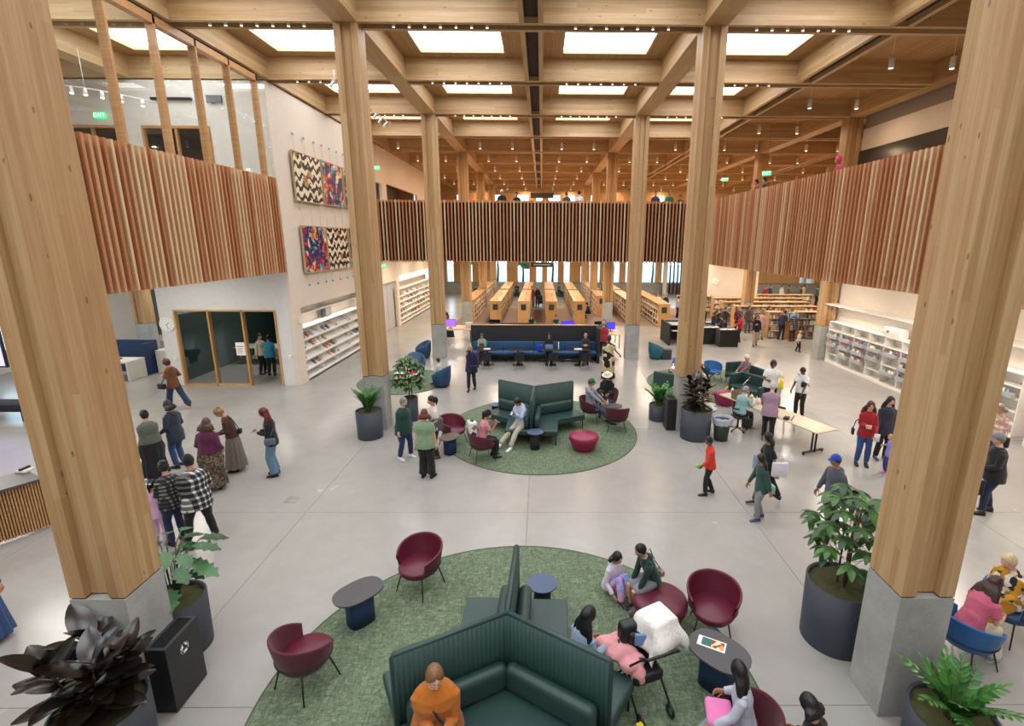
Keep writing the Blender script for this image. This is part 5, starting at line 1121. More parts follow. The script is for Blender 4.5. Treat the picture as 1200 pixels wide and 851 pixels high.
def mesh_obj(name, me, mat, parent):
    me.materials.clear(); me.materials.append(mat); me.name = name
    o = bpy.data.objects.new(name, me); C.objects.link(o); o.parent = parent; return o
def head_pts(s, grow=None, nt=22, na=28):
    """deformed sphere grid for a head about its centre; faces -Y. grow(az, el, x, y, z) -> extra scale for hair"""
    vs = []; fs = []
    def P(el, az):
        ce = cos(el); dx, dy, dz = ce*sin(az), -ce*cos(az), sin(el)
        x, y, z = 0.074*dx, 0.094*dy, 0.116*dz
        if z < 0:
            q = min(1, -z/0.116); x *= 1-0.34*q**1.3
            if y > 0: y *= 1-0.45*q
            else: y *= 1-0.10*q*q
        if grow is None and dy < 0:
            def g(cx_, cz, sx, sz): return math.exp(-((x-cx_)/sx)**2-((z-cz)/sz)**2)
            y -= 0.022*g(0, -0.022, 0.011, 0.018)+0.008*g(0, 0.006, 0.008, 0.022)+0.004*g(0, -0.058, 0.020, 0.008)+0.007*g(0, -0.094, 0.02, 0.014)+0.004*g(0, 0.034, 0.045, 0.008)
            y += 0.007*g(0.031, 0.010, 0.016, 0.011)+0.007*g(-0.031, 0.010, 0.016, 0.011)
        if grow is not None:
            k = grow(az, el); x *= k; y *= k; z *= k
        return (x*s, y*s, z*s)
    for i in range(1, nt):
        for k in range(na): vs.append(P(-pi/2+pi*i/nt, -pi+2*pi*k/na))
    vs.append(P(-pi/2, 0)); vs.append(P(pi/2, 0)); B, T = len(vs)-2, len(vs)-1
    for i in range(nt-2):
        for k in range(na): fs.append((i*na+k, i*na+(k+1) % na, (i+1)*na+(k+1) % na, (i+1)*na+k))
    for k in range(na): fs.append((B, (k+1) % na, k)); fs.append((T, (nt-2)*na+k, (nt-2)*na+(k+1) % na))
    return vs, fs
def add_hand(mb, wrist, d, n, s, side, curl=0.5):
    """palm and five fingers: d along the hand, n out of the palm, side +1 left hand"""
    d = d.normalized(); n = (n-d*n.dot(d)).normalized(); l = d.cross(n)*side     # l points to the thumb side
    mb.tube([wrist-d*0.02*s, wrist+d*0.02*s, wrist+d*0.055*s, wrist+d*0.088*s], [(0.024*s, 0.018*s), (0.032*s, 0.015*s), (0.041*s, 0.014*s), (0.038*s, 0.011*s)], 10, upv=n)
    for k, (off, ln_) in enumerate(((0.029, 0.068), (0.010, 0.078), (-0.010, 0.073), (-0.028, 0.058))):
        p = wrist+d*0.08*s+l*off*s; c = curl*(1+0.12*k)
        q = [p]; a = 0.0
        for j, f in enumerate((0.42, 0.32, 0.26)):
            a += c*(0.55 if j == 0 else 0.9); v = d*cos(a)+n*sin(a)+l*(off*0.9); p = p+v.normalized()*ln_*f*s*1.15; q.append(p)
        mb.tube(q, [0.0095*s, 0.009*s, 0.008*s, 0.0062*s], 7)
    p0 = wrist+d*0.022*s+l*0.028*s; p1 = p0+(d*0.6+l*0.75+n*0.25).normalized()*0.036*s; p2 = p1+(d*0.85+l*0.25+n*0.45*(0.5+curl)).normalized()*0.030*s; p3 = p2+(d*0.9+n*0.5*curl).normalized()*0.022*s
    mb.tube([p0-l*0.012*s, p0, p1, p2, p3], [0.014*s, 0.0135*s, 0.0105*s, 0.0095*s, 0.0068*s], 7)
STAND = dict(kind='stand')
def person(label, loc, face, H=1.68, pose=None, top=None, bottom=None, shoes='1c1c1e', hair=('short', '1a1412'), skn=MID, girth=1.0, lod=1, group=None, coat=None, extras=(), fem=False, z0=0.0):
    """face = world heading in degrees (0 = +X, 90 = +Y). pose keys: kind, lean, side, hd (head down), ht (head turn), hl, hr (hand targets), fl, fr (feet), seat, curl"""
    ps = dict(kind='stand', lean=2, bend=0, hd=8, ht=0, seat=0.45, curl=0.5, tw=0); ps.update(pose or {})
    s = H/1.7; g = girth; sit = ps['kind'] in ('sit', 'floor')
    root = thing('person', label, 'person', (loc[0], loc[1], z0), radians(face+90), group)
    hz = {'stand': 0.93, 'sit': ps['seat']/s+0.10, 'floor': ps['seat']/s+0.09}[ps['kind']]
    P = V3(0, ps.get('pf', 0), hz)*s
    ln, bd = radians(ps['lean']), radians(ps['lean']+ps['bend']); sd = radians(ps['tw'])
    up1 = V3(sin(sd), sin(ln), cos(ln)).normalized(); up2 = V3(sin(sd), sin(bd), cos(bd)).normalized()
    W_ = P+up1*0.16*s; Ch = W_+up2*0.20*s; Nk = Ch+up2*0.155*s
    fwd = V3(0, cos(bd), -sin(bd)); sw = 0.142 if fem else 0.160
    sw = sw*(0.85+0.15*g)
    lf = Vector((1, 0, 0)); lf = (lf-up2*lf.dot(up2)).normalized()
    SL, SR = Nk-up2*0.072*s+lf*sw*s, Nk-up2*0.072*s-lf*sw*s
    hl = V3(*ps.get('hl', (0.27, 0.06, 0.78)))*s; hr = V3(*ps.get('hr', (-0.27, 0.06, 0.78)))*s
    EL, WL = ik(SL, hl, 0.285*s, 0.245*s, V3(0.35, -1, -0.5)); ER, WR = ik(SR, hr, 0.285*s, 0.245*s, V3(-0.35, -1, -0.5))
    hw = 0.078+0.012*(g-1)
    HL, HR = P+V3(hw, 0, -0.02)*s, P+V3(-hw, 0, -0.02)*s
    dfl = {'stand': ((0.11, 0.0), (-0.11, 0.0)), 'sit': ((0.13, 0.46), (-0.13, 0.46)), 'floor': ((0.2, 0.35), (-0.2, 0.35))}[ps['kind']]
    fl, fr = ps.get('fl', dfl[0]), ps.get('fr', dfl[1])
    az = lambda f: f[2] if len(f) > 2 else 0.085
    AL, AR = V3(fl[0], fl[1], az(fl))*s, V3(fr[0], fr[1], az(fr))*s
    kh = V3(0, 1, 0.6) if ps['kind'] != 'floor' else V3(0, 0.5, 1)
    khl = V3(*ps['kl']) if 'kl' in ps else kh; khr = V3(*ps['kr']) if 'kr' in ps else kh
    KL, AL = ik(HL, AL, 0.425*s, 0.415*s, khl); KR, AR = ik(HR, AR, 0.425*s, 0.415*s, khr)
    # ---- body
    b = MB()
    def torso(mb, e=0.0, lo=-0.11, neck=True, k=1.0):
        r = lambda a, c: ((a*g+e)*s, (c*g+e)*s)
        pts = [P+up1*lo*s, P, W_, W_+up2*0.10*s, Ch, Ch+up2*0.085*s]; rr = [r(.135, .10), r(.158, .118), r(.135, .10), r(.145, .105), r(.150, .11), r(.118, .085)]
        if neck: pts += [Nk-up2*0.02*s, Nk+up2*0.02*s]; rr += [((0.085+e*0.5)*s, (0.066+e*0.5)*s), ((0.055+e*0.3)*s, (0.055+e*0.3)*s)]
        mb.tube(pts, rr, 20, upv=fwd)
    torso(b)
    b.tube([SL+lf*-0.06*s, SL+(EL-SL)*0.12, EL, WL], [0.046*s, 0.047*s, 0.038*s, 0.026*s], 10); b.tube([SR+lf*0.06*s, SR+(ER-SR)*0.12, ER, WR], [0.046*s, 0.047*s, 0.038*s, 0.026*s], 10)
    for h_, k_, a_ in ((HL, KL, AL), (HR, KR, AR)):
        b.tube([h_, h_+(k_-h_)*0.4, k_, k_+(a_-k_)*0.3, a_], [0.080*g*s, 0.076*g*s, 0.053*s, 0.054*s, 0.038*s], 12)
    hdn, htn = radians(ps['hd']+ps['lean']*0.4+ps['bend']*0.4), radians(ps['ht'])
    hrot = Matrix.Rotation(htn, 4, 'Z') @ Matrix.Rotation(hdn, 4, 'X')
    Hc = Nk+up2*0.05*s+(hrot.to_3x3() @ V3(0, 0.022, 0.115))*s
    b.tube([Nk-up2*0.03*s, Nk+up2*0.03*s, Hc-Vector((0, 0, 0.03*s))], [0.058*s, 0.052*s, 0.050*s], 12)
    hm = Matrix.Translation(Hc) @ hrot
    hv, hf = head_pts(s*1.09)
    def local_to_head(mb, st): mb.xform(hm, st)
    fine = lod >= 2
    hands = MB()
    for (w_, e_, sgn) in ((WL, EL, 1), (WR, ER, -1)):
        d_ = (w_-e_).normalized(); nrm = ps.get('palm', None)
        nv = V3(-sgn, 0, 0) if nrm is None else V3(*nrm)
        if abs(d_.dot(nv.normalized())) > 0.9: nv = V3(0, 0, -1)
        hd_ = d_ if nrm is None else (d_+V3(-sgn*0.35, 0.1, 0)).normalized()
        add_hand(hands, w_, hd_, nv, s, sgn, ps['curl'])
    ears = MB()
    st = len(ears.v); ears.ball((0.076*s, 0.006*s, -0.002*s), (0.010*s, 0.018*s, 0.030*s), 8, 6); ears.ball((-0.076*s, 0.006*s, -0.002*s), (0.010*s, 0.018*s, 0.030*s), 8, 6); ears.xform(hm, st)
    sk = skin(skn)
    if fine:
        b.add(hands.v, hands.f); st = len(b.v); b.add(hv, hf); b.xform(hm, st); b.add(ears.v, ears.f)
        bm_ = remeshed(b, 0.0055*s, 1)
    else:
        m0 = remeshed(b, 0.016*s if lod else 0.022*s, 2)
        nv_ = len(m0.vertices); co = np.empty(nv_*3, np.float32); m0.vertices.foreach_get('co', co)
        fin_ = MB(); fin_.add([tuple(v) for v in co.reshape(-1, 3).tolist()], [tuple(p.vertices) for p in m0.polygons], True)
        bpy.data.meshes.remove(m0)
        fin_.add(hands.v, hands.f, True); st = len(fin_.v); fin_.add(hv, hf, True); fin_.xform(hm, st); fin_.add(ears.v, ears.f, True)
        bm_ = fin_.mesh('body', sk)
    body = mesh_obj('body', bm_, sk, root)
    vx = 0.008 if fine else (0.014 if lod else 0.02)
    seed = abs(hash_(label))
    # ---- face
    if lod:
        for sx in (-1, 1):
            e = MB(); e.ball((sx*0.033*s, -0.0905*s, 0.011*s), (0.012*s, 0.008*s, 0.0065*s), 8, 6); e.xform(hm); ey = e.build('eye', plain('eye_white', 'e8e2da', 0.3), root)
            i = MB(); i.ball((sx*0.033*s, -0.0978*s, 0.011*s), (0.0058*s, 0.003*s, 0.0058*s), 8, 6); i.xform(hm); i.build('iris', plain('dark_iris', '2a1a12', 0.2), ey)
            w = MB(); w.tube([(sx*0.016*s, -0.101*s, 0.036*s), (sx*0.033*s, -0.101*s, 0.039*s), (sx*0.050*s, -0.089*s, 0.034*s)], 0.003*s, 5); w.xform(hm); w.build('eyebrow', hairmat(hair[1]), root)
        mo = MB(); mo.tube([(-0.022*s, -0.088*s, -0.061*s), (0, -0.0985*s, -0.063*s), (0.022*s, -0.088*s, -0.061*s)], [0.003*s, 0.0055*s, 0.003*s], 6); mo.xform(hm); mo.build('mouth', plain('lips', '9a4a44', 0.4), root)
    # ---- hair and hats
    st_, hc = hair[0], hair[1]
    rr = random.Random(seed)
    def grow(az_, el):
        a = abs(az_)/pi   # 0 front, 1 back
        line = 0.62-1.0*min(1, a*1.8)-(0.35 if a > 0.5 else 0)
        if st_ in ('bob', 'long', 'curly', 'hijab'): line = 0.66-1.75*min(1, a*1.9)
        k = 1.10 if st_ != 'curly' else 1.22
        if st_ == 'thin': k = 1.04; 
        if st_ == 'hijab': line = 0.5-2.5*min(1, a*2.4); k = 1.14
        t_ = max(0, min(1, (el-line)/0.16)); j = 0.02*sin(az_*9+seed)*cos(el*7)*(2.2 if st_ == 'curly' else 1)
        return 0.93+t_*(k-0.93+j)
    if st_ != 'bald':
        hh = MB(); v_, f_ = head_pts(s*1.09, grow); hh.add(v_, f_, True)
        hh.xform(hm)
        back = hrot.to_3x3() @ V3(0, -1, 0)
        dn = Vector((0, 0, -1)); crown = hm @ Vector((0, 0.075*s, 0.03*s))
        L = hair[2] if len(hair) > 2 else 0.3
        if st_ in ('long', 'bob'):
            if st_ == 'bob': L = 0.12
            for k in range(9):
                aa = (k-4)/4; base_ = hm @ Vector((0.062*s*aa, (0.062-0.045*aa*aa)*s, 0.0)); lw = -up2*0.85+dn*0.15
                wv = 0.012*sin(k*2.1+seed); off = back*(0.035*s)
                q = [hm @ Vector((0.045*s*aa, 0.045*s, 0.05*s)), base_+back*0.004*s, base_+lw*(L*0.35)*s+off*1.0+lf*(wv+0.045*aa)*s, base_+lw*(L*0.7)*s+off*1.2+lf*(wv*1.5+0.075*aa)*s, base_+lw*L*s*(0.95+0.08*sin(k*3))+off*1.4]
                hh.tube(q, [0.02*s, 0.034*s, 0.043*s, 0.040*s, 0.014*s], 8)
        if st_ in ('ponytail', 'braid'):
            p = hm @ Vector((0, 0.10*s, 0.045*s)); q = [p-back*0.03*s, p+back*0.035*s, p+back*0.05*s+dn*0.08*s, p+back*0.03*s+dn*L*0.6*s, p+back*0.02*s+dn*L*s]
            hh.tube(q, [0.02*s, 0.028*s, 0.034*s, 0.028*s, 0.008*s], 9); hh.ball(tuple(p+back*0.02*s), 0.024*s, 8, 6)
        if st_ == 'bun': p = hm @ Vector((0, 0.075*s, 0.095*s)); hh.ball(tuple(p), 0.045*s, 10, 8)
        if st_ in ('long', 'bob', 'ponytail', 'braid') and lod: mesh_obj('hair', remeshed(hh, 0.009 if fine else 0.013, 4, 0.004, seed), hairmat(hc), root)
        else: hh.build('hair', hairmat(hc), root)
    for x in extras:
        kx = x[0]
        if kx == 'cap':
            c_ = MB(); v_, f_ = head_pts(s*1.09, lambda a_, e_: 0.9 if e_ < 0.30-0.35*abs(a_)/pi else 1.14); c_.add(v_, f_, True)
            sg = -1 if len(x) < 3 else 1
            c_.prism([(0.062*s*cos(a)*1.05, sg*(0.085+0.075*sin(a))*s) for a in [pi*k/10 for k in range(11)]]+[(-0.066*s, sg*0.05*s), (0.066*s, sg*0.05*s)], 0.036*s, 0.043*s); c_.xform(hm); c_.build('cap', cloth('cap_cloth', x[1]), root)
        elif kx == 'beanie':
            c_ = MB(); v_, f_ = head_pts(s*1.09, lambda a_, e_: 0.9 if e_ < 0.22-0.5*abs(a_)/pi else 1.15); c_.add(v_, f_, True); c_.xform(hm); c_.build('knit_hat', cloth('knit', x[1]), root)
        elif kx == 'sunhat':
            c_ = MB(); c_.lathe([(0.18*s, 0.045*s), (0.17*s, 0.055*s), (0.098*s, 0.058*s), (0.095*s, 0.12*s), (0.07*s, 0.145*s), (0.001, 0.15*s)], 24, sy=1.12); c_.xform(hm); c_.build('sun_hat', cloth('straw', x[1]), root)
        elif kx == 'mask':
            c_ = MB(); c_.ball((0, -0.075*s, -0.045*s), (0.055*s, 0.038*s, 0.045*s), 12, 8); c_.xform(hm); c_.build('face_mask', plain('mask_white', 'dfe8f2', 0.8), root)
        elif kx == 'headband':
            c_ = MB(); c_.tube([(0.083*s*cos(a), -0.10*s*sin(a)*0.2+0.0*s, 0.10*s*sin(a)+0.02*s) for a in [pi*k/10 for k in range(11)]], 0.009*s, 6); c_.xform(hm); c_.build('headband', cloth('headband', x[1]), root)
        elif kx == 'glasses':
            c_ = MB()
            for sx in (-1, 1): c_.tube([(sx*0.031*s+0.019*s*cos(a), -0.103*s, 0.009*s+0.015*s*sin(a)) for a in [2*pi*k/12 for k in range(12)]], 0.0018*s, 5, closed=True); c_.tube([(sx*0.05*s, -0.10*s, 0.012*s), (sx*0.078*s, 0, 0.008*s)], 0.0018*s, 5)
            c_.tube([(-0.012*s, -0.104*s, 0.012*s), (0.012*s, -0.104*s, 0.012*s)], 0.0018*s, 5); c_.xform(hm); c_.build('glasses', M['black'], root)
        elif kx == 'beard':
            c_ = MB(); v_, f_ = head_pts(s*1.09, lambda a_, e_: 1.05 if (e_ < -0.42 and abs(a_) < 1.5) else 0.9); c_.add(v_, f_, True); c_.xform(hm); c_.build('beard', hairmat(x[1]), root)
        elif kx == 'bow':
            c_ = MB(); p = Vector((0, 0.13*s, 0.045*s)); c_.ball((0.03*s, p.y, p.z), (0.03*s, 0.012*s, 0.02*s)); c_.ball((-0.03*s, p.y, p.z), (0.03*s, 0.012*s, 0.02*s)); c_.xform(hm); c_.build('hair_bow', cloth('bow', x[1]), root)
    # ---- clothing
    def sleeves(mb, e, long_):
        for S_, E_, Wr, sg in ((SL, EL, WL, -1), (SR, ER, WR, 1)):
            if long_ == 'long': mb.tube([S_+lf*sg*0.07*s, S_+(E_-S_)*0.15, E_, E_+(Wr-E_)*0.5, Wr-(Wr-E_)*0.04], [(0.040+e)*s*g**.5, (0.048+e)*s*g**.5, (0.042+e)*s, (0.038+e)*s, (0.029+e*0.8)*s], 12)
            elif long_ == 'short': mb.tube([S_+lf*sg*0.07*s, S_+(E_-S_)*0.15, S_+(E_-S_)*0.72], [(0.040+e)*s*g**.5, (0.048+e)*s*g**.5, (0.056+e)*s], 12)
            else: mb.tube([S_+lf*sg*0.07*s, S_+(E_-S_)*0.1], [(0.05+e)*s, (0.05+e)*s], 10)
    def garment(nm, mat, e, slv, lo, hood=False, flare=0.0):
        q = MB(); torso(q, e, lo=lo if not sit else max(lo, -0.05), neck=False); q.tube([W_+up1*0.02*s, P, P+up1*(lo if not sit else max(lo, -0.05))*s*1.15], [((.14*g+e)*s, (.105*g+e)*s), ((.172*g+e)*s, (.13*g+e)*s), ((.176*g+e)*s, (.135*g+e)*s)], 18, upv=fwd)
        r = lambda a, c: ((a*g+e)*s, (c*g+e)*s)
        q.tube([Ch+up2*0.04*s, Ch+up2*0.085*s, Nk-up2*0.02*s, Nk+up2*0.012*s], [r(.14, .10), r(.122, .09), ((0.085*g**.5+e)*s, (0.070*g**.5+e)*s), ((0.060+e*0.3)*s, (0.058+e*.3)*s)], 16, upv=fwd)
        for S_ in (SL, SR): q.tube([Nk-up2*0.045*s, S_-up2*0.004*s], [(0.042+e)*s, (0.032+e)*s], 10)
        sleeves(q, e, slv)
        if flare: q.tube([W_, P, P-Vector((0, 0, flare*s))], [r(.135, .10), r(.165, .125), r(.20, .16)], 18, upv=fwd)
        if hood: q.tube([Nk+up2*0.0*s-fwd*0.06*s, Nk-up2*0.05*s-fwd*0.10*s, Nk-up2*0.12*s-fwd*0.09*s], [(0.07*s, 0.035*s), (0.09*s, 0.045*s), (0.05*s, 0.02*s)], 10, upv=fwd)
        return mesh_obj(nm, remeshed(q, vx, 2, 0.006, seed), mat, root)
    kind = bottom[0] if bottom else None
    if top: garment(top[3] if len(top) > 3 else 'shirt', top[0], 0.016, top[1], -0.015 if kind == 'skirt' else -(top[2] if len(top) > 2 else 0.10), hood='hood' in extras or (len(top) > 4 and top[4]))
    if coat: garment(coat[3] if len(coat) > 3 else 'jacket', coat[0], 0.032, coat[1], -0.12, hood=len(coat) > 4 and coat[4], flare=coat[2])
    if kind in ('trousers', 'wide', 'shorts'):
        q = MB(); e = 0.014 if kind == 'trousers' else 0.02
        rr_ = lambda a, c: ((a*g+e)*s, (c*g+e)*s)
        q.tube([P-up1*0.10*s, P, P+up1*0.08*s], [rr_(.12, .09), rr_(.148, .108), rr_(.135, .098)], 18, upv=fwd)
        for h_, k_, a_ in ((HL, KL, AL), (HR, KR, AR)):
            if kind == 'shorts': q.tube([h_+up1*0.03*s, h_+(k_-h_)*0.4, h_+(k_-h_)*0.95], [(0.09*g+e)*s, (0.088*g+e)*s, (0.075+e)*s], 14)
            elif kind == 'wide': q.tube([h_+up1*0.03*s, h_+(k_-h_)*0.4, k_, k_+(a_-k_)*0.5, a_+(k_-a_)*0.03], [(0.080*g+e)*s, (0.082*g+e)*s, (0.07+e)*s, (0.072+e)*s, (0.078+e)*s], 14)
            else: q.tube([h_+up1*0.03*s, h_+(k_-h_)*0.4, k_, k_+(a_-k_)*0.35, a_+(k_-a_)*0.06], [(0.080*g+e)*s, (0.078*g+e)*s, (0.056+e)*s, (0.058+e)*s, (0.046+e)*s], 14)
        mesh_obj('trousers' if kind != 'shorts' else 'shorts', remeshed(q, vx, 2, 0.006, seed+3), bottom[1], root)
    elif kind == 'skirt':
        q = MB(); zb = bottom[2]*s; n = 48; pts = []; lo = P-up1*0.0
        zs = [P.z+0.10*s, P.z, P.z-0.15*s, (P.z+zb)/2, zb]; rx = [0.145*g+.012, 0.172*g, 0.20*g, 0.23, 0.28]; ry = [0.10*g+.012, 0.13*g, 0.16*g, 0.19, 0.24]
        vs = []
        for j, z_ in enumerate(zs):
            off = P+up1*((z_-P.z)/1.0) if z_ > P.z else P
            for k in range(n):
                a = 2*pi*k/n; fl_ = 1+0.07*(j/4)*(1 if k % 4 < 2 else -1); vs.append((off.x+rx[j]*s*cos(a)*fl_, off.y+ry[j]*s*sin(a)*fl_, z_))
        q.add(vs, [(j*n+(k+1) % n, j*n+k, (j+1)*n+k, (j+1)*n+(k+1) % n) for j in range(4) for k in range(n)], True)
        q.build('skirt', bottom[1], root)
    elif kind == 'sitskirt':
        q = MB(); q.tube([P+up1*0.1*s, P, P+(KL+KR-2*P)*0.25+V3(0, 0, -0.01), (KL+KR)/2+V3(0, 0.02, -0.03)], [(0.15*g*s, 0.11*g*s), (0.18*g*s, 0.13*s), (0.2*s, 0.11*s), (0.17*s, 0.10*s)], 20); mesh_obj('skirt', remeshed(q, vx, 2, 0.008, seed+4), bottom[1], root)
    if shoes:
        sm = plain('shoe_'+shoes, shoes, 0.6); so = plain('sole', 'dddad2' if shoes not in ('1c1c1e',) else '1c1c1e', 0.6)
        for a_, k_, f in ((AL, KL, fl), (AR, KR, fr)):
            q = MB(); q.tube([(0, 0.07*s, -0.045*s), (0, 0.03*s, -0.032*s), (0, -0.06*s, -0.045*s), (0, -0.15*s, -0.058*s), (0, -0.185*s, -0.066*s)], [(0.030*s, 0.028*s), (0.040*s, 0.046*s), (0.044*s, 0.034*s), (0.043*s, 0.025*s), (0.034*s, 0.018*s)], 12, upv=(0, 0, 1))
            q.tube([(0, 0.03*s, -0.03*s), (0, 0.02*s, 0.02*s)], [0.038*s, 0.042*s], 10)
            tt = ps.get('toe', (0, 0)); ta = radians(tt[0] if a_ is AL else -tt[1]); sl_ = (f[3] if len(f) > 3 else 0)
            m4 = Matrix.Translation(a_) @ Matrix.Rotation(ta, 4, 'Z') @ Matrix.Rotation(radians(sl_), 4, 'X')
            q.xform(m4); so_ = MB(); so_.tube([(0, 0.075*s, -0.074*s), (0, 0, -0.076*s), (0, -0.10*s, -0.076*s), (0, -0.19*s, -0.074*s)], [(0.030*s, 0.010*s), (0.036*s, 0.010*s), (0.046*s, 0.010*s), (0.036*s, 0.009*s)], 12, upv=(0, 0, 1)); so_.xform(m4)
            ob = q.build('shoe', sm, root); so_.build('sole', so, ob)
    J = dict(root=root, WL=WL, WR=WR, P=P, Ch=Ch, Nk=Nk, SL=SL, SR=SR, up=up2, fwd=fwd, s=s, hm=hm, HL=HL, HR=HR, KL=KL, KR=KR, AL=AL, AR=AR, lf=lf, g=g)
    return J
def hash_(t):
    h = 7
    for ch in t: h = (h*31+ord(ch)) % 100003
    return h
def held(J, name, label, cat, mb, mat, at, rot=None, extra=()):
    """a thing carried by a person: top-level, placed in the world at the local point"""
    r = J['root']; t = thing(name, label, cat, (0, 0, 0)); wm = Matrix.Translation(r.location) @ Matrix.Rotation(r.rotation_euler.z, 4, 'Z') @ Matrix.Translation(at)
    if rot is not None: wm = wm @ rot
    t.matrix_world = wm; mb.build({'phone': 'phone_body', 'bag': 'pouch'}.get(name, 'body'), mat, t)
    for nm, m2, mt in extra: m2.build(nm, mt, t)
    return t
def phone(J, label, glow=True):
    p = (J['WL']+J['WR'])/2+V3(0, 0.09, 0.05)*J['s']; q = MB().rbox(-0.036, 0.036, -0.075, 0.075, -0.005, 0.005, 0.004, 2); sc_ = MB().box(-0.032, 0.032, -0.069, 0.069, 0.0052, 0.0058)
    return held(J, 'phone', label, 'phone', q, M['black'], p, Matrix.Rotation(radians(35), 4, 'X'), [('screen', sc_, emit('phone_screen', '9fb4c8', 0.5))])
def bag(J, label, col, at, size=(0.13, 0.06, 0.10), strap=None, name='shoulder_bag', mat=None):
    a, b_, c_ = size; q = MB().rbox(-a, a, -b_, b_, -c_, c_, 0.03, 3); ex = []
    if strap is not None:
        st = MB(); A = Vector(at); pts = [Vector((0, 0, c_*0.9))]+[Vector(p)-A for p in strap]+[Vector((0, 0, c_*0.9))]; st.tube(pts, 0.009, 6); ex = [('strap', st, mat or cloth('strap_web', col))]
    return held(J, name, label, 'bag', q, mat or cloth('bag_cloth', col), Vector(at), None, ex)
for q, nm, m_, t, vx_, wr in LATE: late_remesh(q, nm, m_, t, vx_, wr)
# ================================================================ THE PEOPLE
K = cloth
JN, BLK, NVY = K('denim', '33507a'), K('black_cloth', '16161a'), K('navy_cloth', '1c2744')
def tr(m, kind='trousers'): return (kind, m)
PH = dict(hl=(0.06, 0.27, 1.14), hr=(-0.07, 0.25, 1.12), curl=1.0, hd=22, palm=(0, -0.5, 0.85))
def P_(*d, **k):
    r = {}
    for x in d: r.update(x)
    r.update(k); return r
WALK = dict(fl=(0.09, 0.30, 0.085, 0), fr=(-0.08, -0.32, 0.13, -25), hl=(0.26, -0.10, 0.80), hr=(-0.26, 0.20, 0.86), lean=5)
# --- left queue
j = person('person walking away in a brown suede jacket with curly auburn hair and wide jeans', (-11.75, 15.85), 168, 1.68, P_(WALK, PH, fl=(0.09, 0.22), fr=(-0.08, -0.42, 0.14, -35), hl=(0.08, 0.26, 1.15), hr=(-0.2, 0.2, 1.1)), top=(K('suede', '74482a'), 'long', 0.16, 'jacket'), bottom=tr(K('dark_denim', '22365c'), 'wide'), shoes='6a3a26', hair=('curly', '4a2418'), fem=True, extras=[('mask', 'x')])
bag(j, 'black shoulder bag on the hip of the person in brown suede', '121214', (0.30, -0.12, 0.85), (0.06, 0.13, 0.09), [(0.2, -0.12, 1.1), (0.05, 0.1, 1.42), (-0.1, 0.0, 1.42)])
person('person in an olive grey top and long black skirt at the column edge', (-8.80, 10.95), 150, 1.62, P_(PH, hd=5), top=(K('olive', '5b6156'), 'long', 0.14), bottom=('skirt', BLK, 0.08), hair=('bun', '141010'), fem=True, girth=1.35)
person('person in a dark navy hooded jacket with black shoulder length hair', (-8.62, 11.5), 172, 1.68, P_(hl=(0.2, 0.2, 0.95), hr=(-0.2, 0.2, 0.95)), top=(K('slate_jacket', '2c3344'), 'long', 0.2, 'hooded_jacket', True), bottom=tr(JN), hair=('bob', '161214'), skn=TAN, girth=1.1)
person('woman in a maroon sweater and mottled long skirt seen from behind', (-7.05, 10.35), 103, 1.64, P_(hl=(0.2, 0.2, 1.0), hr=(-0.24, 0.1, 0.95)), top=(K('plum_sweater', '571c40'), 'long', 0.22), bottom=('skirt', pattern('mottled_skirt', ['5a4a3c', '7a6a58', '3c3028'], 26), 0.12), hair=('long', '4a3426', 0.2), fem=True, girth=1.35)
j = person('woman in a brown cardigan and pleated taupe skirt bending over her things', (-7.12, 11.3), 195, 1.64, P_(hl=(0.12, 0.3, 1.05), hr=(-0.12, 0.3, 1.0), hd=38, bend=12), top=(K('umber_knit', '4a2b20'), 'long', 0.10), bottom=('skirt', K('taupe_pleats', '756a5e'), 0.12), hair=('bun', '8a6b45'), fem=True)
held(j, 'patterned_bag', 'small black and white patterned bag held by the woman in the taupe skirt', 'bag', MB().rbox(-0.1, 0.1, -0.05, 0.05, -0.14, 0.1, 0.03), pattern('bag_print', ['e8e4dc', '1c1c1e', '8a8a88'], 30), V3(0, 0.42, 0.88))
bag(j, 'black camera bag on the back of the woman in the taupe skirt', '141416', (0.0, 0.17, 1.0), (0.07, 0.05, 0.06), [(0.1, 0.1, 1.3), (0.0, -0.05, 1.42), (-0.1, 0.0, 1.3)])
j = person('woman with long dark red hair reading her phone alone', (-6.05, 11.05), 198, 1.68, PH, top=(BLK, 'long', 0.12), bottom=tr(K('faded_denim', '5f7f98'), 'wide'), hair=('long', '5a1419', 0.42), fem=True)
phone(j, 'phone in the hands of the red-haired woman'); bag(j, 'grey blue crossbody bag of the red-haired woman', '5a6a7c', (0.2, 0.0, 0.92), (0.04, 0.12, 0.08), [(0.12, 0.08, 1.2), (-0.05, 0.0, 1.42), (-0.05, 0.12, 1.3), (0.1, -0.12, 1.1)])
person('heavy man in a black and white plaid shirt and black cap', (-5.98, 8.30), 140, 1.70, P_(hl=(0.12, 0.25, 1.1), hr=(-0.2, 0.25, 1.1), fl=(0.20, 0.1), fr=(-0.2, -0.05), hd=16), top=(pattern('plaid_flannel', ['17171a', '6a6a6c', 'd8d8d6'], 9, 'check'), 'long', 0.18), bottom=tr(BLK), hair=('short', '141010'), skn=TAN, girth=1.4, extras=[('cap', '161618')])
person('woman with a black bun close to the man in plaid', (-6.42, 8.28), 150, 1.60, P_(hl=(0.15, 0.25, 1.05), hr=(-0.1, 0.28, 1.1)), top=(pattern('dark_check', ['17171a', '3a3a3c', '8a8a88'], 14, 'check'), 'long', 0.12), bottom=tr(K('ink_denim', '1c2848')), hair=('bun', '141012'), skn=MID, fem=True, girth=1.15)
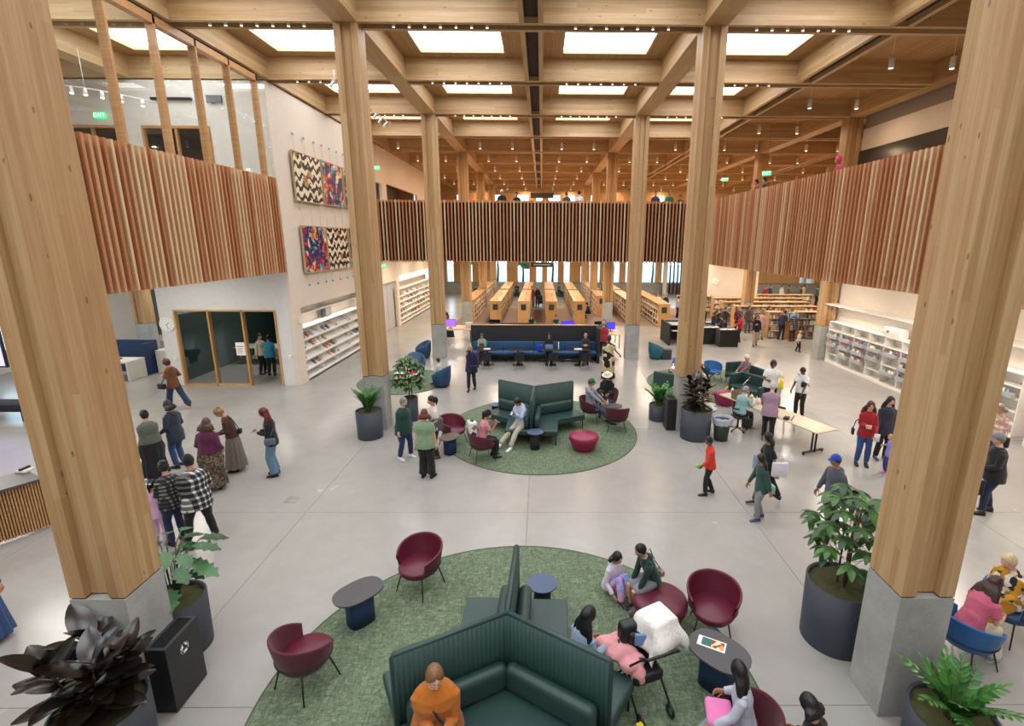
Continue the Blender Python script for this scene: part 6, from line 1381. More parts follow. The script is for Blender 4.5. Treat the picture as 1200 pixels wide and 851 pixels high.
person('girl in lilac pyjama-like clothes with a dark ponytail', (-6.66, 8.18), 98, 1.28, P_(hl=(0.2, 0.12, 0.75), hr=(-0.2, 0.1, 0.8)), top=(K('lilac_cloth', 'cfa6c8'), 'long', 0.12), bottom=tr(K('lilac_cloth', 'cfa6c8')), shoes='8a7f96', hair=('ponytail', '1a1214', 0.28), skn=MID, fem=True, extras=[('bow', 'e8e4ee')])
person('person in wide blue denim partly cut off by the left edge', (-7.42, 5.95), 95, 1.70, top=(K('grey_top', '5a5a60'), 'long'), bottom=('skirt', K('denim_skirt', '2f4d7c'), 0.10), hair=('short', '3a2a20'))
# --- meeting room
person('person in a cream top with a yellow vest in the meeting room doorway', (-11.35, 20.35), -20, 1.68, top=(K('cream_top', 'd8cfb4'), 'long', 0.10), bottom=tr(BLK), hair=('bun', '3a2a20'), fem=True, girth=1.15, coat=None)
person('person in a light blue top seen from behind in the meeting room doorway', (-10.85, 20.1), 95, 1.66, P_(hl=(0.24, 0.1, 0.85), hr=(-0.24, 0.1, 0.85)), top=(K('sky_top', '3c93b4'), 'short', 0.12), bottom=tr(BLK), hair=('short', '1c1412'), girth=1.2, fem=True)
# --- middle
j = person('older man in a navy coat walking with his hand at his mouth', (-2.34, 18.1), -92, 1.72, P_(WALK, hr=(-0.08, 0.17, 1.47), hl=(0.25, 0.05, 0.84), fl=(0.1, -0.14, 0.1), fr=(-0.08, 0.2), curl=1.1), top=(K('red_scarf', '8a1e24'), 'long', 0.1), coat=(K('indigo_coat', '1f1f4c'), 'long', 0.22, 'coat'), bottom=tr(K('blue_black', '171a2a')), hair=('thin', '9a948c'), extras=[('glasses', 1)])
bag(j, 'black messenger bag of the man in the navy coat', '1a1a22', (0.14, -0.2, 0.86), (0.13, 0.05, 0.13), [(0.1, -0.16, 1.2), (-0.1, -0.08, 1.42), (-0.1, 0.14, 1.3), (0.1, -0.1, 1.0)])
person('grey-haired woman in a dark green sweater and blue trousers talking', (-3.22, 11.98), -32, 1.63, P_(hl=(0.24, 0.08, 0.8), hr=(-0.26, 0.1, 0.82), fl=(0.16, 0.05), fr=(-0.14, -0.05), ht=8), top=(K('forest_knit', '123f36'), 'long', 0.18), bottom=tr(K('true_navy', '1f3162')), shoes='e4e4e0', hair=('short', '77787a'), skn=LIGHT, girth=1.35, fem=True)
person('woman in a sage green tee and black trousers with her back to us', (-2.42, 10.92), 96, 1.66, P_(hl=(0.27, 0.02, 0.80), hr=(-0.26, 0.02, 0.80), fl=(0.1, 0.02), fr=(-0.12, -0.02), toe=(-10, 25)), top=(K('sage_tee', '7f9a7a'), 'short', 0.12), bottom=tr(BLK, 'wide'), shoes='1c1c1e', hair=('bob', '5c2619'), skn=LIGHT, girth=1.3, fem=True)
j = person('woman with a high black ponytail in a white tee', (-2.42, 12.02), 205, 1.66, P_(hl=(0.14, 0.22, 1.0), hr=(-0.2, 0.16, 0.95)), top=(K('white_tee', 'd9d2cc'), 'short', 0.08), bottom=tr(BLK), shoes='5a3a30', hair=('ponytail', '131013', 0.22), fem=True)
bag(j, 'grey jacket tied round the waist of the ponytailed woman', '55565c', (0.0, 0.02, 0.95), (0.18, 0.15, 0.16), None, 'tied_jacket')
j = person('masked person with a black cap and long braid on a phone in a tub chair', (-1.24, 11.97), 22, 1.60, P_(kind='sit', seat=0.48, lean=12, hl=(0.05, 0.36, 0.98), hr=(-0.08, 0.36, 0.96), hd=14, curl=1.0, palm=(0, -0.5, 0.8), fl=(0.12, 0.34), fr=(-0.12, 0.34)), top=(K('rose_tee', 'cf8a98'), 'short', 0.1), bottom=tr(BLK), hair=('braid', '121014', 0.42), skn=TAN, fem=True, extras=[('cap', '1b1b1f', 1), ('mask', 1)])
phone(j, 'phone held up by the masked person'); bp = bag(j, 'white and grey backpack on the masked person', 'c9ccc8', V3(0, -0.24, 0.84), (0.15, 0.10, 0.22), None, 'backpack', pattern('backpack_print', ['d8dad6', 'd8dad6', 'c4c8c4', '3a3436', 'd8dad6', '9a6a5a'], 9))
j = person('young man in a pale blue hoodie and cream trousers slouched with a phone', (-0.30, 13.10), -122, 1.72, P_(kind='sit', seat=0.47, lean=-2, bend=14, hl=(0.05, 0.30, 0.90), hr=(-0.06, 0.28, 0.90), hd=38, curl=1.0, palm=(0, -0.5, 0.8), fl=(0.10, 0.62), fr=(-0.22, 0.74), pf=-0.05), top=(K('ice_hoodie', 'c3d0ea'), 'long', 0.14, 'hoodie', True), bottom=tr(K('cream_chinos', 'b9b3a0')), shoes='eceef0', hair=('short', '15120f'), skn=TAN)
phone(j, 'phone of the man in the pale blue hoodie')
person('man in a grey hoodie and green cap leaning back in a tub chair', (1.80, 14.77), -18, 1.72, P_(kind='sit', seat=0.48, lean=-12, bend=10, hl=(0.18, 0.35, 0.66), hr=(-0.2, 0.42, 0.66), hd=18, fl=(0.15, 0.72), fr=(-0.1, 0.66)), top=(K('heather_hoodie', '8c909c'), 'long', 0.12, 'hoodie', True), bottom=tr(K('mid_denim', '34496a')), hair=('short', '5a4a3a'), extras=[('cap', '1f6e3c')])
tub_chair('tub_chair', 'burgundy tub chair under the person in the cream sun hat', (2.42, 15.62), F_(-110), M['maroon_fab'], M['maroon'], 'burgundy tub chairs')
person('person in a cream sun hat, black jacket and turquoise tee seated', (2.42, 15.62), -108, 1.68, P_(kind='sit', seat=0.48, hl=(0.1, 0.3, 0.72), hr=(-0.12, 0.3, 0.72), hd=14), top=(K('turquoise_tee', '2f9aa0'), 'short'), coat=(BLK, 'long', 0.0, 'jacket'), bottom=tr(BLK), hair=('short', '3a2a20'), extras=[('sunhat', 'e0dccb')])
tag(MB().lathe([(0.032, 0), (0.034, 0.14), (0.014, 0.18), (0.014, 0.205)], 14, (2.32, 14.72, 0.52)).build('water_bottle', plain('clear_bottle', 'c8d8e4', 0.15)), 'clear water bottle on the dark oval side table', 'bottle')
person('tall woman in a black and cream patterned long dress seen from behind', (2.98, 19.7), 70, 1.76, P_(hl=(0.22, 0.15, 0.95), hr=(-0.42, 0.1, 0.98)), top=(pattern('bold_print_top', ['141214', 'cfc09a', '141214', 'b9a87c'], 5), 'short', 0.1), bottom=('skirt', pattern('bold_print', ['141214', 'cfc09a', '141214', 'b9a87c'], 4), 0.06), hair=('ponytail', '141012', 0.25), skn=BROWN, fem=True, girth=1.2)
person('grey-haired woman in a red jacket behind the right end of the banquette', (3.28, 23.9), 100, 1.68, P_(hl=(0.2, 0.3, 1.0), hr=(-0.2, 0.25, 0.95)), top=(K('brick_jacket', 'a8323a'), 'long', 0.18), bottom=tr(BLK), hair=('short', '9a9a98'), skn=LIGHT, girth=1.2)
person('man in green leaning over the table behind the woman in red', (3.35, 24.95), -80, 1.70, P_(lean=14, hl=(0.2, 0.35, 0.9), hr=(-0.2, 0.3, 0.9)), top=(K('jade_shirt', '3f7a5a'), 'long'), bottom=tr(BLK), hair=('short', 'a07a58'), lod=0)
# --- banquette sitters
BQ = dict(kind='sit', seat=0.49, hl=(0.08, 0.32, 0.84), hr=(-0.08, 0.32, 0.84), hd=24, fl=(0.12, 0.44), fr=(-0.12, 0.44), curl=0.9)
j = person('person in a pale green sweater reading a red book at the banquette', (-2.45, 22.62), -88, 1.66, BQ, top=(K('celadon_knit', '8aa58c'), 'long'), bottom=tr(K('slate_trousers', '3a4048')), hair=('short', '4a4038'))
held(j, 'book', 'open dark red book held at the left of the banquette', 'book', MB().rbox(-0.11, 0.11, -0.012, 0.012, -0.08, 0.08, 0.004, 2), plain('red_cover', '6a1420', 0.6), V3(0, 0.40, 0.86))
j = person('dark-haired woman in black behind the laptop at the banquette', (0.62, 22.62), -90, 1.66, P_(BQ, hd=10), top=(BLK, 'long'), bottom=tr(BLK), hair=('bob', '2a1a16'), fem=True)
lp = thing('laptop', 'open silver blue laptop on the banquette table', 'laptop', (0.62, 22.05, 0.74)); MB().rbox(-0.17, 0.17, -0.1, 0.12, 0, 0.015, 0.004, 2).build('keyboard_half', M['steel'], lp); MB().rbox(-0.17, 0.17, -0.14, -0.125, 0.01, 0.23, 0.004, 2).build('lid', plain('blue_grey_lid', '6f8fae', 0.3), lp)
bag(j, 'royal blue backpack on the banquette beside the laptop user', '2036b8', V3(-0.42, 0.05, 0.66), (0.13, 0.1, 0.16), None, 'backpack'); tag(MB().rbox(1.02, 1.06, 21.85, 22.1, 0.74, 1.05, 0.01, 2).build('water_bottle', M['white']), 'white bottle standing right of the laptop', 'bottle')
person('balding man in a charcoal jacket writing at the right of the banquette', (2.30, 22.6), -95, 1.72, BQ, top=(K('charcoal_jacket', '30363f'), 'long'), bottom=tr(NVY), hair=('thin', '9a8f84'), skn=LIGHT)
tag(MB().rbox(1.75, 2.1, 21.8, 22.1, 0.74, 0.765, 0.005, 2).build('newspaper', M['white']), 'white papers on the table before the charcoal jacket man', 'papers'); tag(MB().rbox(-2.3, -2.0, 21.8, 22.05, 0.74, 0.765, 0.005, 2).build('newspaper', M['white']), 'white papers on the leftmost pedestal table', 'papers')
# --- behind the banquette
for x, c, lb in ((-0.3, '14161a', 'computer user in a black vest and green lanyard behind the banquette'), (1.1, '232a50', 'computer user in navy and green behind the blue glowing monitor')):
    shell_chair('black chair under the %s' % lb, (x, 28.6), pi if False else 0, 'computer chairs')
    person(lb, (x, 28.6), -90, 1.68, P_(kind='sit', seat=0.46, hl=(0.12, 0.35, 0.85), hr=(-0.12, 0.35, 0.85)), top=(K('lanyard_green', '3f9a62'), 'long'), coat=(K('vest_'+c, c), 'none', 0.0, 'vest'), bottom=tr(BLK), hair=('short', '15110f'), lod=0)
person('long-haired person in brown at the left computer table', (-5.3, 29.6), -150, 1.64, P_(kind='sit', seat=0.46, hl=(0.1, 0.35, 0.85), hr=(-0.1, 0.35, 0.85)), top=(K('sienna_top', '8a5038'), 'long'), bottom=tr(BLK), hair=('long', '1c1412', 0.3), lod=0, fem=True); shell_chair('chair under the long-haired person in brown', (-5.3, 29.6), radians(-60), 'computer chairs')
person('person in a maroon hoodie standing in the central bookstack aisle', (-0.55, 42.6), -80, 1.72, top=(K('maroon_hoodie', '7a1f26'), 'long'), bottom=tr(JN), hair=('short', '1a1412'), lod=0, coat=None)
person('person with light brown hair in dark clothes in the central aisle', (-0.05, 42.9), -100, 1.68, top=(BLK, 'long'), bottom=tr(BLK), hair=('long', '9a5a34', 0.2), lod=0, fem=True)
s2 = thing('stroller', 'small black stroller in the central bookstack aisle', 'stroller', (0.15, 42.0, 0)); MB().rbox(-0.22, 0.22, -0.2, 0.3, 0.35, 0.6, 0.06).build('seat', M['black'], s2); MB().rbox(-0.2, 0.2, 0.2, 0.36, 0.5, 1.0, 0.06).build('hood', M['black'], s2)
for x in (-0.2, 0.2):
    for y in (-0.3, 0.3): MB().cyl((x-0.02, y, 0.1), (x+0.02, y, 0.1), 0.1, seg=12).build('wheel', M['charfelt'], s2); MB().cyl((x, y, 0.1), (x, 0, 0.45), 0.02, seg=6).build('frame_tube', M['black'], s2)
person('crouching person in black between the bookcases right of centre', (3.75, 36.3), -170, 1.62, P_(kind='floor', seat=0.30, lean=15, hl=(0.15, 0.35, 0.55), hr=(-0.1, 0.35, 0.5), fl=(0.12, 0.3), fr=(-0.12, 0.3)), top=(BLK, 'long'), bottom=tr(BLK), hair=('bun', '141012'), lod=0)
bench_spots = [(-2.2, 50.6, '1c1c20', 'dark clothes far left of the aisle by the window'), (-1.5, 50.9, '2a3038', 'slate clothes by the window left of the aisle'), (2.0, 50.7, '2f6a50', 'green by the window right of the aisle'), (5.7, 50.6, '8a2450', 'magenta by the window at the right'), (-6.0, 48.0, '22222a', 'black beside the orange-lit left column'), (-5.4, 48.3, '6a1c30', 'maroon beside the orange-lit left column')]
for k, (x, y, c, lb) in enumerate(bench_spots): person('seated reader in '+lb, (x, y), -90+20*(k % 3), 1.66, P_(kind='sit', seat=0.46, hl=(0.1, 0.3, 0.8), hr=(-0.1, 0.3, 0.8)), top=(K('far_'+c, c), 'long'), bottom=tr(BLK), hair=('short', '1c1412'), lod=0); tag(MB().rbox(x-0.6, x+0.6, y-0.1, y+0.8, 0, 0.44, 0.05).build('window_bench', M['teal']), 'teal bench under reader in '+lb, 'bench') if k in (0, 2, 3, 4) else None
# --- far right children area and crowd by the black tables
for k, (x, y, H_, tc, hc, lb) in enumerate(((8.9, 37.2, 1.72, 'e4e2de', '8a5a40', 'adult in a white top among the children at far right'), (9.4, 36.8, 1.74, '16161a', '8a8884', 'adult in a black vest among the children at far right'), (8.3, 38.2, 1.2, '2a2a6a', '1c1412', 'child in indigo behind the long bookcase'), (9.1, 35.6, 1.15, '5a3a9a', '15110f', 'child in purple by the far right bookcase'), (10.2, 36.4, 1.6, 'b0a8c8', '15110f', 'person in lilac beside the children at far right'), (7.4, 39.2, 1.5, '3a2a20', '8a4a2a', 'person in brown behind the far bookcases'))):
    person(lb, (x, y), -90+25*k, H_, top=(K('far_'+tc, tc), 'long'), bottom=tr(BLK), hair=('short', hc), lod=0)
for k, (x, y, H_, f, tc, bc, hr_, lb) in enumerate(((10.05, 28.1, 1.66, -60, '17171a', '17171a', ('bob', '3a2418', 0.1), 'woman in black behind the front display table, head down'), (10.55, 28.5, 1.74, -110, '14151a', '14151a', ('short', '15110f'), 'man in black with lanyard behind the display tables'), (11.2, 29.6, 1.70, -90, '1f2026', '16161a', ('short', '15110f'), 'person in charcoal behind the display table crowd'), (11.9, 29.3, 1.78, -120, '5a1a26', '2a1a20', ('thin', '8a6a58'), 'man in a maroon sweater at the display tables'), (11.35, 27.5, 1.62, 170, 'b8202a', '2a1416', ('bob', '1a1214', 0.1), 'woman in a bright red top at the display tables'), (10.0, 29.9, 1.7, -90, '2c2c34', '16161a', ('short', 'b89a80'), 'fair-haired person behind the black display tables'), (10.3, 27.5, 1.5, 160, '22222c', '16161a', ('short', '15110f'), 'short person in dark clothes bent over the display table'), (9.35, 29.6, 1.7, -60, '44444c', '16161a', ('short', '2a1a12'), 'person in grey half hidden by the second right column'))):
    person(lb, (x, y), f, H_, P_(hd=18, hl=(0.12, 0.3, 1.0), hr=(-0.15, 0.28, 0.98)), top=(K('t_'+tc, tc), 'long'), bottom=tr(K('t_'+bc, bc)), hair=hr_, lod=0)
person('woman with very long brown hair in an olive jacket at right', (12.95, 30.4), -85, 1.68, top=(K('t_white', 'd8d0c4'), 'long'), coat=(K('olive_jacket', '4a463c'), 'long', 0.15), bottom=tr(K('grey_denim', '4a525c')), hair=('long', '4a2a1c', 0.42), lod=0, fem=True)
person('woman with auburn hair in black behind the pink sweater', (14.1, 30.3), -85, 1.66, top=(BLK, 'long'), bottom=tr(BLK), hair=('long', '5a2a1c', 0.3), lod=0, fem=True)
person('person in a dusty pink sweater at right of the display tables', (12.85, 28.3), -95, 1.68, P_(hl=(0.24, 0.1, 0.85)), top=(K('dusty_pink', 'c09a90'), 'long', 0.2), bottom=tr(K('beige_trousers', 'b09a84')), hair=('short', '2a1a14'), skn=TAN, lod=1, girth=1.15)
person('person in a black hoodie and beige trousers striding toward the camera', (11.75, 26.4), -105, 1.68, P_(WALK, hr=(-0.05, 0.25, 1.2), fl=(0.1, -0.2, 0.12), fr=(-0.08, 0.22)), top=(BLK, 'long', 0.12, 'hoodie', True), bottom=tr(K('beige_trousers', 'b09a84')), hair=('bob', '2a1814'), lod=1)
person('woman with grey blond hair in a dark plaid shirt browsing the bookcase', (14.45, 27.75), 95, 1.66, P_(hl=(0.2, 0.3, 1.2), hr=(-0.15, 0.3, 1.1)), top=(pattern('grey_plaid', ['2c2a2c', '6a645e', 'a89c90'], 9, 'check'), 'long', 0.24), bottom=tr(K('wine_trousers', '4a1820')), hair=('long', 'b0a08a', 0.2), girth=1.35, fem=True)
person('person in navy reaching in front of the plaid shirt woman', (14.0, 28.2), 40, 1.70, P_(lean=20, hl=(0.2, 0.35, 1.1), hr=(-0.2, 0.3, 1.1)), top=(K('navy_top', '1f2a44'), 'long'), bottom=tr(BLK), hair=('short', '15110f'), lod=0)
person('small child in white and pink with blond hair walking', (13.4, 25.0), -70, 1.08, P_(WALK, fl=(0.06, 0.12), fr=(-0.06, -0.12, 0.1)), top=(K('t_white', 'e0dcd4'), 'short', 0.05), bottom=tr(BLK), hair=('ponytail', 'c89a60', 0.15), skn=LIGHT, coat=None)
bag_c = ['8a2a2a', '2a3a5a', 'd0c8b8', '6a4a3a', '4a2a4a', 'c8b070', '3a5a4a']
for k, (px_, py_) in enumerate(((19.9, 44.0), (20.5, 44.6), (21.4, 44.2), (22.3, 44.8), (23.0, 44.0), (23.6, 44.7), (24.6, 44.3))): person('far crowd member in a %s top beyond the right bookcases' % ['red', 'navy', 'cream', 'brown', 'plum', 'mustard', 'green'][k], (px_, py_), -90+15*k, 1.7+0.04*(k % 3), top=(K('c_'+bag_c[k], bag_c[k]), 'long'), bottom=tr(BLK), hair=('short', '1c1412'), lod=0)
# --- right seating group and volunteers
person('child with black hair in a navy barrel chair beside the drum table', (-3.60, 18.52), 168, 1.25, P_(kind='sit', seat=0.46, hl=(0.1, 0.28, 0.62), hr=(-0.1, 0.28, 0.62), fl=(0.1, 0.34, 0.2), fr=(-0.1, 0.34, 0.2)), top=(K('t_white', 'dadada'), 'long'), bottom=tr(K('pale_denim', '8fb0c8')), hair=('short', '141012'))
person('person in a white floral shirt on the low green sofa behind the column', (5.30, 17.75), 60, 1.62, P_(kind='sit', seat=0.46, lean=10), top=(pattern('floral_shirt', ['e8e4e6', 'e8e4e6', 'd8c8d8', '6a4a7a', 'e8e4e6'], 14), 'short'), bottom=tr(BLK), hair=('bob', '5a3a28'), girth=1.15)
person('person wrapped in a light denim jacket behind the floral shirt', (5.75, 19.3), -120, 1.64, P_(kind='sit', seat=0.46, lean=18), top=(K('light_denim', '5a86b8'), 'long'), bottom=tr(K('ivory_trousers', 'c8c0b0')), hair=('short', 'b8a080'), girth=1.2); tag(MB().rbox(5.4, 6.1, 19.0, 19.6, 0.0, 0.45, 0.06).build('pouf', M['greenlea']), 'green pouf under the person in light denim', 'pouf')
person('seated person in dark jeans and red shoes right of the rubber plant', (5.7, 16.95), 15, 1.66, P_(kind='sit', seat=0.46, lean=12, hl=(0.1, 0.35, 0.8), hr=(-0.1, 0.35, 0.75)), top=(K('slate_top', '3a444c'), 'long'), bottom=tr(K('deep_denim', '1f2c44')), shoes='c0201c', hair=('short', 'c04028'), girth=1.1); tag(MB().rbox(5.35, 5.95, 16.65, 17.25, 0.0, 0.45, 0.06).build('pouf', M['greenlea']), 'green pouf under the person in red shoes', 'pouf')
j = person('woman in a white knit hat and maroon trousers leaning forward on the green sofa', (8.02, 18.45), 205, 1.62, P_(kind='sit', seat=0.47, lean=-14, hd=26, hl=(0.1, 0.32, 0.72), hr=(-0.05, 0.34, 0.75), fl=(0.12, 0.85, 0.10, 20), fr=(-0.10, 0.75, 0.10, 20)), top=(K('mauve_cardigan', '786068'), 'long', 0.1), bottom=tr(K('raspberry_trousers', '6a1236')), shoes='e0d030', hair=('short', 'c8c4c0'), skn=LIGHT, girth=1.1, extras=[('beanie', 'd8d4d0')])
cn = thing('walking_cane', 'white and red walking cane leaning on the right green sofa', 'cane', (7.35, 17.6, 0), radians(215)); MB().cyl((0, 0, 0.0), (0, 0.55, 0.72), 0.014).build('shaft', M['whitemetal'], cn); MB().cyl((0, 0.55, 0.72), (0, 0.60, 0.79), 0.02).build('grip', plain('red_grip', 'c8301c', 0.5), cn)
j = person('volunteer in a white tee facing us, holding a yellow bag over the table', (7.80, 15.75), -100, 1.72, P_(hl=(0.26, 0.32, 1.22), hr=(-0.18, 0.30, 1.12), curl=1.1), top=(K('bright_tee', 'e6e6e8'), 'short', 0.08), bottom=tr(BLK), hair=('curly', '1c1210'), skn=BROWN, girth=1.35)
held(j, 'yellow_bag', 'yellow plastic bag being opened by the volunteer in white', 'bag', MB().tube([(0, 0, 0.18), (0.02, 0, 0.05), (0, 0.02, -0.12), (0.02, 0, -0.22)], [(0.03, 0.03), (0.10, 0.05), (0.13, 0.08), (0.09, 0.06)], 10), plain('yellow_film', 'ead23a', 0.35), V3(0.18, 0.46, 1.12))
sc_ = thing('office_stool', 'black rolling stool of the volunteer in teal', 'stool', (6.12, 14.0, 0)); MB().lathe([(0.21, 0.42), (0.22, 0.46), (0.2, 0.48), (0.001, 0.482)], 24, cap=False).build('seat', M['black'], sc_); MB().cyl((0, 0, 0.08), (0, 0, 0.43), 0.03).build('post', M['black'], sc_); MB().tube([(-0.2*cos(a)-0.0, 0.2*sin(a), 0.72) for a in [-1.2+0.24*k for k in range(11)]], 0.022, 7).build('back_hoop', M['black'], sc_); MB().cyl((-0.2, 0, 0.72), (-0.15, 0, 0.44), 0.015).build('back_stem', M['black'], sc_)
for k in range(5): a_ = 2*pi*k/5; MB().cyl((0, 0, 0.09), (0.28*cos(a_), 0.28*sin(a_), 0.06), 0.016).build('leg', M['black'], sc_); MB().ball((0.28*cos(a_), 0.28*sin(a_), 0.03), 0.03, 8, 6).build('caster', M['black'], sc_)
j = person('grey-haired volunteer in a pale teal jacket seated on a rolling stool', (6.14, 14.0), 28, 1.64, P_(kind='sit', seat=0.50, lean=10, hl=(0.12, 0.46, 0.92), hr=(-0.14, 0.46, 0.86), hd=14, fl=(0.1, 0.42), fr=(-0.12, 0.42)), top=(K('pale_teal', '92bdbe'), 'long', 0.12, 'jacket'), bottom=tr(BLK), shoes='4a6a60', hair=('short', '8a8c8e'), skn=LIGHT, girth=1.1, fem=True, extras=[('glasses', 1)])
bag(j, 'black bag hanging by the stool of the teal volunteer', '141416', V3(-0.3, -0.02, 0.34), (0.13, 0.08, 0.15), None, 'tote_bag')
person('white-haired volunteer in a mauve shirt with back to us at the table', (6.62, 13.15), 62, 1.68, P_(lean=10, hl=(0.2, 0.36, 0.95), hr=(-0.15, 0.36, 0.95), hd=20, fl=(0.1, 0.1), fr=(-0.12, -0.12)), top=(K('mauve_shirt', 'a08296'), 'long', 0.14), bottom=tr(BLK), hair=('short', 'b8b6b2'), skn=LIGHT, girth=1.2)
j = person('volunteer in a white tee with a black sash looking down at the table end', (8.55, 15.2), -140, 1.66, P_(hl=(0.15, 0.3, 0.92), hr=(-0.2, 0.3, 0.95), hd=30), top=(K('bright_tee', 'e6e6e8'), 'short', 0.08), bottom=tr(BLK), hair=('short', '120e0e'), skn=DEEP, girth=1.05)
bag(j, 'black crossbody bag of the dark-haired volunteer', '1a2428', V3(0.1, 0.16, 1.12), (0.08, 0.03, 0.09), [V3(0.1, 0.15, 1.2), V3(-0.14, 0.08, 1.42), V3(-0.1, -0.1, 1.38), V3(0.2, -0.05, 1.05)])
for k in range(14):
    f = k/13; cxx, cyy = 6.95+cos(radians(-68))*(-1.55+1.1*f)+0.12*sin(k*2.1), 13.75+sin(radians(-68))*(-1.55+1.1*f)+0.10*cos(k*3.3)
    q = MB(); q.tube([(0, 0, 0), (0, 0.004, 0.10), (0.01, 0, 0.2)], [(0.05, 0.03), (0.06, 0.02), (0.05, 0.004)], 8); o = q.build('paper_bag', M['white']); o.location = (cxx, cyy, 0.745); o.rotation_euler = (0, 0.1*sin(k), k*0.9); tag(o, 'white paper bag among those set out on the folding table', 'bag', 'white bags on the folding table')
cs = thing('carton', 'open brown carton standing on the folding table', 'box', (6.42, 14.75, 0.745), 0.4); q = MB(); q.box(-0.22, 0.22, -0.15, 0.15, 0, 0.02); q.box(-0.22, -0.205, -0.15, 0.15, 0.02, 0.26); q.box(0.205, 0.22, -0.15, 0.15, 0.02, 0.26); q.box(-0.205, 0.205, -0.15, -0.135, 0.02, 0.26); q.box(-0.205, 0.205, 0.135, 0.15, 0.02, 0.26); q.build('carton', plain('kraft', '8a7256', 0.8), cs)
tl = thing('tape_gun', 'dark red stick and black gadget lying on the folding table', 'tool', (7.22, 13.0, 0.745), 0.9); MB().cyl((-0.25, 0, 0.012), (0.2, 0.02, 0.012), 0.012).build('stick', plain('dark_red', '6a1a22', 0.5), tl); MB().rbox(-0.3, -0.1, 0.06, 0.2, 0, 0.07, 0.02).build('gadget', M['black'], tl)
# second work chair beyond the table
shell_chair('black chair on the far side of the folding table', (7.5, 14.0), radians(110), 'chairs at the folding table')
# --- walking children and adults at right
j = person('boy in a bright orange red jacket and black trousers walking left', (3.98, 10.1), 178, 1.36, P_(WALK, fl=(0.07, 0.10), fr=(-0.07, -0.14, 0.11, -15), hl=(0.12, 0.26, 0.92), hr=(-0.2, 0.05, 0.85)), top=(K('flame_jacket', 'd63a1c'), 'long', 0.1, 'jacket'), bottom=tr(BLK), hair=('short', '15110f'), skn=BROWN)
q = MB(); J_ = j; q.tube([J_['HR']+Vector((-0.085, 0, -0.02)), J_['HR']+(J_['KR']-J_['HR'])*0.5+Vector((-0.086, 0, 0)), J_['KR']+Vector((-0.065, 0, 0))], 0.014, 6); q.build('side_stripe', M['white'], j['root'])
held(j, 'toy', 'small green and white toy carried by the boy in orange red', 'toy', MB().ball((0, 0, 0), (0.05, 0.05, 0.05)), plain('lime_toy', '8aca5a', 0.5), V3(0.08, 0.36, 0.90)*0.8)
j = person('woman in black leggings walking left with a white and purple tote', (5.08, 9.72), 176, 1.60, P_(WALK, fl=(0.08, 0.28), fr=(-0.08, -0.34, 0.14, -35)), top=(BLK, 'short', 0.1), bottom=tr(BLK), shoes='2a2a34', hair=('long', '1a1214', 0.22), skn=TAN, fem=True)
bag(j, 'white tote with purple handles swinging behind the walking woman', 'e6e0ea', V3(0.22, -0.14, 0.90), (0.04, 0.16, 0.16), [V3(0.20, -0.12, 1.15), V3(0.15, 0.0, 1.32), V3(0.2, -0.2, 1.15)], 'tote_bag')
bag(j, 'light denim jacket over the arm of the woman with the tote', '6a88a8', V3(0.05, 0.26, 0.95), (0.12, 0.06, 0.16), None, 'folded_jacket')
j = person('girl with long black hair in dark green and grey joggers walking left', (4.66, 9.06), 184, 1.42, P_(WALK, fl=(0.08, 0.06), fr=(-0.08, -0.12, 0.10, -12)), top=(K('pine_top', '2a4a42'), 'long', 0.14), bottom=tr(K('grey_joggers', '85868a')), shoes='39406a', hair=('long', '141014', 0.34), skn=TAN, fem=True)
bag(j, 'mint green bag on the back of the girl in dark green', '8ac0a0', V3(0.08, -0.17, 0.86)*0.84, (0.09, 0.07, 0.09), None, 'small_bag')
person('boy in a blue cap and grey black jacket behind the umbrella plant', (5.86, 8.62), 188, 1.60, P_(WALK, fl=(0.1, 0.16), fr=(-0.08, -0.16, 0.1)), top=(K('two_tone_grey', '50545e'), 'long', 0.2, 'jacket', True), bottom=tr(K('t_dark', '1e2026')), shoes='c8d4e0', hair=('short', '15110f'), skn=TAN, girth=1.2, extras=[('cap', '2348a8')])
j = person('woman with long brown hair in a red jacket and blue jeans', (8.36, 11.65), -112, 1.68, P_(hl=(0.16, 0.24, 0.92), hr=(-0.06, 0.22, 1.12), curl=1.0), top=(K('crimson_jacket', '9c1826'), 'long', 0.14, 'jacket'), bottom=tr(K('blue_denim', '2a4a80')), hair=('long', '4a2a1e', 0.3), skn=LIGHT, fem=True, extras=[('glasses', 1)])
bag(j, 'black crossbody bag at the side of the woman in red', '18181c', V3(-0.28, -0.02, 0.86), (0.03, 0.08, 0.09), [V3(-0.24, 0, 1.15), V3(0.02, 0.1, 1.42), V3(0.05, -0.08, 1.4), V3(-0.24, -0.08, 1.1)]); held(j, 'paper', 'white folded papers in the hand of the woman in red', 'papers', MB().rbox(-0.06, 0.06, -0.01, 0.01, -0.1, 0.1, 0.004, 1), M['white'], V3(0.18, 0.30, 0.86))
held(j, 'badge', 'white badge hanging at the waist of the woman in red', 'badge', MB().rbox(-0.06, 0.06, -0.006, 0.006, -0.05, 0.05, 0.004, 1), M['white'], V3(0, 0.20, 1.08))
j = person('woman with long dark hair in a navy quilted jacket', (9.05, 11.98), -98, 1.70, P_(hl=(0.25, 0.12, 0.85), hr=(-0.25, 0.12, 0.85)), top=(K('midnight_jacket', '2a2f40'), 'long', 0.2, 'jacket'), bottom=tr(BLK), shoes='1f4a5a', hair=('long', '1c1416', 0.3), fem=True, girth=1.15, skn=LIGHT)
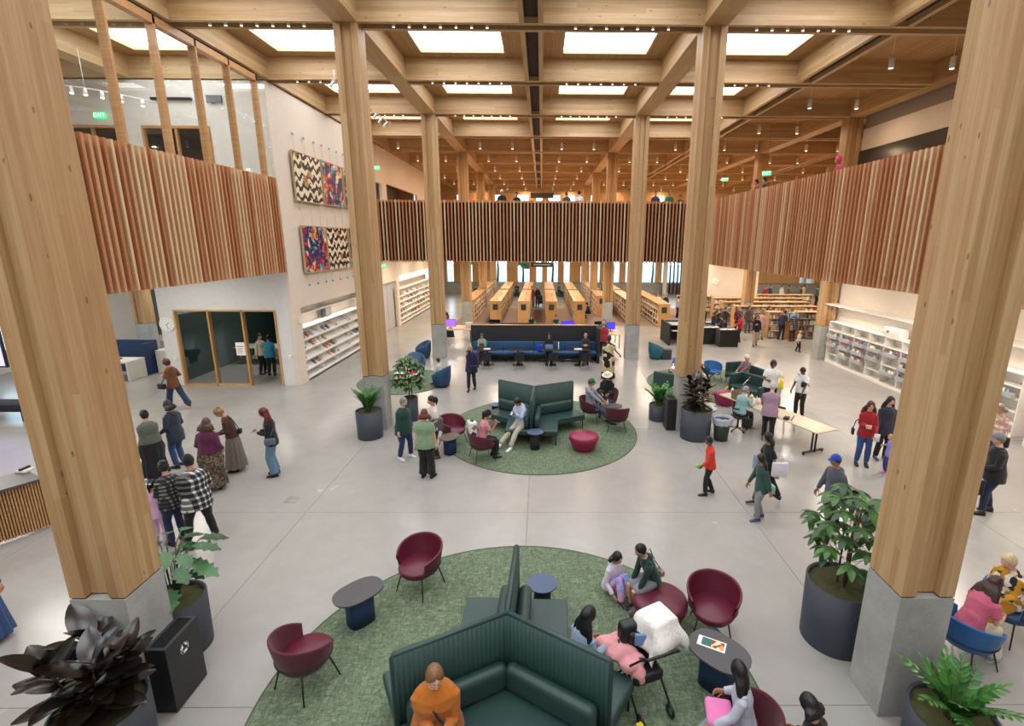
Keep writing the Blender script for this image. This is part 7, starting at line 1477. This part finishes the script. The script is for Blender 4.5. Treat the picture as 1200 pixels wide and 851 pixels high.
person('little blond child in a lilac sweater holding a hand', (8.64, 11.1), 172, 1.02, P_(hl=(0.2, 0.05, 0.7), hr=(-0.3, 0.1, 1.15)), top=(K('periwinkle', '8a86cc'), 'long', 0.12), bottom=tr(K('violet_trousers', '38327a')), shoes='c86aa8', hair=('ponytail', 'b08a58', 0.12), skn=LIGHT)
j = person('man in a grey cap, black jacket and navy jeans right of the big column', (9.52, 9.32), 160, 1.74, P_(hl=(0.14, 0.28, 1.0), hr=(-0.2, 0.25, 1.0), fl=(0.12, 0.12), fr=(-0.12, -0.1)), top=(BLK, 'long', 0.16, 'jacket'), bottom=tr(K('ink_jeans', '1c2440')), hair=('short', '6a6460'), skn=LIGHT, girth=1.25, extras=[('cap', '7a7c80')])
bag(j, 'black bag held low by the man in the grey cap', '121214', V3(0.16, 0.3, 0.62), (0.05, 0.12, 0.16), None, 'carry_bag')
j = person('person in a pale floral top by the shelving, behind the big right column', (11.55, 11.55), 200, 1.66, P_(PH), top=(pattern('pale_floral', ['d8bcb0', 'e4d4c8', 'c09a90'], 18), 'long', 0.15), bottom=tr(K('dull_denim', '40506a')), hair=('bob', '8a7a68'), fem=True, girth=1.2)
bag(j, 'black bag dangling from the arm of the person in floral', '141416', V3(0.3, 0.2, 0.8), (0.08, 0.05, 0.13), None, 'carry_bag')
# --- foreground
j = person('fair-haired man in a mustard sweater looking at his phone on the front sofa', (-0.80, 4.20), -82, 1.76, P_(kind='sit', seat=0.47, lean=0, bend=8, hd=10, ht=14, hl=(0.10, 0.33, 0.80), hr=(-0.02, 0.34, 0.80), curl=1.0, palm=(0, -0.5, 0.85), fl=(0.16, 0.5), fr=(-0.16, 0.5)), top=(K('mustard_knit', 'b8691a'), 'long', 0.14, 'sweater'), bottom=tr(K('brown_trousers', '4a3a30')), hair=('short', '7a5838'), skn='dba893', girth=1.45, lod=2)
phone(j, 'phone in the hands of the man in mustard')
wm = MB(); sj = j; wm.tube([sj['SR']+sj['fwd']*0.02+Vector((0.06, 0, 0.04)), sj['Nk']+sj['fwd']*0.10-sj['up']*0.08+Vector((-0.05, 0, 0)), sj['Ch']+sj['fwd']*0.205+Vector((0.03, 0, -0.02)), sj['Ch']-sj['up']*0.16+sj['fwd']*0.225+Vector((0.12, 0, 0))], (0.012, ) *4 if False else [(0.016, 0.005)]*4, 8); held(j, 'camera', 'black camera on a neck strap in the lap of the man in mustard', 'camera', MB().rbox(-0.07, 0.07, -0.03, 0.03, -0.045, 0.045, 0.012).tube([(0, -0.03, 0), (0, -0.10, 0)], [0.036, 0.034], 14), M['black'], V3(0.22, 0.33, 0.70), None, [('strap', wm.xform(Matrix.Translation(-V3(0.22, 0.33, 0.70))), BLK)])
j = person('girl with long black hair in pale denim jacket on the front sofa', (0.74, 4.98), 38, 1.56, P_(kind='sit', seat=0.47, lean=6, hd=18, ht=-10, hl=(0.14, 0.34, 0.72), hr=(-0.12, 0.34, 0.74), fl=(0.12, 0.42), fr=(-0.12, 0.42)), top=(K('washed_denim', '8ea4bc'), 'long', 0.12, 'denim_jacket'), bottom=tr(K('grey_leggings', '3c4048')), hair=('long', '121014', 0.40), skn=TAN, fem=True, lod=2)
tag(MB().rbox(-0.08, 0.08, -0.06, 0.06, 0, 0.2, 0.04).build('orange_jacket', K('orange_cloth', 'e0701c')), 'bright orange cloth bundle beside the girl in pale denim', 'cloth').location = (0.50, 5.22, 0.46)
person('girl in a white hooded jacket sitting on the rug edge', (1.38, 6.92), -50, 1.38, P_(kind='floor', seat=0.10, lean=12, hd=8, ht=-10, hl=(0.12, 0.34, 0.35), hr=(-0.2, 0.25, 0.2), fl=(0.10, 0.42), fr=(-0.12, 0.40)), top=(K('pearl_hoodie', 'd4ccd8'), 'long', 0.12, 'hooded_jacket', True), bottom=tr(pattern('pastel_leggings', ['8aa0e0', 'c8a0e0', 'e0a0c8'], 12)), shoes='2a2a34', hair=('bob', '141012'), skn=MID, fem=True, lod=2)
j = person('boy in a dark green hoodie and grey shorts sitting against the ottoman', (1.96, 6.56), 195, 1.42, P_(kind='sit', seat=0.44, lean=14, bend=10, hd=10, hl=(0.1, 0.36, 0.42), hr=(-0.12, 0.36, 0.46), fl=(0.10, 0.30), fr=(-0.14, 0.34)), top=(K('bottle_hoodie', '143830'), 'long', 0.1, 'hoodie', True), bottom=('shorts', K('grey_shorts', '83868c')), shoes='4a2a38', hair=('short', '120f10'), skn=MID, lod=2)
bag(j, 'small tan and black belt bag of the boy in dark green', '8a7f72', V3(-0.02, -0.14, 0.60), (0.08, 0.04, 0.05), [V3(-0.1, -0.08, 0.75), V3(-0.14, 0.0, 0.95), V3(0.0, 0.12, 0.95), V3(0.12, 0.06, 0.7)], 'belt_bag')
j = person('long-haired girl in pale grey top and light jeans at the bottom edge', (2.42, 4.22), 168, 1.46, P_(kind='sit', seat=0.48, lean=8, hd=14, ht=-60, hl=(0.18, 0.38, 0.70), hr=(-0.25, 0.22, 0.8), fl=(0.10, 0.50), fr=(-0.05, 0.58)), top=(K('grey_marl', 'b8bccc'), 'long', 0.1), bottom=tr(K('light_jeans', '90a4ba')), shoes='e6e4dc', hair=('long', '100e10', 0.30), skn=TAN, fem=True, lod=2)
held(j, 'pink_jacket', 'bright pink jacket across the lap of the girl at the bottom edge', 'jacket', MB().rbox(-0.17, 0.17, -0.15, 0.13, -0.04, 0.05, 0.045), K('candy_pink', 'e07ab4'), V3(0, 0.24, 0.60))
tub_chair('tub_chair', 'burgundy tub chair cut off by the bottom edge under the girl in black', (2.98, 3.72), F_(110), M['maroon_fab'], M['maroon'], 'burgundy tub chairs')
person('dark-haired child in black at the bottom edge beside the girl with the pink jacket', (2.94, 3.78), 118, 1.45, P_(kind='sit', seat=0.48, lean=10, hd=16, hl=(0.15, 0.35, 0.7), hr=(-0.15, 0.35, 0.7)), top=(BLK, 'long', 0.1), bottom=tr(BLK), hair=('bob', '0f0d0f'), skn=TAN, lod=1)
j = person('girl in a pink smocked top and cream trousers on the blue chair', (5.95, 5.58), 18, 1.56, P_(kind='sit', seat=0.48, lean=22, bend=8, hd=26, hl=(0.10, 0.50, 0.80), hr=(-0.16, 0.42, 0.72), fl=(0.10, 0.46), fr=(-0.16, 0.40)), top=(K('rose_top', 'cc627c'), 'short', 0.2, 'smocked_top'), bottom=('wide', K('cream_trousers', 'dcd4c0')), shoes='8ba4bd', hair=('long', '3a2420', 0.34), skn=LIGHT, fem=True, lod=2, extras=[('headband', '6a3a30')])
tub_chair('tub_chair', 'blue tub chair under the person in mustard and floral print', (6.98, 6.05), F_(-170), M['royal'], M['blue'], 'blue tub chairs')
person('person with short blond hair in a floral jacket and mustard trousers', (6.90, 6.05), 190, 1.62, P_(kind='sit', seat=0.48, lean=10, hd=20, hl=(0.12, 0.40, 0.72), hr=(-0.10, 0.42, 0.72), fl=(0.12, 0.46), fr=(-0.10, 0.42)), top=(pattern('gold_floral', ['c08a1c', 'e8e2da', '2a2426', 'b8861c', 'd8d0c8'], 16), 'long', 0.14, 'jacket'), bottom=tr(K('mustard_trousers', 'c08414')), shoes='a8b4c4', hair=('short', 'cbb88e'), skn='e0a898', girth=1.15, lod=2, fem=True)
# --- upper floor, heads above the far rail
UP = 6.4
for k, (x, H_, tc, hc, ex, f, lb) in enumerate(((-1.91, 1.72, '1c2430', 'e8e8e8', [('cap', 'e8e8ea')], -90, 'person in a white cap and dark jacket at the far upper rail'), (-1.1, 1.62, '20242e', '2a1a14', [], -110, 'dark-haired person right of the white cap at the upper rail'), (1.63, 1.64, '3a4a5a', '4a2a20', [], 90, 'person in slate blue at the upper rail near the centre'), (2.33, 1.72, 'e6e8ea', '15110f', [], 92, 'person in a white shirt with back to the upper rail'), (6.5, 1.70, '3a4048', '15110f', [], -90, 'person in grey stripes at the right end of the upper rail'), (7.3, 1.72, '1f7a54', '6a5a50', [], -100, 'person in bright green at the right end of the upper rail'), (7.85, 1.50, '2a3a44', '15110f', [], -90, 'shorter dark-haired person near the right end of the upper rail'), (8.45, 1.55, '1c1c22', '15110f', [], -90, 'person in black last before the corner of the upper rail'))):
    person(lb, (x, 28.75+0.15*(k % 2)), f, H_, top=(K('u_'+tc, tc), 'long'), bottom=tr(BLK), hair=('short', hc), lod=0, extras=ex, z0=UP)
person('person with bright pink hair at the right upper rail', (9.75, 16.9), 175, 1.68, top=(K('u_pink', 'c03060'), 'long'), bottom=tr(BLK), hair=('curly', 'd8305c'), lod=0, z0=UP)
for k, (y, c) in enumerate(((22.0, '2a2a30'), (22.8, '8a4a4a'))): person('small figure in %s at the far end of the right upper rail' % ('dark grey', 'dusty red')[k], (9.6, y), 170, 1.66, top=(K('u_'+c, c), 'long'), bottom=tr(BLK), hair=('short', '15110f'), lod=0, z0=UP)
bpy.data.scenes.remove(TS)
